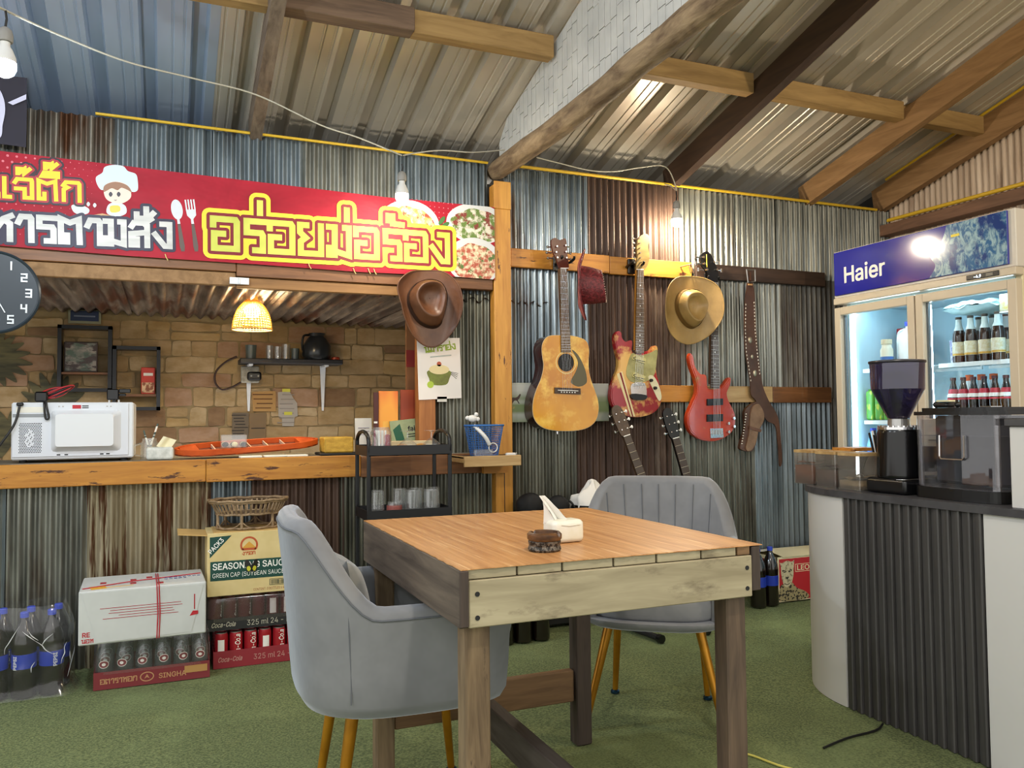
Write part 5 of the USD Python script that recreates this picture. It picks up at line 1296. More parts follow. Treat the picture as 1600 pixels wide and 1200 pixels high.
HSP = MB().poly(hp_, .016, WALL(0, YA+.012, 0)).build(ag, 'headstock', mat('headstock_brown', '#5b2c20', .3))
for px, py in ((300, 150), (296, 180), (302, 208), (345, 145), (347, 178), (350, 210)):
    p = RGp((px, py), 3.82); s_ = -1 if px < 320 else 1
    MB().cyl((p[0], YA-.0045, p[1]), (p[0], YA-.016, p[1]), .005, n=10).cyl((p[0]+s_*.012, YA+.018, p[1]), (p[0]+s_*.035, YA+.018, p[1]), .004, n=8).sphere((p[0]+s_*.04, YA+.018, p[1]), .008, 8, (1, .6, 1)).build(HSP, 'tuner', CHROME)
MB().poly(bar(RGp((322, 263), 3.82), RGp((362, 263), 3.82), .006, .006), .005, WALL(0, YA-.004, 0)).build(ag, 'nut', TEXT_W)
strings(n0, RGp((349, 902), YA), .040, .064, YA-.0135, YA-.0165, 6, .0004).build(ag, 'strings', STEEL)
p = RGp((325, 1120), YA); MB().cyl((p[0], YA+.05, p[1]+.006), (p[0], YA+.05, p[1]-.008), .006).build(ag, 'strap_button', CHROME)

# hangers
def hanger(px, py, y, label, cx=780, cy=340, s=10/3):
    t = thing('guitar_hanger', label, 'hanger'); p = trace([(px, py)], cx, cy, s, 3.9)[0]
    MB().rbox((p[0], 3.953, p[1]), (.05, .014, .085), .006).build(t, 'plate', BLACK, 30)
    MB().cyl((p[0], 3.946, p[1]), (p[0], y+.07, p[1]), .010).build(t, 'arm', BLACK)
    for d_ in (-.034, .034): MB().tube(spline([(p[0], y+.07, p[1]), (p[0]+d_, y+.06, p[1]-.005), (p[0]+d_*1.05, y+.0, p[1]+.004), (p[0]+d_, y-.012, p[1]+.018)], 5, False), .007, 8).build(t, 'prong', BLACK, True)
hanger(325, 232, YA, 'black wall hanger holding the acoustic guitar')
hanger(715, 246, 3.89, 'black wall hanger holding the red electric guitar with the long cream headstock')

eg = thing('electric_guitar', 'worn red and gold electric guitar with pale pickguard hanging left of the tan hat', 'guitar')
YE = 3.905
RED_E = mat('guitar_red_worn', '#8d1420', .2, 0, '#a91c26', (3, 3, 3), 4, third=('#e0b060', (4.2, 4.2, 4.2), .46, .54), extra={'coat_weight': .5, 'coat_roughness': .08})
eo = Polygon(RG([(625, 590), (640, 600), (643, 625), (662, 645), (688, 638), (697, 650), (697, 700), (750, 712), (765, 697), (790, 690), (808, 668), (825, 670), (828, 700), (820, 760), (822, 810), (838, 870), (848, 930), (840, 980), (810, 1015), (760, 1035), (700, 1040), (640, 1025), (600, 990), (583, 950), (583, 900), (600, 840), (620, 790), (624, 740), (612, 690), (603, 640), (608, 605)], YE, 5)).buffer(0)
slab(eo, YE, .042, .009).build(eg, 'body', RED_E, 35)
PGD = mat('guard_pale', '#b5ae73', .35, 0, '#8f8a55', (12, 12, 12))
gd = Polygon(RG([(694, 705), (755, 712), (790, 702), (822, 690), (819, 755), (803, 826), (772, 850), (720, 860), (684, 852), (662, 820), (668, 765)], YE, 5)).buffer(0).intersection(eo.buffer(-.004))
MB().poly(gd, .0025, WALL(0, YE, 0)).build(eg, 'pickguard', PGD)
CREAM = mat('control_cream', '#d8d0ac', .35)
MB().poly(Polygon(RG([(775, 832), (800, 824), (828, 868), (844, 930), (832, 955), (805, 905)], YE, 4)).intersection(eo.buffer(-.003)), .003, WALL(0, YE, 0)).build(eg, 'control_plate', CREAM)
for px, py in ((787, 848), (808, 888)):
    p = RGp((px, py), YE); MB().cyl((p[0], YE-.003, p[1]), (p[0], YE-.018, p[1]), .0095, .008).build(eg, 'knob', BLACK)
MB().poly(Polygon(RG([(612, 815), (640, 800), (708, 1036), (684, 1036)], YE, 1)).intersection(eo.buffer(-.002)), .0012, WALL(0, YE, 0)).build(eg, 'racing_stripe', mat('stripe_cream', '#e0cf9c', .35))
MB().poly(Polygon(RG([(626, 808), (634, 806), (698, 1036), (692, 1036)], YE, 1)).intersection(eo.buffer(-.002)), .0016, WALL(0, YE, 0)).build(eg, 'stripe_line', TEXT_M)
for (a, b) in (((697, 728), (755, 748)), ((697, 818), (752, 838))):
    MB().poly(bar(RGp(a, YE), RGp(b, YE), .020, .020).buffer(.004), .008, WALL(0, YE-.0025, 0)).build(eg, 'pickup', mat('pickup_cream', '#c7bd7f', .4))
    MB().tube(spline([(RGp(w, YE)[0], YE-.011, RGp(w, YE)[1]) for w in ((a[0]+12, a[1]-2), (a[0]-2, a[1]+2), (a[0]+10, a[1]+13), (b[0], b[1]+3))], 5, False), .0018, 5).build(eg, 'pickup_edge', BLACK, True)
MB().poly(Polygon(RG([(686, 866), (752, 862), (762, 925), (740, 948), (690, 945), (683, 920)], YE, 3)), .010, WALL(0, YE-.001, 0)).build(eg, 'bridge_plate', CHROME)
MB().poly(Polygon(RG([(684, 918), (758, 925), (760, 942), (742, 950), (690, 946)], YE, 3)), .014, WALL(0, YE-.001, 0)).build(eg, 'tailpiece', BLACK_STEEL)
for k in range(6):
    p = RGp((694+k*11, 872-.6*k), YE); MB().box((p[0], YE-.014, p[1]), (.007, .008, .014), b=.001).build(eg, 'saddle', STEEL)
n0, n1 = RGp((730, 275), YE), RGp((726, 705), YE)
FBP = MB().poly(bar(n0, n1, .043, .057), .006, WALL(0, YE-.006, 0)).build(eg, 'fretboard', ROSE_L)
MB().poly(bar(n0, RGp((727, 690), YE), .042, .055), .018, WALL(0, YE+.0125, 0)).build(eg, 'neck', HONEY_Z)
frets(n0, n1, .043, .057, YE-.0125, 21).build(FBP, 'frets', STEEL)
dm = MB()
for k in (3, 5, 7, 9, 12, 15, 17, 19):
    s_ = ((1-2**(-(k-.5)/12)))/(1-2**(-22/12)); p = n0+(n1-n0)*s_; dm.cyl((p[0], YE-.0120, p[1]), (p[0], YE-.0127, p[1]), .004, n=10)
dm.build(FBP, 'fret_markers', TEXT_W)
HSP = MB().poly(Polygon(RG([(712, 272), (718, 205), (714, 160), (722, 112), (745, 90), (770, 88), (781, 110), (774, 150), (781, 200), (772, 248), (749, 272)], YE, 5)), .014, WALL(0, YE+.010, 0)).build(eg, 'headstock', mat('headstock_gold', '#8d7440', .35, 0, '#6e5a30', (10, 10, 30)))
for k in range(6):
    p = RGp((722+k*1.5, 110+k*25), YE); MB().cyl((p[0]+.004, YE-.004, p[1]), (p[0]+.004, YE-.014, p[1]), .004, n=8).cyl((p[0]-.006, YE+.004, p[1]), (p[0]-.022, YE+.004, p[1]), .0035, n=8).sphere((p[0]-.026, YE+.004, p[1]), .007, 8, (1, .6, 1)).build(HSP, 'tuner', CHROME)
MB().poly(bar(RGp((712, 271), YE), RGp((749, 271), YE), .004, .004), .004, WALL(0, YE-.004, 0)).build(eg, 'nut', TEXT_W)
strings(n0, RGp((722, 895), YE), .040, .060, YE-.015, YE-.016, 6).build(eg, 'strings', STEEL)

bg = thing('bass_guitar', 'worn orange-red bass guitar hanging right of the tan hat', 'guitar')
YB = 3.905
RB = lambda pts, y=YB, n=6: traced(pts, 1060, 380, 3.335, y, n)
RBp = lambda p, y=YB: trace([p], 1060, 380, 3.335, y)[0]
RED_B = mat('bass_red_worn', '#c8481c', .2, 0, '#a82c16', (3, 3, 3), 4, third=('#a8713c', (9, 9, 9), .60, .68), extra={'coat_weight': .5, 'coat_roughness': .08})
bo = Polygon(RB([(66, 573), (80, 590), (90, 640), (118, 680), (148, 690), (158, 755), (212, 757), (238, 735), (262, 702), (276, 704), (272, 740), (256, 780), (264, 820), (290, 870), (300, 920), (287, 975), (250, 1010), (190, 1032), (120, 1024), (70, 992), (48, 945), (50, 890), (75, 830), (97, 770), (90, 710), (68, 650), (58, 600)])).buffer(0)
slab(bo, YB, .040, .010).build(bg, 'body', RED_B, 35)
n0, n1 = RBp((182, 205)), RBp((184, 757))
FBP = MB().poly(bar(n0, n1, .040, .060), .006, WALL(0, YB-.006, 0)).build(bg, 'fretboard', mat('fretboard_dark', '#3d3026', .4))
MB().poly(bar(n0, RBp((184, 735)), .038, .056), .018, WALL(0, YB+.0125, 0)).build(bg, 'neck', ROSE)
frets(n0, n1, .040, .060, YB-.0125, 22).build(FBP, 'frets', STEEL)
dm = MB()
for k in (5, 7, 9, 12, 15, 17, 19): 
    s_ = ((1-2**(-(k-.5)/12)))/(1-2**(-23/12)); p = n0+(n1-n0)*s_; dm.cyl((p[0], YB-.0120, p[1]), (p[0], YB-.0127, p[1]), .004, n=10)
dm.build(FBP, 'fret_markers', TEXT_W)
HSP = MB().poly(Polygon(RB([(160, 205), (150, 160), (118, 110), (112, 70), (135, 45), (160, 50), (180, 85), (205, 150), (203, 205)], YB, 5)), .014, WALL(0, YB+.010, 0)).build(bg, 'headstock', BLACK)
for (px, py), s_ in (((122, 75), -1), ((126, 108), -1), ((140, 140), -1), ((176, 100), 1), ((192, 140), 1)):
    p = RBp((px, py)); MB().cyl((p[0], YB-.004, p[1]), (p[0], YB-.02, p[1]), .007, n=10).cyl((p[0]+s_*.01, YB+.0, p[1]), (p[0]+s_*.04, YB+.0, p[1]), .004, n=8).box((p[0]+s_*.045, YB, p[1]), (.014, .006, .024), b=.002).build(HSP, 'tuner', CHROME)
MB().tube([(RBp((140, 60))[0], YB-.012, RBp((140, 60))[1]), (RBp((142, 128))[0], YB-.013, RBp((142, 128))[1])], .0035, 6).build(bg, 'yellow_tie', mat('tie_yellow', '#c8b23c', .5))
for a, b in ((812, 846), (893, 930)):
    MB().poly(RB([(146, a), (228, a-3), (228, b-3), (146, b)], YB, 1), .010, WALL(0, YB+.001, 0)).build(bg, 'pickup', BLACK)
MB().poly(RB([(160, 966), (226, 964), (230, 1012), (163, 1015)], YB, 1), .012, WALL(0, YB+.001, 0)).build(bg, 'bridge', CHROME)
for k in range(4):
    p = RBp((172+k*15, 985)); MB().box((p[0], YB-.015, p[1]), (.009, .008, .024), b=.001).build(bg, 'saddle', STEEL)
for px, py in ((283, 912), (255, 939), (284, 955), (256, 983)):
    p = RBp((px, py)); MB().cyl((p[0], YB+.002, p[1]), (p[0], YB-.016, p[1]), .0095, .0085).build(bg, 'knob', CHROME)
strings(n0, RBp((193, 985)), .036, .056, YB-.015, YB-.018, 5, .0009).build(bg, 'strings', STEEL)
hanger(182, 188, YB, 'black wall hanger holding the bass guitar', 1060, 380, 3.335)

# ------------------------------------------------------------------ gun belt with holster
gbt = thing('gun_belt', 'brown leather gun belt with white stitching and a holster, right of the bass guitar', 'belt')
YG = 3.94
LEATH_D = mat('leather_belt', '#5a3a28', .45, 0, '#432a1c', (9, 9, 9), 4, .3, .7, .3, (40, 40, 40), .003, True)
belt = Polygon(RB([(363, 200), (386, 200), (393, 240), (399, 300), (405, 450), (415, 560), (430, 680), (440, 745), (470, 820), (512, 890), (528, 960), (539, 1090), (538, 1150), (526, 1155), (518, 1040), (505, 952), (462, 925), (430, 870), (400, 815), (378, 788), (374, 720), (360, 640), (348, 560), (343, 450), (346, 320), (355, 240)], YG, 4)).buffer(0)
MB().poly(belt, .007, WALL(0, YG+.006, 0)).build(gbt, 'strap', LEATH_D)
sd = MB()
for side in ([(346, 320), (343, 450), (348, 560), (360, 640), (372, 715)], [(398, 310), (403, 450), (413, 560), (427, 680)]):
    pth = LineString(trace(side, 1060, 380, 3.335, YG))
    for s_ in np.linspace(0, 1, 22):
        p = pth.interpolate(s_, normalized=True); sd.box((p.x+(.006 if side[0][0] < 370 else -.006), YG-.002, p.y), (.006, .0025, .010), b=.0008)
sd.build(gbt, 'stitches', mat('stitch_white', '#d9d2c2', .6), kind='stuff')
for (px, py), r in (((373, 505), .017), ((384, 592), .011), ((399, 678), .017)):
    p = RBp((px, py), YG); MB().sphere((p[0], YG-.001, p[1]), r, 14, (.9, .35, 1.2)).build(gbt, 'oval_stud', mat('stud_silver', '#a59c86', .3, .8), True)
MB().tube([(RBp(w, YG)[0], YG-.004, RBp(w, YG)[1]) for w in ((352, 138), (396, 140), (398, 200), (360, 205))], .0045, 6, True).build(gbt, 'buckle', STEEL)
MB().poly(bar(RBp((374, 150), YG), RBp((374, 215), YG), .012, .016), .004, WALL(0, YG+.003, 0)).build(gbt, 'buckle_tongue', LEATH_B)
p = RBp((373, 216), YG); MB().box((p[0], YG-.003, p[1]), (.032, .006, .012), b=.002).build(gbt, 'keeper', mat('keeper_tan', '#b48a5c', .5))
hl = Polygon(RB([(332, 880), (360, 845), (402, 828), (435, 880), (430, 930), (405, 980), (388, 1050), (365, 1085), (315, 1075), (309, 1050), (335, 960)], YG, 5)).buffer(0)
MB().poly(hl, .022, WALL(0, YG-.002, 0)).build(gbt, 'holster', LEATH_D)
MB().poly(Polygon(RB([(362, 870), (398, 838), (425, 880), (425, 925), (400, 975), (385, 1040), (360, 1078), (335, 1070), (352, 985)], YG, 5)).buffer(0), .008, WALL(0, YG-.024, 0)).build(gbt, 'holster_face', mat('leather_worn', '#8a6a4e', .5, 0, '#6d4f38', (12, 12, 12)))
MB().poly(bar(RBp((350, 960), YG), RBp((412, 978), YG), .018, .018), .004, WALL(0, YG-.032, 0)).build(gbt, 'holster_strap', LEATH_B)
lc_ = MB()
for k in range(12):
    p = RBp((336-2.0*k, 890+k*14), YG); lc_.box((p[0]+.004, YG-.0245, p[1]), (.010, .003, .006), b=.0008)
lc_.build(gbt, 'lacing', LOOK['stitch_white'], kind='stuff')

# picture behind the acoustic guitar
pt = thing('horse_painting', 'unframed painting of a galloping horse on the wall behind the acoustic guitar', 'painting')
a_, b_ = at(793, 598, y=3.95), at(951, 658, y=3.95)
MB().span((a_[0], 3.945, b_[2]), (b_[0], 3.96, a_[2]), .001).build(pt, 'canvas', mat('painting_field', '#a8aaa4', .6, 0, '#6a7a52', (.3, .3, 9), 2, .42, .58, third=('#c9a24e', (9, 9, 9), .58, .68)))
hx, hz = at(805, 622, y=3.95)[0], at(805, 624, y=3.95)[2]
HORSE = Polygon(spline([(-.06, .0), (-.045, .018), (.0, .018), (.03, .03), (.055, .055), (.07, .05), (.062, .03), (.045, .005), (.03, -.01), (.05, -.04), (.04, -.045), (.015, -.015), (-.02, -.015), (-.05, -.05), (-.058, -.045), (-.045, -.01)], 4))
MB().poly(affinity.translate(affinity.scale(HORSE.buffer(0), .42, .5, origin=(0, 0)), hx+.0, hz), .0008, WALL(0, 3.945, 0)).build(pt, 'horse_print', mat('horse_dark', '#3a2a26', .6))
# ------------------------------------------------------------------ bottles and cans
def bottle_mesh(prof, n=24): return MB().lathe(prof, n=n)
COLA = mat('cola_liquid', '#120a08', .12, extra={'coat_weight': .6, 'coat_roughness': .05})
PEPSI_B = mat('label_pepsi_blue', '#1b35a3', .35)
CAP_B = mat('cap_blue', '#2e45b8', .4)
def pepsi(label, group, M):
    t = thing('cola_bottle', label, 'bottle', M, group)
    bottle_mesh([(0, 0), (.030, 0), (.043, .008), (.044, .03), (.042, .10), (.0425, .175), (.044, .20), (.040, .232), (.026, .268), (.0145, .292), (.0135, .305), (0, .305)]).build(t, 'body', COLA, 40)
    bottle_mesh([(.0428, .115), (.0434, .116), (.0436, .168), (.0428, .170)]).build(t, 'label', PEPSI_B, 40)
    bottle_mesh([(0, .304), (.0155, .304), (.0155, .322), (.013, .325), (0, .325)], 18).build(t, 'cap', CAP_B, 30)
    lm = MB()
    tm = meshkit.text_mesh('PEPSI', .013, .0008, True); v = np.array(tm.vertices); v[:, 0] -= v[:, 0].mean(); v[:, 1] -= v[:, 1].mean()
    a = v[:, 1]/.0436; r_ = .0436+v[:, 2]
    lm.raw(np.stack([r_*np.sin(.25-a), -r_*np.cos(.25-a), .142+v[:, 0]], 1), tm.faces); lm.build(t, 'label_lettering', TEXT_W)
    return t
PP = [(-.412, 3.70), (-.504, 3.69), (-.600, 3.70), (-.400, 3.80), (-.495, 3.79), (-.592, 3.795)]
LP = ['front cola bottle nearest the white box in the crinkled film, its label readable', 'middle cola bottle of the front row in the crinkled film', 'cola bottle at the left picture edge in the front row of the crinkled film', 'rear cola bottle nearest the white box in the crinkled film, its cap highest', 'middle cola bottle of the rear row in the crinkled film', 'cola bottle at the left picture edge in the rear row of the crinkled film']
pb0 = pepsi(LP[0], 'cola bottles in the film pack', mat4((PP[0][0], PP[0][1], 0), .15))
for i, (x, y) in enumerate(PP[1:]): dup(pb0, mat4((x, y, 0), .3*i-.9), LP[i+1])
PQ = [(1.462, 3.60), (1.553, 3.598), (1.645, 3.60), (1.47, 3.695), (1.562, 3.692), (1.654, 3.69)]
for i, (x, y) in enumerate(PQ): dup(pb0, mat4((x, y, 0), [2.2, .5, 2.4, 1, 2, 3][i]), ('%s cola bottle of the front row in the bundle seen under the table' % ['left', 'middle', 'right'][i]) if i < 3 else 'cola bottle hidden in the rear row of the bundle under the table', group='cola bottles in the bundle under the table')
for x, y, l in ((3.005, 3.69, 'cola bottle at the left of the two beside the red leopard carton'), (3.098, 3.70, 'cola bottle touching the red leopard carton, right of the two')): dup(pb0, mat4((x, y, 0), 1.2), l, group='cola bottles beside the red carton')
# crinkled film round the left pack
fw = thing('film_wrap', 'crinkled clear plastic film wrapped round the cola bottles at the left edge', 'plastic film')
rows = []
th = np.arange(96)/96*2*PI
for z in np.concatenate([np.linspace(.004, .30, 16), np.linspace(.315, .345, 4)]):
    flare = .030*max(0, 1-z/.05)+.0
    n_ = 5.0
    k = (np.abs(np.cos(th))**n_+np.abs(np.sin(th))**n_)**(-1/n_)
    sh_ = 1 if z < .24 else 1-.22*((z-.24)/.11)**1.5
    P = np.stack([(.163*sh_+flare)*k*np.cos(th), (.106*sh_+flare*.5)*k*np.sin(th), z+0*th], 1)
    w = meshkit.fbm(np.stack([P[:, 0]*16, P[:, 1]*16, P[:, 2]*13+0*th], 1), 3, 4)-.5
    P[:, :2] *= (1+.16*w)[:, None]; P[:, 2] += .03*w*(z > .28)
    rows.append(P)
V = np.array(rows)+np.array([-.505, 3.747, 0])
MB().raw(V.reshape(-1, 3), grid_faces(len(rows), 96, False, True)).build(fw, 'film', pane('crinkle_film', (.97, .98, .98), .04, .12, .02, (.85, .87, .9)), True)
tw_ = MB(); rr = np.random.default_rng(21)
for a in range(14):
    i0, j0 = int(rr.integers(50, 92)), int(rr.integers(2, 12)); L = int(rr.integers(3, 7)); sl = rr.uniform(-2.4, 2.4)
    q = [V[min(j0+k, len(V)-1)][int(i0+sl*k) % 96]+np.array([0, -.002, 0]) for k in range(L)]
    tw_.tube(spline(q, 4, False), np.concatenate([np.linspace(.0004, .0022, 2*(L-1)), np.linspace(.0022, .0004, 2*(L-1)+1)]), 5)
tw_.build(fw, 'film_fold', pane('fold_film', (.9, .91, .93), .2, .15, .45, (.88, .89, .9)), True, kind='stuff')

# water tray
def carton_tray(name, label, x0, x1, y0, y1, z0, h, material, M=None):
    t = thing(name, label, 'carton tray', mat4(((x0+x1)/2, y0, z0)) if M is None else M)
    w, d = (x1-x0)/2, y1-y0
    MB().span((-w, 0, 0), (w, .004, h)).build(t, 'front_wall', material); MB().span((-w, d-.004, 0), (w, d, h)).build(t, 'back_wall', material)
    MB().span((-w, .004, 0), (-w+.004, d-.004, h)).build(t, 'side_wall', material); MB().span((w-.004, .004, 0), (w, d-.004, h)).build(t, 'side_wall', material)
    MB().span((-w+.004, .004, 0), (w-.004, d-.004, .003)).build(t, 'bottom', material)
    return t
SINGHA = mat('tray_maroon', '#7c2a30', .6)
TX = (-.262, .168)
stt = carton_tray('water_tray', 'maroon carton tray of clear water bottles on the turf under the white box', TX[0], TX[1], 3.655, 3.93, 0, .068, SINGHA)
GOLDP = mat('print_gold', '#b98c62', .55)
MB().text('SINGHA', .019, WALL(.02, 0, .020), .0008, True).build(stt, 'lettering', GOLDP)
MB().poly(thai('otarahotok' if False else 'otarahok', (-.190, .022), (-.055, .022), .018, 0, .10), .0008, WALL(0, 0, 0)).build(stt, 'thai_lettering', GOLDP)
MB().poly(affinity.scale(Point(-.022, .032).buffer(1), .026, .019).difference(affinity.scale(Point(-.022, .032).buffer(1), .022, .015)), .0008, WALL(0, 0, 0)).poly([(-.032, .024), (-.022, .042), (-.012, .024), (-.022, .03)], .0008, WALL(0, 0, 0)).build(stt, 'emblem', GOLDP)
MB().span((.118, -.001, .028), (.205, 0, .056)).build(stt, 'gold_patch', mat('patch_gold', '#b58a50', .5))
WATER = pane('pet_bottle', (.93, .95, .96), .08, .06, .04, (.75, .78, .8))
wb0 = None
for i in range(6):
    for j in range(4):
        x, y = TX[0]+.036+i*.0715, 3.655+.038+j*.066
        if wb0 is None:
            wb0 = thing('water_bottle', 'first water bottle from the left in the front row of the maroon tray', 'bottle', mat4((x, y, .004)), 'water bottles in the maroon tray')
            bottle_mesh([(0, 0), (.024, 0), (.030, .005), (.0305, .10), (.029, .125), (.018, .155), (.0125, .168), (.0125, .172), (0, .172)], 20).build(wb0, 'body', WATER, 40)
            bottle_mesh([(0, .1722), (.0145, .1722), (.0145, .187), (0, .188)], 14).build(wb0, 'cap', WHITE, 30)
            e = MB()
            for (r_, rz_, dr, m_) in ((.019, .0155, .0006, TEXT_W), (.0165, .013, .0011, SINGHA), (.007, .006, .0016, TEXT_W)):
                q = MB(); pts = np.array([(r_*math.cos(a), rz_*math.sin(a)) for a in np.arange(20)/20*2*PI]+[(0, 0)])
                a_ = pts[:, 0]/.0305; rr_ = .0305+dr
                q.raw(np.stack([rr_*np.sin(a_), -rr_*np.cos(a_), .092+pts[:, 1]], 1), [[k, (k+1) % 20, 20] for k in range(20)]); q.build(wb0, 'oval_label', m_)
        else:
            dup(wb0, mat4((x, y, .004), .25*math.sin(i*5+j*3)), '%s water bottle from the left in the front row of the maroon tray' % ['first', 'second', 'third', 'fourth', 'fifth', 'sixth'][i] if j == 0 else 'clear water bottle behind the front row in the maroon tray')
sf = thing('shrink_film', 'clear shrink film stretched over the water bottles in the maroon tray', 'plastic film')
def film_cap(x0, x1, y0, y1, z0, z1, seed, amp=.006):
    rows = []; th = np.arange(72)/72*2*PI; n_ = 9.0; k = (np.abs(np.cos(th))**n_+np.abs(np.sin(th))**n_)**(-1/n_)
    for z, s_ in [(z0, 1), (z0+.4*(z1-z0), 1), (z1-.02, .985), (z1-.004, .94), (z1, .6), (z1, .1)]:
        P = np.stack([(x0+x1)/2+(x1-x0)/2*s_*k*np.cos(th), (y0+y1)/2+(y1-y0)/2*s_*k*np.sin(th), z+0*th], 1)
        w = meshkit.fbm(P*20+seed, 3, seed)-.5; P[:, :2] += (P[:, :2]-np.array([(x0+x1)/2, (y0+y1)/2]))*(w*amp*8)[:, None]*(z > z0+.01); P[:, 2] += w*amp*(z > z0+.01)
        rows.append(P)
    return MB().raw(np.array(rows).reshape(-1, 3), grid_faces(len(rows), 72, False, True))
film_cap(TX[0]-.003, TX[1]+.003, 3.652, 3.933, .058, .1985, 3, .003).build(sf, 'film', pane('shrink_film', (.97, .97, .98), .05, .10, .03, (.85, .87, .9)), True)

# white box with red straps
wx = thing('white_box', 'white delivery box tied with red string on top of the water tray', 'box', mat4((-.080, 3.57, .2005), math.radians(1.5)))
BW, BD, BH = .458, .315, .205
WB_ = mat('white_carton', '#c9ccca', .6, 0, '#bfc2c0', (5, 5, 5))
MB().box((0, BD/2, BH/2), (BW, BD, BH), b=.004).build(wx, 'carton', WB_)
MB().poly([(-BW/2+.01, BH-.006), (BW/2-.01, BH-.008), (BW/2-.055, .012), (-BW/2+.065, .006)], .0022, WALL(0, 0, 0)).build(wx, 'front_flap', WB_)
MB().poly([(BW/2-.062, .045), (BW/2-.03, .05), (BW/2-.03, .063), (BW/2-.05, .064)], .001, WALL(0, -.0021, .03)).build(wx, 'red_mark', RED)
lines_ = MB()
for k in range(5): lines_.box((-.01+.02*(k % 2), -.0028, .135-.010*k), (.23-.03*k % .1+.06, .0008, .0018))
lines_.build(wx, 'printed_lines', TEXT_R)
MB().box((.185, -.0028, .13), (.004, .0008, .06)).build(wx, 'side_print', TEXT_R)
MB().text('RE', .017, WALL(-BW/2+.012, -.0004, .032), .0008, True).build(wx, 'lettering', RED)
MB().poly(thai('noh', (-BW/2+.012, .010), (-BW/2+.055, .010), .013, 0, .10), .0008, WALL(0, -.0004, 0)).build(wx, 'thai_lettering', RED)
STRING = mat('red_string', '#b5343f', .5)
for dx in (0, .008): MB().tube([(.045+dx, BD-.05, BH+.002), (.046+dx, .02, BH+.003), (.046+dx, -.004, BH-.002), (.05+dx, -.005, .10), (.047+dx, -.003, .0)], .0022, 6).build(wx, 'string', STRING)
MB().tube(spline([(-BW/2+.01, .05, BH+.002), (-.05, .12, BH+.004), (.046, .15, BH+.003), (BW/2-.01, .20, BH+.002)], 6, False), .0022, 6).build(wx, 'string', STRING, True)
RT_ = mat4((0, 0, BH), R=np.eye(3))
MB().box((-.165, .06, BH+.0008), (.055, .06, .0012), R=rotz(.2)).build(wx, 'yellow_sticker', mat('sticker_amber', '#dca73a', .5))
MB().box((-.09, .055, BH+.0006), (.10, .012, .001), R=rotz(.12)).build(wx, 'tape_strip', mat('tape_amber', '#d8b878', .4))
for x, y in ((-.15, .15), (-.04, .1), (-.04, .17), (.06, .06), (.02, .2)): MB().box((x, y, BH+.0006), (.022, .035, .001)).build(wx, 'red_print', TEXT_R)
hw = MB(); rr = np.random.default_rng(9)
for ln in range(2):
    x = .075
    while x < (.21 if ln == 0 else .15):
        q = [(x+.004*k+.003*rr.random(), .155-.03*ln+.008*(rr.random()-.3), BH+.0014) for k in range(4)]; hw.tube(q, .0011, 4); x += .018
hw.build(wx, 'handwriting', mat('pen_blue', '#2c3f86', .6), kind='stuff')

# cola can trays
CAN_R = mat('can_red', '#a51f2a', .3, .2); CAN_D = mat('can_dark_red', '#5d1822', .35, .2)
TR_R = mat('tray_red', '#8e2530', .55); TR_K = mat('tray_black', '#232426', .5)
c1 = carton_tray('can_tray', 'red carton tray of drink cans on the turf, lowest under the sauce carton', .186, .556, 3.752, 3.992-.03, 0, .072, TR_R)
c2 = carton_tray('can_tray', 'black carton tray of dark red cans directly under the sauce carton', .160, .530, 3.775, 3.985-.01, .1545, .050, TR_K)
for t, col, z_, dx in ((c1, mat('print_tan', '#b98a80', .55), .024, 0), (c2, mat('print_pale', '#b9b5a4', .55), .012, .0)):
    MB().text('325 ml 24 - Pack', .023, WALL(-.022, 0, z_), .0008, False, sx=.86).build(t, 'lettering', col)
    MB().text('Coca-Cola', .019, mat4((-.168, 0, z_+.003), R=RW @ np.array([[1, .25, 0], [0, 1, 0], [0, 0, 1]])), .0008, True, sx=.72).build(t, 'script_lettering', col)
can0 = {}
NTH = ['first', 'second', 'third', 'fourth', 'fifth', 'sixth']
def can(kind, x, y, z, rz, label, group):
    if kind not in can0:
        t = thing('drink_can', label, 'can', mat4((x, y, z), rz), group)
        bottle_mesh([(0, .003), (.020, .003), (.023, 0), (.0275, .010), (.0275, .128), (.0235, .139), (.0245, .142), (.0235, .1425), (.0225, .139), (0, .139)], 22).build(t, 'body', CAN_R if kind == 'r' else CAN_D, 40)
        MB().lathe([(0, .1391), (.0222, .1391), (.0235, .1412), (.0238, .1428), (.0245, .1428), (.0246, .140)][::1], n=22).build(t, 'lid', STEEL, 40)
        lm = MB()
        tm = meshkit.text_mesh('Coca-Cola' if kind == 'r' else 'Coca', .022, .0006, True); v = np.array(tm.vertices); v[:, 0] += .2*v[:, 1]; v[:, 0] -= v[:, 0].mean(); v[:, 1] -= v[:, 1].mean(); v[:, 0] *= .72
        a = v[:, 1]/.0276; r_ = .0276+v[:, 2]
        lm.raw(np.stack([r_*np.sin(.25-a), -r_*np.cos(.25-a), .075+v[:, 0]], 1), tm.faces); lm.build(t, 'lettering', TEXT_W)
        q = MB(); us = np.linspace(2.0, 3.0, 8); q.sheet(lambda u, w: np.stack([.0279*np.sin(u), -.0279*np.cos(u), w], -1), us, np.linspace(.05, .115, 3)); q.build(t, 'white_panel', TEXT_W)
        can0[kind] = t
    else:
        dup(can0[kind], mat4((x, y, z), rz), label, group=group)
rr = np.random.default_rng(11)
for i in range(6):
    for j in range(4):
        can('r', .186+.034+i*.060, 3.752+.031+j*.0485*1.15, .004, [2.6*-1, 0, .15, -2.4, .1, -.1][i]+.2*j, ('%s red drink can from the left in the front row of the lowest tray' % NTH[i]) if j == 0 else 'red drink can behind the front row in the lowest tray', 'cans in the red tray')
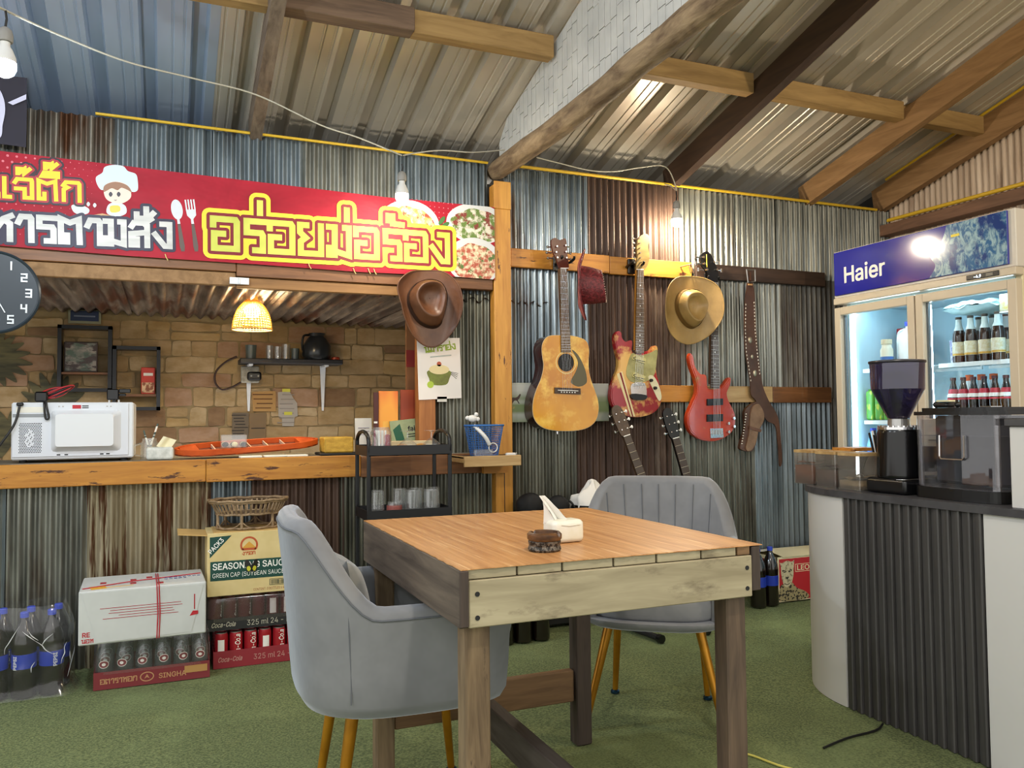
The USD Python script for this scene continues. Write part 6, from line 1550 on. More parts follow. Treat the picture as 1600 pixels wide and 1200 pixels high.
for i in range(6):
    for j in range(3):
        can('d', .160+.034+i*.060, 3.775+.031+j*.060, .1585, -2.5 if i > 3 else rr.uniform(1, 2), ('%s dark red drink can from the left in the front row of the black tray' % NTH[i]) if j == 0 else 'dark red drink can behind the front row in the black tray', 'cans in the black tray')
s1 = thing('shrink_film', 'clear shrink film over the dark cans in the black tray', 'plastic film')
film_cap(.157, .533, 3.772, 3.975, .19, .3035, 5, .002).build(s1, 'film', pane('film_dark', (.80, .78, .80), .10, .10, .05, (.6, .5, .52)), True)

# seasoning sauce carton
sc = thing('sauce_carton', 'cream carton with green bands and an open flap, carrying the wicker stand', 'carton', mat4((.338, 3.752, .3055), math.radians(0)))
SW, SD, SH = .356, .235, .268
MB().box((0, SD/2, SH/2), (SW, SD, SH), b=.002).build(sc, 'carton', CARD)
MB().box((-SW/2-.058, SD/2, SH-.004), (.118, SD-.02, .003), R=roty(.10)).build(sc, 'open_flap', CARD_IN)
MB().box((.01, SD/2, SH+.0015), (SW-.03, SD-.01, .0025)).build(sc, 'top_flap', CARD_IN)
F = WALL(0, 0, 0)
MB().poly([(-SW/2+.010, SH-.016), (-SW/2+.098, SH-.012), (-SW/2+.010, SH-.104)], .0006, F).build(sc, 'green_corner', GREEN_D)
MB().text('PACK3', .019, mat4((-SW/2+.014, -.0006, SH-.088), R=RW @ rotz(math.radians(46))), .0006, True, sx=.9).build(sc, 'pack_lettering', TEXT_W)
MB().poly([(-SW/2+.012, .148), (SW/2-.004, .148), (SW/2-.004, .066), (-SW/2+.012, .066)], .0006, F).build(sc, 'green_band', GREEN_D)
MB().text('SEASONING SAUCE', .0262, WALL(-SW/2+.020, -.0006, .113), .0006, True, sx=.905).build(sc, 'title_lettering', TEXT_W)
MB().text('GREEN CAP (SOYBEAN SAUCE) 1 LITRE', .0185, WALL(-SW/2+.020, -.0006, .079), .0006, False, sx=.795).build(sc, 'subtitle_lettering', TEXT_W)
MB().text('CONTENT: 3 BOTTLES x 4 PACKS', .0105, WALL(.010, 0, .012), .0006, False, sx=.72).build(sc, 'content_lettering', mat('print_brown', '#9a5a38', .6))
OR = mat('logo_orange', '#b4532a', .6)
lc_ = (-.008, SH-.058)
MB().poly(Point(*lc_).buffer(.037).difference(Point(*lc_).buffer(.029)).difference(sbox(-.1, 0, .1, lc_[1]-.02)), .0006, F).build(sc, 'logo_ring', OR)
MB().poly([(lc_[0]-.029, lc_[1]-.012), (lc_[0], lc_[1]+.016), (lc_[0]+.029, lc_[1]-.012)], .0006, F).build(sc, 'logo_mountain', mat('logo_gold', '#cf9a3a', .6))
MB().span((lc_[0]-.028, -.0006, lc_[1]-.022), (lc_[0]+.028, 0, lc_[1]-.012)).build(sc, 'logo_base', OR)
MB().poly(thai('garook' if False else 'garok', (lc_[0]-.028, lc_[1]-.042), (lc_[0]+.028, lc_[1]-.040), .013, 0, .11), .0006, F).build(sc, 'logo_lettering', OR)
bar_ = MB().poly(sbox(.078, .030, .172, .057).difference(sbox(.080, .032, .170, .055)), .0006, F); x = .084
rr = np.random.default_rng(2)
while x < .165:
    w = rr.choice([.0012, .002, .003]); bar_.span((x, -.0006, .034), (x+w, 0, .053)); x += w+rr.choice([.0014, .0022])
bar_.build(sc, 'barcode', mat('barcode_dark', '#2c3a2e', .6), kind='stuff')
# butterfly resting on the carton
bf = thing('butterfly', 'black and yellow butterfly in front of the green band of the sauce carton', 'butterfly', mat4((.340, 3.742, .418)))
WG = WALL(0, 0, 0)
for s in (-1, 1):
    wing = Polygon(spline([(0, .004), (s*.010, .026), (s*.020, .036), (s*.030, .026), (s*.026, .006), (s*.022, -.010), (s*.012, -.018), (s*.002, -.006)], 5))
    MB().poly(wing, .0006, WALL(0, 0, 0, 0) @ mat4(R=roty(s*.35))).build(bf, 'wing', mat('wing_black', '#15140f', .6))
    MB().poly(Polygon(spline([(s*.003, -.003), (s*.010, .008), (s*.020, .004), (s*.019, -.008), (s*.011, -.014), (s*.004, -.006)], 5)), .0006, WALL(0, -.0008, 0) @ mat4(R=roty(s*.35))).build(bf, 'yellow_patch', mat('wing_yellow', '#c3c030', .6))
    MB().tube([(s*.001, -.003, .018), (s*.006, -.004, .030), (s*.010, -.004, .034)], .0005, 4).build(bf, 'antenna', BLACK)
MB().tube([(0, -.003, -.016), (0, -.004, 0), (0, -.003, .016)], [.0012, .0024, .0018], 7).build(bf, 'body', BLACK, True)

# wicker stand
RAT = mat('wicker', '#9a8263', .6, 0, '#6f593f', (40, 40, 40), 3)
ws = thing('wicker_stand', 'round wicker serving stand with an open slatted rim standing on the sauce carton', 'wicker stand', mat4((.338, 3.865, .5775)))
t = np.arange(56)/56*2*PI
def rg_(r, z, th_, n=6, name='ring', wob=.002): return MB().tube(np.stack([(r+wob*np.sin(9*t))*np.cos(t), (r*.66+wob*np.sin(7*t))*np.sin(t), z+.0015*np.sin(11*t)], 1), th_, n, True).build(ws, name, RAT, True)
rg_(.135, .006, .0055, 6, 'foot_ring'); rg_(.136, .065, .0045, 6, 'middle_ring'); rg_(.169, .125, .0058, 8, 'rim_ring'); rg_(.166, .117, .004, 6, 'rim_ring'); rg_(.130, .068, .004, 6, 'inner_ring'); rg_(.158, .124, .004, 6, 'rim_ring')
for k in range(6):
    a = k/6*2*PI+.25; c, s = math.cos(a), math.sin(a)
    MB().cyl((.136*c, .09*s, .004), (.136*c, .09*s, .066), .0065, n=8).build(ws, 'post', RAT)
    a2 = a+PI/6; MB().tube(spline([(.136*c, .09*s, .035), (.136*math.cos(a+.26), .09*math.sin(a+.26), .010), (.136*math.cos(a2+.26), .09*math.sin(a2+.26), .010), (.136*math.cos(a+PI/3), .09*math.sin(a+PI/3), .035)], 5, False), .0035, 6).build(ws, 'scroll', RAT, True)
for k in range(44):
    a = k/44*2*PI; c, s = math.cos(a), math.sin(a); d_ = np.array([-s, c, 0])*.0042
    p0, p1 = np.array([.137*c, .0905*s, .066]), np.array([.164*c, .108*s, .120])
    MB().raw([p0-d_, p0+d_, p1+d_, p1-d_]+[q+np.array([-c, -s, 0])*.003 for q in (p0-d_, p0+d_, p1+d_, p1-d_)], [[0, 1, 2], [0, 2, 3], [6, 5, 4], [7, 6, 4], [0, 4, 1], [1, 4, 5], [1, 5, 2], [2, 5, 6], [2, 6, 3], [3, 6, 7], [3, 7, 0], [0, 7, 4]]).build(ws, 'slat', RAT)
MB().lathe([(0, .0655), (.130, .0655), (.130, .0685), (0, .0685)], n=40, sy=.66).build(ws, 'woven_floor', mat('wicker_dark', '#6d5a43', .7, 0, '#4d3d2d', (90, 90, 9), 2))

# red leopard carton
le = thing('red_carton', 'red and white carton with a leopard face, open on top, beside the bar counter', 'carton', mat4((3.163, 3.722, 0)))
LW, LD, LH = .40, .25, .255
LRED = mat('carton_red', '#b3212a', .5)
LWH = mat('carton_cream', '#ddd2ad', .6)
MB().span((0, 0, 0), (LW, .004, LH)).span((0, LD-.004, 0), (LW, LD, LH)).span((0, 0, 0), (.004, LD, LH)).span((LW-.004, 0, 0), (LW, LD, LH)).span((0, 0, 0), (LW, LD, .004)).build(le, 'carton', LWH)
MB().span((.016, -.0008, .010), (LW-.01, 0, LH-.012)).build(le, 'red_face', LRED)
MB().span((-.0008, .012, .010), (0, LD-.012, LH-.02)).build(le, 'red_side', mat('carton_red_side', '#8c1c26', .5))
MB().box((LW/2+.02, .065, LH+.012), (LW-.04, .15, .003), R=rotx(.16)).build(le, 'front_top_flap', LWH)
MB().box((LW/2-.02, LD-.045, LH+.006), (LW-.06, .10, .003), R=rotx(-.10)).build(le, 'rear_top_flap', PAPER)
FUR = mat('leopard_fur', '#a2946c', .7, 0, '#2f2a20', (60, 60, 60), 1, .53, .56)
FURF = mat('leopard_face', '#c6bb9a', .7, 0, '#857a60', (70, 70, 70), 2, .54, .62)
LM = WALL(0, -.0008, 0)
MB().poly(Polygon(spline([(.018, .012), (.018, .085), (.045, .105), (.10, .11), (.14, .075), (.20, .05), (.215, .012)], 5)), .0006, LM).build(le, 'leopard_body', FUR)
MB().poly(Polygon(spline([(.020, .225), (.035, .222), (.070, .232), (.105, .225), (.122, .232), (.120, .205), (.115, .150), (.10, .105), (.07, .085), (.045, .10), (.030, .15), (.026, .205)], 5)), .0006, WALL(0, -.0014, 0)).build(le, 'leopard_head', FURF)
DK = mat('leopard_dark', '#2a251d', .7)
for px, py, a in ((.048, .175, -25), (.092, .175, 25)):
    MB().poly(affinity.rotate(affinity.scale(Point(px, py).buffer(1), .013, .0065), a), .0005, WALL(0, -.002, 0)).build(le, 'leopard_eye', DK)
    MB().poly(Point(px, py).buffer(.003), .0005, WALL(0, -.0025, 0)).build(le, 'pupil', LWH)
MB().poly([(.056, .142), (.084, .142), (.070, .126)], .0005, WALL(0, -.002, 0)).poly(sbox(.069, .112, .071, .129), .0005, WALL(0, -.002, 0)).build(le, 'leopard_nose', DK)
MB().poly(affinity.scale(Point(.070, .108).buffer(1), .018, .010).difference(affinity.scale(Point(.070, .111).buffer(1), .017, .009)), .0005, WALL(0, -.002, 0)).build(le, 'leopard_mouth', DK)
MB().poly(sbox(.130, .165, .245, .21).difference(sbox(.133, .168, .242, .207)), .0006, LM).build(le, 'letter_box', LWH)
MB().text('LEO', .028, WALL(.140, -.0008, .174), .0007, True, sx=1.25).build(le, 'lettering', LWH)

# ------------------------------------------------------------------ trolley with glasses
tr = thing('trolley', 'black metal three-tier trolley standing before the serving ledge', 'trolley')
X0, X1, Y0, Y1 = .812, 1.184, 3.565, 3.80
PX = [(X0, Y0), (X1, Y0), (X0, Y1), (X1, Y1)]
for x, y in PX: MB().box((x, y, .50), (.017, .014, .84), b=.003).build(tr, 'post', BLACK_STEEL)
for x in (X0, X1):
    a = np.linspace(0, PI, 12)
    MB().tube([(x, Y0, .91)]+[(x, (Y0+Y1)/2-(Y1-Y0)/2*math.cos(k)*(1 if True else 1), .955+.045*math.sin(k)) for k in a]+[(x, Y1, .91)], .009, 8).build(tr, 'handle', BLACK_STEEL, True)
def tray(z0, z1):
    m = MB(); xa, xb, ya, yb = X0+.0, X1-.0, Y0-.008, Y1+.008
    m.span((xa, ya, z0), (xb, yb, z0+.003))
    m.span((xa, ya, z0), (xb, ya+.003, z1)).span((xa, yb-.003, z0), (xb, yb, z1)).span((xa-.008, ya, z0), (xa-.005, yb, z1)).span((xb+.005, ya, z0), (xb+.008, yb, z1))
    m.build(tr, 'shelf_tray', BLACK_STEEL)
tray(.893, .938); tray(.612, .655); tray(.30, .345)
for x, y in PX: MB().cyl((x-.009, y, .038), (x+.009, y, .038), .036, n=18).build(tr, 'wheel', BLACK); MB().box((x, y, .078), (.024, .03, .016), b=.003).build(tr, 'wheel_fork', BLACK_STEEL)
def tumbler(name, label, M, r, h, group=None, flute=True):
    t = thing(name, label, 'glass', M, group)
    n = 36; th = np.arange(n)/n*2*PI; f_ = 1+.02*np.cos(12*th) if flute else 1+0*th
    rows = [(0, 0, 1), (r*.86, 0, 1), (r*.88, h*.04, 1), (r*.97, h*.8, 1), (r, h, 0), (r-.003, h, 0), (r*.83, h*.09, 0), (0, h*.09, 0)]
    V = np.array([[(a*math.cos(q)*(f_[k] if w else 1), a*math.sin(q)*(f_[k] if w else 1), z) for k, q in enumerate(th)] for a, z, w in rows])
    MB().raw(V.reshape(-1, 3), grid_faces(len(rows), n, False, True)[:, ::-1]).build(t, 'glass_wall', GLASS, 40)
    MB().tube(np.stack([(r-.0015)*np.cos(th), (r-.0015)*np.sin(th), h+0*th], 1), .0018, 6, True).build(t, 'rim', GLASS_JAR, True)
    return t
FL = mat4(R=rotx(PI))
def upside(x, y, h, z=.6155): return mat4((x, y, z+h)) @ FL
GT = 'glasses on the middle tray of the trolley'
tumbler('tumbler', 'tallest straight glass at the left of the trolley\'s middle tray', upside(.865, 3.62, .125), .031, .125)
tumbler('tumbler', 'short glass with red printing second from the left on the trolley\'s middle tray', upside(.935, 3.60, .072), .034, .072)
MB().lathe([(.0338, .015), (.0346, .02), (.0346, .045), (.0338, .05)], n=20).build('/World/tumbler_001', 'red_print', mat('glass_red_print', '#8a4a44', .4))
u0 = tumbler('tumbler', 'left fluted tumbler of the front pair on the trolley\'s middle tray', upside(1.02, 3.605, .122), .035, .122, GT)
for (x, y), l in zip(((1.105, 3.605), (1.06, 3.69), (1.14, 3.685), (.985, 3.695)), ('right fluted tumbler of the front pair on the trolley\'s middle tray', 'middle fluted tumbler of the rear row on the trolley\'s middle tray', 'right fluted tumbler of the rear row on the trolley\'s middle tray', 'left fluted tumbler of the rear row on the trolley\'s middle tray')): dup(u0, upside(x, y, .122), l, group=GT)
tj = thing('straw_jar', 'clear jar of white and pink straws on the left of the trolley\'s top tray', 'jar', mat4((.885, 3.64, .8965)))
MB().lathe([(0, 0), (.045, 0), (.048, .01), (.047, .10), (.036, .118), (.036, .122), (.034, .122), (.044, .1), (.044, .012), (0, .01)], n=28).build(tj, 'glass_body', GLASS_JAR, 40)
for k in range(11):
    a = k*2.4; r_ = .008+.025*((k*7) % 10)/10
    MB().cyl((r_*math.cos(a), r_*math.sin(a), .013), (r_*1.1*math.cos(a), r_*1.1*math.sin(a), .108), .0045, n=8).build(tj, 'straw', TEXT_W if k != 4 else mat('straw_pink', '#a83f5c', .5))
MB().rbox((.026, -.012, .06), (.024, .024, .06), .008).build(tj, 'pink_packet', LOOK['straw_pink'], 30)
wgl = None
for x, y, l in ((1.00, 3.61, 'stemmed glass turned upside down in the middle of the trolley\'s top tray'), (1.115, 3.62, 'stemmed glass turned upside down at the right of the trolley\'s top tray')):
    M_ = mat4((x, y, .8965))
    if wgl is None:
        wgl = thing('wine_glass', l, 'glass', M_)
        MB().lathe([(.034, 0), (.044, .02), (.040, .045), (.015, .066), (.0045, .072), (.004, .098), (.012, .102), (.033, .104), (.033, .1055), (0, .1055)][::1], n=28).build(wgl, 'glass_body', GLASS_JAR, 40)
    else: dup(wgl, M_, l)
pbx = thing('picture_box', 'low pale box with orange pictures at the back of the trolley\'s top tray', 'box')
MB().span((.95, 3.72, .8965), (1.15, 3.785, .952), .002).build(pbx, 'box', mat('box_peach', '#dcc59a', .6))
for x in (.975, 1.065): MB().poly(affinity.scale(Point(x+.03, .922).buffer(1), .032, .018), .0008, WALL(0, 3.72, 0)).build(pbx, 'orange_print', mat('print_peach', '#d59648', .6))
# menus and packets behind the trolley, standing on the ledge
def lean(name, label, px0, px1, pyt, y, material, cat, extra=None, zb=.8785, th_=.012, tilt=.0):
    a, b_ = at(px0, pyt, y=y), at(px1, pyt, y=y)
    t = thing(name, label, cat); w = b_[0]-a[0]; h = (a[2]+b_[2])/2-zb
    M_ = mat4(((a[0]+b_[0])/2, y, zb), R=roty(tilt))
    MB().box((0, th_/2, h/2), (w, th_, h), b=.001, M=M_).build(t, 'cover', material)
    return t, M_, w, h
t, M_, w, h = lean('menu_booklet', 'bright orange menu booklet behind the trolley', 592, 622, 611, 4.07, mat('menu_orange', '#e0571c', .35, 0, '#f0a23a', (9, 9, 2.0), 1, .4, .6), 'booklet')
MB().span((-.03, -.0006, h*.42), (.0, 0, h*.52), M=M_).build(t, 'print', mat('menu_yellow', '#eeb04a', .5))
t, M_, w, h = lean('menu_booklet', 'rust red menu booklet with pale lettering behind the trolley', 626, 658, 609, 4.09, mat('menu_rust', '#b4502e', .4, 0, '#8e3a26', (3, 3, 7), 1), 'booklet')
for k in range(2): MB().span((-.01, -.0006, h*.50-.012*k), (.05, 0, h*.50+.006-.012*k), M=M_).build(t, 'print_line', TEXT_W)
MB().text('menu', .018, mat4((M_[0, 3]-.036, 4.0895, .8785+h*.62), R=RW), .0006).build(t, 'lettering', mat('menu_pink', '#d39a86', .5)) if False else None
MB().poly([(-w/2, .05), (-w/2, h*.48), (.0, .05)], .0008, M_ @ WALL(0, 0, 0)).build(t, 'pale_corner', mat('menu_lilac', '#c9c6d2', .5))
t, M_, w, h = lean('menu_booklet', 'dark red thin booklet left of the orange menu', 584, 591.5, 613, 4.06, mat('menu_dark', '#4a1c18', .5), 'booklet')
MB().span((-.012, -.0006, h*.5), (.006, 0, h*.53), M=M_).build(t, 'print', TEXT_W)
t, M_, w, h = lean('green_packet', 'pale green packet with a dark green panel and white lettering behind the trolley', 614, 667, 655, 3.99+.06, mat('packet_pale', '#a9b28a', .5, 0, '#949f74', (12, 12, 12)), 'packet', tilt=-.10)
MB().poly([(-w/2+.012, h-.045), (-w/2+.05, h-.018), (-.012, .03), (-.055, .02)], .0008, M_ @ WALL(0, 0, 0)).build(t, 'green_panel', mat('panel_green', '#1f5a40', .5))
MB().text('fair', .024, M_ @ WALL(.0, 0, h-.06), .0008, True).build(t, 'lettering', TEXT_K)
for k in range(2): MB().span((-.005, -.0008, h-.078-.012*k), (w/2-.012, 0, h-.074-.012*k), M=M_).build(t, 'print_line', TEXT_K)
t, M_, w, h = lean('dark_folder', 'dark folder standing against the orange-brown stud', 658, 676, 640, 4.05+.06, BLACK_M, 'folder')
# ------------------------------------------------------------------ on the bar counter
ACR = pane('acrylic', (.93, .92, .90), .10, .06, .05, (.8, .76, .7))
LIDW = mat('lid_wood', '#c2a06c', .5, 0, '#a5824f', (30, 30, 30))
def canister(label, px, fill, fm, extra=None, r=.052, h=.125, py=765):
    p = at(px, py, z=CTOP); q = np.array([p[0], p[1], 0]); q[:2] += np.array([.386, .922])*r*.9
    t = thing('canister', label, 'canister', mat4((q[0], q[1], CTOP+.0005)))
    b = MB(); s = .048
    MB().poly(sbox(-s, -s, s, s).buffer(.005).difference(sbox(-s, -s, s, s).buffer(.0025)), h).poly(sbox(-s, -s, s, s).buffer(.005), .003).build(t, 'clear_wall', ACR)
    MB().poly(sbox(-s, -s, s, s).buffer(.006), .011, mat4((0, 0, h+.0005))).build(t, 'wooden_lid', LIDW)
    g_ = np.linspace(-1, 1, 14)
    top = MB().sheet(lambda u, v: np.stack([u*s, v*s, fill+.016*(meshkit.noise(np.stack([u*2+px, v*2, u*0], -1))-.5)], -1), g_, g_)
    MB().span((-s, -s, .0035), (s, s, fill-.010)).raw(*top.arrays()).build(t, 'powder', fm, True)
    return t, q
C1 = mat('powder_cocoa', '#7a4a30', .95); C2 = mat('powder_dark', '#4b2d20', .95); C3 = mat('powder_tan', '#8f7a58', .95)
canister('clear canister of brown cocoa powder nearest the counter\'s rounded end', 1278, .085, C1, py=757)
canister('clear canister of dark coffee powder, middle of the front three', 1314, .075, C2, py=762)
t, q = canister('clear canister with a metal scoop inside, next to the grinder', 1352, .045, C3, py=767)
MB().tube([(-.015, -.02, .052), (.04, .0, .118)], .0035, 6).build(t, 'scoop_handle', STEEL)
MB().sphere((-.02, -.022, .050), .016, 12, (1.1, .8, .7)).build(t, 'scoop_bowl', STEEL, True)
yc = thing('yellow_lid_tub', 'tub with a yellow wooden lid behind the front canisters', 'tub', mat4((2.50, 2.47, CTOP+.0005)))
MB().poly(sbox(-.06, -.05, .06, .05).buffer(.006), .135).build(yc, 'clear_wall', ACR)
MB().poly(sbox(-.06, -.05, .06, .05).buffer(.008), .012, mat4((0, 0, .1355))).build(yc, 'lid', HONEY_X)
bl = thing('black_cup_lids', 'stack of black cup lids at the far rounded end of the counter', 'lids', mat4((2.475, 2.665, CTOP+.0005)))
for k in range(5): MB().lathe([(0, 0), (.034, 0), (.038, .004), (.036, .008), (.03, .010), (0, .012)], (.002*(k % 2), 0, .0125*k), 22).build(bl, 'lid', BLACK, 30)
cu2 = thing('straw_cup', 'copper-coloured cup of black and white straws behind the grinder', 'cup', mat4((2.515, 2.345, CTOP+.0005)))
MB().lathe([(0, 0), (.030, 0), (.036, .13), (.033, .13), (.027, .005), (0, .005)], n=24).build(cu2, 'cup', mat('copper_cup', '#9a6b42', .35, .6), 40)
for k in range(12):
    a = k*2.4; r_ = .012+.014*((k*5) % 7)/7
    MB().cyl((.6*r_*math.cos(a), .6*r_*math.sin(a), .012), (1.9*r_*math.cos(a)-.012, 1.9*r_*math.sin(a), .205+.01*math.sin(k*3)), .004, n=8).build(cu2, 'straw', BLACK if k % 3 else TEXT_W)
# coffee grinder
gr = thing('coffee_grinder', 'black coffee grinder with a smoky violet cone hopper on the bar counter', 'grinder', mat4((2.395, 2.165, CTOP+.0005)))
z = lambda py: at(1402, py, y=2.14)[2]-CTOP
SMOKE = pane('smoky_hopper', (.36, .33, .50), .10, .05, .12, (.10, .08, .18))
zl, zc0, zc1, zb1, zb0 = z(566), z(608), z(654), z(668), z(747)
HR = .088
MB().lathe([(HR, zc0), (HR+.003, zl-.004), (HR-.001, zl-.004), (HR-.004, zc0+.001), (.034, zc1+.006), (.030, zc1), (.036, zc1), (HR, zc0)], n=40).build(gr, 'hopper', SMOKE, 40)
MB().lathe([(0, zl-.003), (HR+.005, zl-.003), (HR+.007, zl+.001), (HR+.006, zl+.006), (HR-.02, zl+.009), (0, zl+.010)], n=40).build(gr, 'hopper_lid', mat('lid_dark', '#26242a', .3), 30)
MB().lathe([(0, zc1-.002), (.030, zc1-.002), (.030, zc1+.012), (.044, zc1+.035), (.020, zc1+.055), (0, zc1+.058)], n=6).build(gr, 'inner_gate', BLACK)
MB().lathe([(0, zc1+.062), (.052, zc1+.064), (.045, zc1+.058), (0, zc1+.0585)][::-1], n=24).build(gr, 'beans', mat('coffee_beans', '#3a2418', .6), 40)
MB().cyl((0, 0, zb1+.001), (0, 0, zc1-.002), .036, n=30).build(gr, 'collar', STEEL)
kn = MB().cyl((0, 0, zb1-.008), (0, 0, zb1+.001), .070, n=40)
for k in range(26):
    a = k/26*2*PI; kn.box((.066*math.cos(a), .066*math.sin(a), zb1+.0035), (.008, .006, .006), R=rotz(a))
kn.build(gr, 'adjusting_ring', CHROME)
MB().lathe([(0, zb0), (.074, zb0), (.076, zb0+.01), (.072, zb1-.02), (.068, zb1-.0085), (0, zb1-.008)], n=40).build(gr, 'body', mat('grinder_black', '#0a0a0b', .2), 40)
MB().rbox((.022, -.005, zb0/2), (.205, .175, zb0-.001), .014).build(gr, 'base', mat('grinder_base', '#101012', .2), 30)
MB().tube(spline([(-.085, -.06, zb0-.003), (-.06, -.086, zb0-.002), (.05, -.086, zb0-.002)], 5, False), .002, 6).build(gr, 'chrome_line', CHROME, True)
DOS = MB().lathe([(0, zb0+.02), (.036, zb0+.02), (.036, zb0+.10), (0, zb0+.10)], (.088, -.035, 0), 24)
DOS.build(gr, 'doser', mat('doser_amber', '#3a3220', .15, .3), 30)
MB().cyl((.088, -.035, zb0+.1005), (.088, -.035, zb0+.108), .038, n=24).build(gr, 'doser_lid', BLACK)
MB().tube([(.10, -.06, zb0+.05), (.125, -.092, zb0+.055)], .006, 8).sphere((.128, -.096, zb0+.055), .011, 10).build(gr, 'doser_lever', BLACK)
MB().box((.088, -.035, zb0+.004), (.05, .05, .006), b=.002).build(gr, 'tray_plate', CHROME)
# ice / water dispenser with a clear tank
wd = thing('drink_dispenser', 'black machine with a big clear water tank on the bar counter', 'machine')
TK0, TK1, tx0, tx1 = 1.735, 2.052, 2.325, 2.60
zt_ = at(1500, 640, x=2.36)[2]
ring2 = lambda off: Polygon(list(np.array([(tx1, TK0-off), (tx1, TK1+off)]))+[(tx0-off+.045*(1-math.cos(a)), TK1+off-.045*(1-math.sin(a))) for a in np.linspace(PI/2, 0, 8)]+[(tx0-off-.012*math.sin(PI*k), TK1+off-.045-(TK1-TK0+2*off-.09)*k) for k in np.linspace(.1, .9, 8)]+[(tx0-off+.045*(1-math.cos(a)), TK0-off+.045*(1-math.sin(a))) for a in np.linspace(0, PI/2, 8)])
MB().poly(ring2(.004), .036, mat4((0, 0, CTOP+.001))).build(wd, 'base', BLACK)
MB().poly(ring2(0).difference(ring2(-.004)), zt_-.018-CTOP-.038, mat4((0, 0, CTOP+.038))).build(wd, 'clear_tank', pane('tank_clear', (.90, .90, .93), .05, .03, .012, (.6, .6, .66)))
MB().poly(ring2(-.0045), .004, mat4((0, 0, CTOP+.0375))).build(wd, 'tank_bottom', ACR)
MB().span((tx0+.10, TK0+.006, CTOP+.043), (tx1-.01, TK1-.006, zt_-.02), .01).build(wd, 'inner_body', mat('dispenser_grey', '#1d1d22', .45))
MB().poly(ring2(-.006).intersection(sbox(tx0-.1, 0, tx0+.098, 3)), .001, mat4((0, 0, zt_-.085))).build(wd, 'water_surface', pane('water_line', (.85, .85, .9), .05, .03, .06, (.5, .5, .55)))
MB().poly(ring2(.006), .012, mat4((0, 0, zt_-.0175))).poly(ring2(-.012), .012, mat4((0, 0, zt_-.0055))).build(wd, 'lid', BLACK)
yk = (TK0+TK1)/2-.01
MB().tube([(tx0-.016, yk+.045, zt_-.082), (tx0-.018, yk+.045, zt_-.15), (tx0-.018, yk+.038, zt_-.158), (tx0-.018, yk-.038, zt_-.158), (tx0-.018, yk-.045, zt_-.15), (tx0-.016, yk-.045, zt_-.082)], .003, 6).build(wd, 'handle_outline', CHROME)
for y in (TK0+.02, TK1-.02): MB().cyl((tx0+.022, y, CTOP+.04), (tx0+.022, y, zt_-.02), .009, n=12).build(wd, 'corner_rib', ACR)
MB().span((tx0+.02, TK0+.035, zt_+.0066), (tx0+.07, TK0+.075, zt_+.010), .001).build(wd, 'lid_latch', CHROME)
gl = thing('black_keyring', 'dark keyring with a pale tag lying on the lid of the dispenser', 'keys', mat4((2.40, 1.96, zt_+.0068)))
MB().rbox((0, .02, .010), (.04, .05, .018), .007).sphere((.01, .06, .011), .011, 10).sphere((0, -.03, .010), .010, 10).build(gl, 'ring_charm', BLACK, 30)
MB().box((-.012, .005, .0225), (.03, .05, .006), b=.001).build(gl, 'tag', mat('tag_cream', '#d6cfa6', .5))
wp = thing('white_carton_pack', 'white box behind the grinder on the bar counter', 'box')
MB().span((2.58, 2.06, CTOP+.001), (2.66, 2.24, CTOP+.26), .003).build(wp, 'box', mat('box_offwhite', '#d2cdb9', .6))
MB().span((2.5790, 2.09, CTOP+.18), (2.5802, 2.20, CTOP+.182)).build(wp, 'edge_line', TEXT_K)

# ------------------------------------------------------------------ inside the fridge
BEER_G = mat('beer_glass', '#2b170c', .1, extra={'coat_weight': .6, 'coat_roughness': .05})
BLAB = mat('beer_label', '#d9d6c4', .5, 0, '#c8b88a', (50, 50, 50), 2)
def beer(label, M, group, big=1.0):
    t = thing('beer_bottle', label, 'bottle', M, group)
    MB().lathe([(0, 0), (.029, 0), (.031, .004), (.031, .13), (.027, .155), (.015, .185), (.013, .225), (.0135, .228), (0, .228)], n=20).build(t, 'glass_body', BEER_G, 40)
    MB().lathe([(.0312, .035), (.0316, .036), (.0316, .105), (.0312, .106)], n=20).build(t, 'label', BLAB, 40)
    MB().lathe([(.0312, .0362), (.0319, .037), (.0319, .046), (.0312, .047)], n=20).build(t, 'gold_band', mat('label_gold', '#c79a3a', .4), 40)
    MB().lathe([(.0240, .165), (.0158, .186), (.0140, .215), (.0142, .222)], n=18).build(t, 'neck_foil', mat('foil_pale', '#b9c6c4', .35), 40)
    MB().lathe([(0, .2285), (.0145, .223), (.0155, .2285), (.0145, .235), (0, .236)][::1], n=16).build(t, 'cap', mat('cap_dark', '#3a3026', .4), 30)
    return t
sz_ = 1.3155
BB = [(3.755, 3.000), (3.745, 2.925), (3.75, 2.850), (3.725, 2.762), (3.85, 2.96), (3.85, 2.885), (3.85, 2.81)]
BLB = ['first beer bottle from the left in the front row of the right fridge door', 'second beer bottle from the left in the front row of the right fridge door', 'third beer bottle from the left in the front row of the right fridge door', 'beer bottle standing furthest right behind the right fridge door', 'left beer bottle of the rear row behind the right fridge door', 'middle beer bottle of the rear row behind the right fridge door', 'right beer bottle of the rear row behind the right fridge door']
b0 = beer(BLB[0], mat4((BB[0][0], BB[0][1], sz_), -1.2), 'beer bottles in the fridge')
for (x, y), l in zip(BB[1:], BLB[1:]): dup(b0, mat4((x, y, sz_), -1.2), l)
can_p = thing('small_glass', 'patterned glass left of the beer bottles in the fridge', 'glass', mat4((3.80, 3.055, sz_)))
MB().lathe([(0, 0), (.026, 0), (.030, .12), (.028, .12), (.024, .005), (0, .005)], n=20).build(can_p, 'wall', mat('patterned_glass', '#8f93b8', .25, 0, '#cfd6e4', (70, 70, 40), 2, .45, .55), 40)
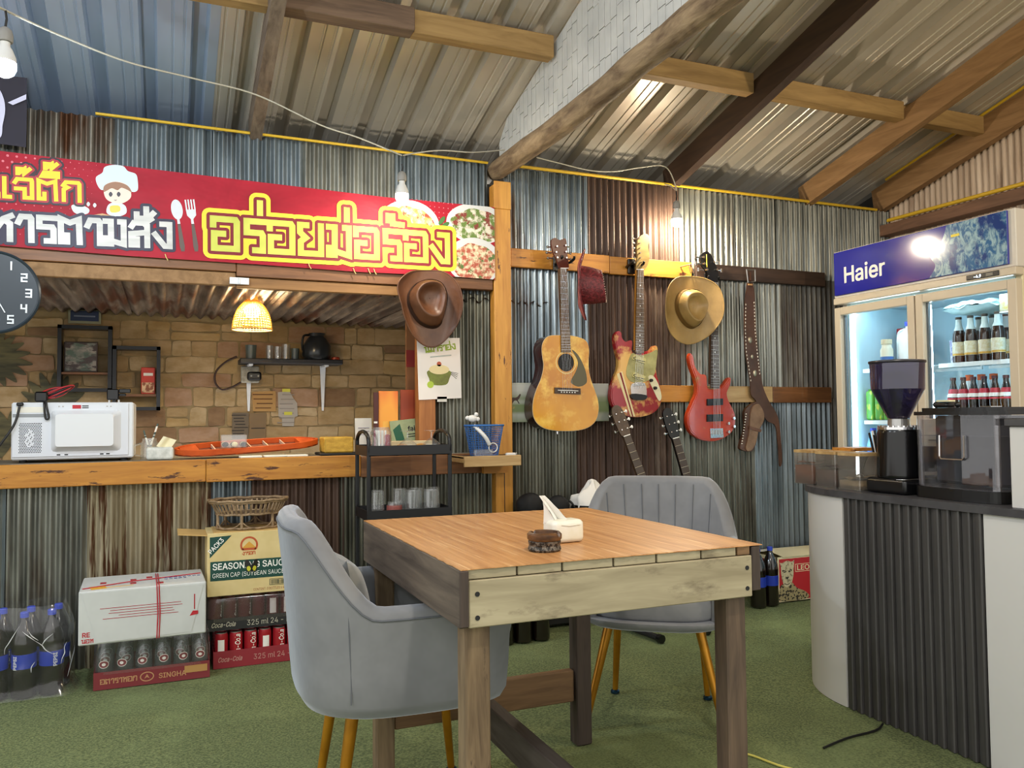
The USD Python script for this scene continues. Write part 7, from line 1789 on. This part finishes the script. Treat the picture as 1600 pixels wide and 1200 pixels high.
bag = thing('plastic_bag', 'crumpled pale plastic bag lying on top of the beer bottles in the fridge', 'bag')
def bagf(sg):
    def fn(u, v):
        e = np.clip((1-u**4)*(1-v**4), 0, 1)**.5
        return np.stack([3.84+.14*v, 2.90+.155*u, 1.592+sg*(.035*e)+.035*(meshkit.fbm(np.stack([u*3, v*3, u*0+sg], -1), 3)-.5)], -1)
    return fn
gg = np.linspace(-1, 1, 22)
MB().sheet(bagf(1), gg, gg).raw(*(lambda a: (a[0], a[1][:, ::-1]))(MB().sheet(bagf(-1), gg, gg).arrays())).build(bag, 'film', mat('bag_film', '#b9dde2', .25), True)
sb = thing('yellow_sachet', 'yellow printed sachet high at the right in the fridge', 'sachet')
MB().span((3.72, 2.64, 1.548+.0), (3.745, 2.75, 1.632), .004).build(sb, 'pack', mat('sachet', '#c9b45a', .4, 0, '#d8d8cc', (30, 30, 30), 2))
MB().span((3.72, 2.63, 1.540), (3.80, 2.76, 1.5475)).build(sb, 'holder_strip', RACK)
COKE_L = mat('cola_label_red', '#b8243a', .4)
def cola_g(label, M, group):
    t = thing('soda_bottle', label, 'bottle', M, group)
    MB().lathe([(0, 0), (.027, 0), (.029, .006), (.0265, .05), (.029, .09), (.028, .12), (.018, .165), (.0125, .19), (.0125, .205), (0, .205)], n=20).build(t, 'body', COLA, 40)
    MB().lathe([(.0283, .105), (.0295, .106), (.0215, .158), (.0190, .160)], n=20).build(t, 'label', COKE_L, 40)
    MB().lathe([(.0288, .118), (.0292, .119), (.0262, .136), (.0258, .1365)], n=20).build(t, 'white_wave', TEXT_W, 40)
    MB().lathe([(0, .2052), (.0140, .2052), (.0140, .219), (0, .220)], n=16).build(t, 'cap', mat('cap_maroon', '#4a2027', .4), 30)
    return t
cz_ = 1.0205
c0_ = cola_g('first soda bottle with red label from the left on the fridge\'s lower right shelf', mat4((3.74, 3.03, cz_), -1.2), 'soda bottles in the fridge')
for i in range(1, 6): dup(c0_, mat4((3.74, 3.03-.058*i, cz_), -1.2), '%s soda bottle with red label from the left on the fridge\'s lower right shelf' % NTH[i] if i < 5 else 'tallest-looking soda bottle furthest right on the fridge\'s lower right shelf')
o0 = None
for i in range(3):
    M_ = mat4((3.86, 3.03-.068*i, cz_)); l = '%s juice bottle with orange cap behind the soda bottles in the fridge' % NTH[i]
    if o0 is None:
        o0 = thing('juice_bottle', l, 'bottle', M_, 'juice bottles in the fridge')
        MB().lathe([(0, 0), (.028, 0), (.030, .01), (.030, .13), (.018, .185), (.016, .205), (0, .205)], n=18).build(o0, 'body', mat('juice_clear', '#c9d6da', .2), 40)
        MB().lathe([(0, .2055), (.019, .2055), (.019, .235), (0, .237)], n=16).build(o0, 'cap', mat('cap_orange', '#d9622a', .4), 30)
    else: dup(o0, M_, l)
mk = thing('milk_jug', 'white milk jug with a blue cap behind the left fridge door', 'jug', mat4((3.83, 3.36, sz_)))
MB().lathe([(0, 0), (.070, 0), (.075, .01), (.075, .15), (.060, .19), (.030, .215), (.028, .23), (0, .23)], n=28).build(mk, 'body', mat('milk_white', '#dfe4e6', .4), 40)
MB().lathe([(0, .2305), (.032, .2305), (.032, .255), (0, .257)], n=20).build(mk, 'cap', CAP_B, 30)
MB().tube(spline([(.0, .030, .215), (.0, .080, .20), (.0, .088, .12), (.0, .076, .10)], 5, False), .009, 8).build(mk, 'handle', LOOK['milk_white'], True)
wbt = thing('syrup_bottle', 'cream bottle with a blue label beside the milk jug in the fridge', 'bottle', mat4((3.72, 3.43, sz_)))
MB().lathe([(0, 0), (.032, 0), (.034, .006), (.034, .10), (.026, .115), (.026, .13), (0, .13)], n=24).build(wbt, 'body', mat('cream_bottle', '#d9d5c0', .4), 40)
MB().lathe([(.0342, .02), (.0346, .021), (.0346, .06), (.0342, .061)], n=24).build(wbt, 'label', mat('label_blue', '#3a66a8', .4), 40)
MB().lathe([(0, .1305), (.029, .1305), (.029, .158), (0, .16)], n=20).build(wbt, 'cap', mat('cap_cream', '#cfc3a2', .4), 30)
rbx = thing('red_tin', 'red tin with a pale label behind the milk jug in the fridge', 'tin')
MB().span((3.95, 3.44, sz_), (4.05, 3.57, sz_+.24), .004).build(rbx, 'box', mat('tin_red', '#93272c', .4))
MB().span((3.949, 3.48, sz_+.13), (3.9505, 3.53, sz_+.19)).build(rbx, 'label', PAPER)
gk = mat('pouch_green', '#4c9a2e', .35, 0, '#d8cf3a', (12, 30, 12), 2, .5, .6)
for i, l in enumerate(('green and yellow drink pouch at the left behind the left fridge door', 'green and yellow drink pouch in the middle behind the left fridge door', 'green and yellow drink pouch beside the grinder hopper behind the left fridge door')):
    t = thing('drink_pouch', l, 'pouch', mat4((3.74, 3.560-.062*i, 1.0205)), 'drink pouches in the fridge')
    MB().rbox((0, 0, .085), (.05, .056, .168), .012).build(t, 'pouch', gk, 30); MB().box((0, 0, .1725), (.006, .05, .012)).build(t, 'seal', LOOK['pouch_green'])
w0_ = None
for i in range(3):
    M_ = mat4((3.74, 3.56-.078*i, .7205)); l = 'blue-capped water bottle, %s from the left, low behind the left fridge door' % NTH[i]
    if w0_ is None:
        w0_ = thing('tall_water_bottle', l, 'bottle', M_, 'tall water bottles in the fridge')
        MB().lathe([(0, 0), (.033, 0), (.036, .01), (.035, .16), (.02, .215), (.014, .235), (0, .235)], n=20).build(w0_, 'body', mat('water_blue', '#7fb6dc', .15), 40)
        MB().lathe([(.0356, .07), (.0362, .071), (.0362, .13), (.0356, .131)], n=20).build(w0_, 'label', mat('label_sky', '#2d6cc0', .4), 40)
        MB().lathe([(0, .2355), (.016, .2355), (.016, .255), (0, .256)], n=16).build(w0_, 'cap', CAP_B, 30)
    else: dup(w0_, M_, l)

# ------------------------------------------------------------------ instruments on floor stands behind the far chair
def stand_guitar(name, label, head, foot, material, headm, cat, nut):
    """guitar leaning on its stand: head, foot = world points of the two ends of the instrument"""
    h, f_ = np.array(head), np.array(foot); ax = (h-f_); L = np.linalg.norm(ax); ax /= L
    w = np.array([0, -1.0, 0]); w -= ax*(w@ax); w /= np.linalg.norm(w); u_ = np.cross(ax, w)
    M_ = np.eye(4); M_[:3, 0], M_[:3, 1], M_[:3, 2], M_[:3, 3] = u_, ax, w, f_
    t = thing(name, label, cat, M_)
    bo = Polygon(spline([(-.03, 0), (-.13, .03), (-.155, .12), (-.12, .22), (-.135, .33), (-.115, .41), (-.075, .40), (-.04, .33), (.04, .33), (.08, .38), (.11, .36), (.12, .29), (.11, .21), (.15, .12), (.13, .03), (.03, 0)], 6)).buffer(0)
    for off, a, b in ((-.006, 0, .006), (0, .006, .034), (-.006, .034, .040)): pass
    MB().poly(bo.buffer(-.005), .006, z=-.006).poly(bo, .030, z=-.036).poly(bo.buffer(-.005), .006, z=-.042).build(t, 'body', material)
    n0, n1 = (0, L-.17), (0, .28)
    nk = Polygon([(-.021, L-.17), (.021, L-.17), (.028, .27), (-.028, .27)])
    FBP = MB().poly(nk, .006, z=0).build(t, 'fretboard', mat('fretboard_dark', '#3d3026', .4)); MB().poly(nk.buffer(-.001), .016, z=-.0165).build(t, 'neck', headm)
    fr_ = MB()
    for k in range(1, 20):
        y = L-.17-(L-.45)*(1-2**(-k/12))/(1-2**(-20/12)); x = .021+.007*(L-.17-y)/(L-.44); fr_.cyl((-x, y, .0064), (x, y, .0064), .0014, n=5)
    fr_.build(FBP, 'frets', mat('fret_pale', '#c9c2ae', .3, .6))
    HSP = MB().poly(Polygon(spline([(-.022, L-.172), (-.036, L-.12), (-.034, L-.03), (-.01, L), (.02, L-.008), (.034, L-.05), (.035, L-.12), (.022, L-.172)], 4)), .014, z=-.012).build(t, 'headstock', headm)
    MB().span((-.021, L-.174, .0), (.021, L-.169, .008)).build(t, 'nut', TEXT_W)
    for k in range(6):
        s_ = -1 if k < 3 else 1; y = L-.135+.045*(k % 3)
        MB().cyl((s_*.018, y, .002), (s_*.018, y, .010), .0035, n=8).cyl((s_*.03, y, -.005), (s_*.048, y, -.005), .003, n=8).sphere((s_*.053, y, -.005), .0075, 8, (1, 1.3, .6)).build(HSP, 'tuner', CHROME if k < 3 else TEXT_W)
    MB().span((-.03, .12, .0), (.03, .14, .008)).build(t, 'bridge', CHROME)
    for y in (.19, .25): MB().span((-.035, y, 0), (.035, y+.018, .004)).build(t, 'pickup', BLACK)
    return t
def gstand(label, x, y):
    t = thing('guitar_stand', label, 'guitar stand')
    for s_, yf in ((-1, y-.235), (1, y-.205)):
        xx = x+s_*.14
        MB().tube([(xx-.02, y+.16, .024), (xx+.02, yf, .020)], .016, 8).build(t, 'floor_bar', BLACK_M)
        MB().tube([(xx, y+.02, .026), (x+s_*.02, y+.06, .27)], .012, 8).build(t, 'leg', BLACK_M)
        MB().cyl((xx+.0195, yf+.004, .020), (xx+.0225, yf-.022, .020), .020, n=12).build(t, 'rubber_foot', BLACK)
    MB().tube([(x, y+.05, .26), (x, y+.085, .62)], .011, 8).build(t, 'stem', BLACK_M)
    MB().tube([(x-.10, y-.005, .115), (x+.10, y-.005, .115)], .010, 8).build(t, 'cradle', BLACK_M)
    for s_ in (-1, 1): MB().tube([(x+s_*.10, y-.005, .115), (x+s_*.10, y-.06, .115), (x+s_*.10, y-.072, .145)], .010, 8).build(t, 'arm', BLACK)
    MB().tube(spline([(x-.055, y+.03, .645), (x-.04, y+.065, .625), (x, y+.085, .62), (x+.04, y+.065, .625), (x+.055, y+.03, .645)], 4, False), .010, 8).build(t, 'yoke', BLACK, True)
    return t
stand_guitar('floor_guitar', 'guitar with a brown headstock leaning on a floor stand under the red electric guitar', (2.222, 3.865, 1.115), (2.49, 3.64, .135), mat('floor_guitar_black', '#1c1a1d', .25), ROSE, 'guitar', None)
stand_guitar('floor_guitar', 'guitar with a black headstock leaning on a floor stand under the red bass', (2.548, 3.868, 1.10), (2.755, 3.70, .135), mat('floor_guitar_brown', '#4a2c1c', .3), BLACK, 'guitar', None)
gstand('black guitar stand with its feet visible under the far chair', 2.245, 3.555)

# black things along the wall behind the table
am = thing('guitar_amplifier', 'black amplifier on the floor by the wall behind the table, bags lying on it', 'amplifier')
MB().span((1.66, 3.76, 0.012), (1.93, 3.96, .545), .008).build(am, 'cabinet', BLACK_M)
MB().span((1.675, 3.757, .04), (1.915, 3.7605, .42)).build(am, 'grille', mat('grille_cloth', '#232325', .9)); MB().span((1.675, 3.757, .44), (1.915, 3.7605, .50)).build(am, 'control_strip', STEEL)
for k in range(4): MB().cyl((1.71+.055*k, 3.757, .47), (1.71+.055*k, 3.745, .47), .010, n=10).build(am, 'knob', BLACK)
for x in (1.68, 1.91): MB().box((x, 3.86, .006), (.03, .16, .012)).build(am, 'foot', BLACK)
bgm = mat('bag_black', '#111113', .8)
for x, zz, s_, l in ((1.705, .546, .066, 'rounder black bag by the wall behind the table, left of the two'), (1.865, .546, .055, 'smaller black bag by the wall behind the tissue pack')):
    t = thing('black_bag', l, 'bag'); 
    k = m3.Manifold.sphere(1, 20).to_mesh(); v = k.vert_properties[:, :3]*np.array([s_*1.15, s_*.85, s_]); v[:, 2] = np.maximum(v[:, 2], -s_*.92)+zz+s_*.925
    v = v+np.array([x, 3.85, 0]); v += .008*(meshkit.noise(v*28)[:, None]-.5)*(v[:, 2:3] > zz+.02)
    MB().raw(v, k.tri_verts).build(t, 'pouch', bgm, True)
    MB().tube(spline([(x+s_*.7, 3.80, zz+s_*1.5), (x+s_*1.05, 3.79, zz+s_*1.1), (x+s_*1.35, 3.79, zz+.012)], 6, False), .006, 6).build(t, 'strap', BLACK, True)
bn2 = thing('waste_bin', 'black bin with a white plastic bag bulging out, between the table and the far chair', 'bin', mat4((2.06, 3.84, 0)))
MB().lathe([(0, 0), (.085, 0), (.115, .60), (.110, .60), (.082, .006), (0, .006)], n=28).build(bn2, 'bucket', BLACK, 40)
V = np.array([[(r_*(1+.16*math.sin(5*a+1)+.09*math.sin(11*a))*math.cos(a), r_*(1+.16*math.cos(4*a))*math.sin(a), z_+.022*math.sin(3*a+r_*40)*(r_ > .02)) for a in np.arange(40)/40*2*PI] for r_, z_ in ((.104, .55), (.112, .605), (.108, .635), (.075, .655), (.045, .675), (.022, .70), (.016, .725), (.002, .73))])
MB().raw(V.reshape(-1, 3), grid_faces(8, 40, False, True)[:, ::-1]).build(bn2, 'white_bag', mat('bag_white', '#dedcd8', .5), True)

# cords on the floor
def cord(name, pts, r, m, label): single(name, MB().tube(spline([(p[0], p[1], r+.001) for p in pts], 6, False), r, 6), m, label, 'cable', smooth=True)
cord('black_cable', [(2.25, 2.135), (2.18, 2.10), (2.05, 2.09), (1.92, 2.06)], .004, WIRE_B, 'black cord lying on the turf at the foot of the ribbed counter front')
cord('yellow_cable', [(1.78, 1.90), (1.71, 2.0), (1.68, 2.10), (1.66, 2.14)], .0035, mat('cord_yellow', '#d9cf6a', .5), 'thin yellowish cord on the turf behind the right table leg')
pc_ = thing('white_hook', 'small white bent plastic piece on the turf beside the far chair foot', 'plastic piece')
MB().tube(spline([(1.925, 2.575, .006), (1.935, 2.60, .006), (1.96, 2.60, .006), (1.985, 2.585, .006)], 5, False), .005, 8).build(pc_, 'piece', WHITE, True)

# ------------------------------------------------------------------ bulbs on the wire
def bulb(label, p, glowm, wire_to):
    t = thing('hanging_bulb', label, 'light bulb', mat4(tuple(p)))
    MB().lathe([(0, -.105), (.012, -.103), (.024, -.094), (.0305, -.078), (.031, -.066), (.0295, -.060)], n=28).build(t, 'glowing_dome', glowm, True)
    MB().lathe([(.0298, -.060), (.0305, -.058), (.029, -.045), (.020, -.022), (.0135, -.012), (.0135, 0), (0, 0)], n=24).build(t, 'bulb_housing', WHITE, 40)
    MB().lathe([(0, .0005), (.019, .0005), (.021, .004), (.021, .022), (.017, .036), (.008, .044), (0, .044)], n=20).build(t, 'lamp_holder', mat('holder_grey', '#8e8c88', .5), 40)
    MB().tube([(0, 0, .044), (.003, 0, .044+wire_to*.5), (0, 0, .044+wire_to)], .0035, 6).build(t, 'cord', WIRE_B)
    return t
P2, P3, P1 = at(628, 283, y=3.60), at(1057, 326, y=3.83), at(8, 66, y=2.75)
bulb('lit white bulb hanging in front of the banner\'s food photographs', P2, BULB, .035)
bulb('lit warm bulb hanging above the tan hat on the guitar wall', P3, BULB_W, .055)
bulb('lit cool white bulb at the top left picture corner', P1, BULB_COOL, .05)
wy = [tuple(at(px, py, y=yy)) for (px, py), yy in zip(((-60, -20), (8, 16), (100, 58), (200, 97), (300, 122), (400, 148), (500, 195), (560, 215), (628, 243)), (2.55, 2.75, 3.0, 3.2, 3.4, 3.55, 3.60, 3.60, 3.60))]
single('lamp_wire', MB().tube(spline(wy, 8, False), .0035, 6), WIRE_W, 'pale wire sagging from the left bulb to the bulb by the banner', 'wire', smooth=True)
wy = [tuple(at(px, py, y=yy)) for (px, py), yy in zip(((630, 243), (650, 239), (690, 235), (740, 238), (790, 234)), (3.60, 3.65, 3.72, 3.80, 3.86))]
single('lamp_wire', MB().tube(spline(wy, 8, False), .0035, 6), WIRE_W, 'pale wire from the bulb by the banner to the log end', 'wire', smooth=True)
wy = [tuple(at(px, py, y=yy)) for (px, py), yy in zip(((838, 246), (870, 254), (920, 266), (960, 268), (1000, 262), (1040, 261), (1057, 296)), (3.80, 3.82, 3.84, 3.85, 3.85, 3.84, 3.83))]+[(P3[0]+.01, 3.90, 2.36), (P3[0]+.015, 3.962, 2.384)]
single('lamp_wire', MB().tube(spline(wy, 8, False), .0035, 6), WIRE_W, 'pale wire hanging under the roof between the log and the dark rafter', 'wire', smooth=True)
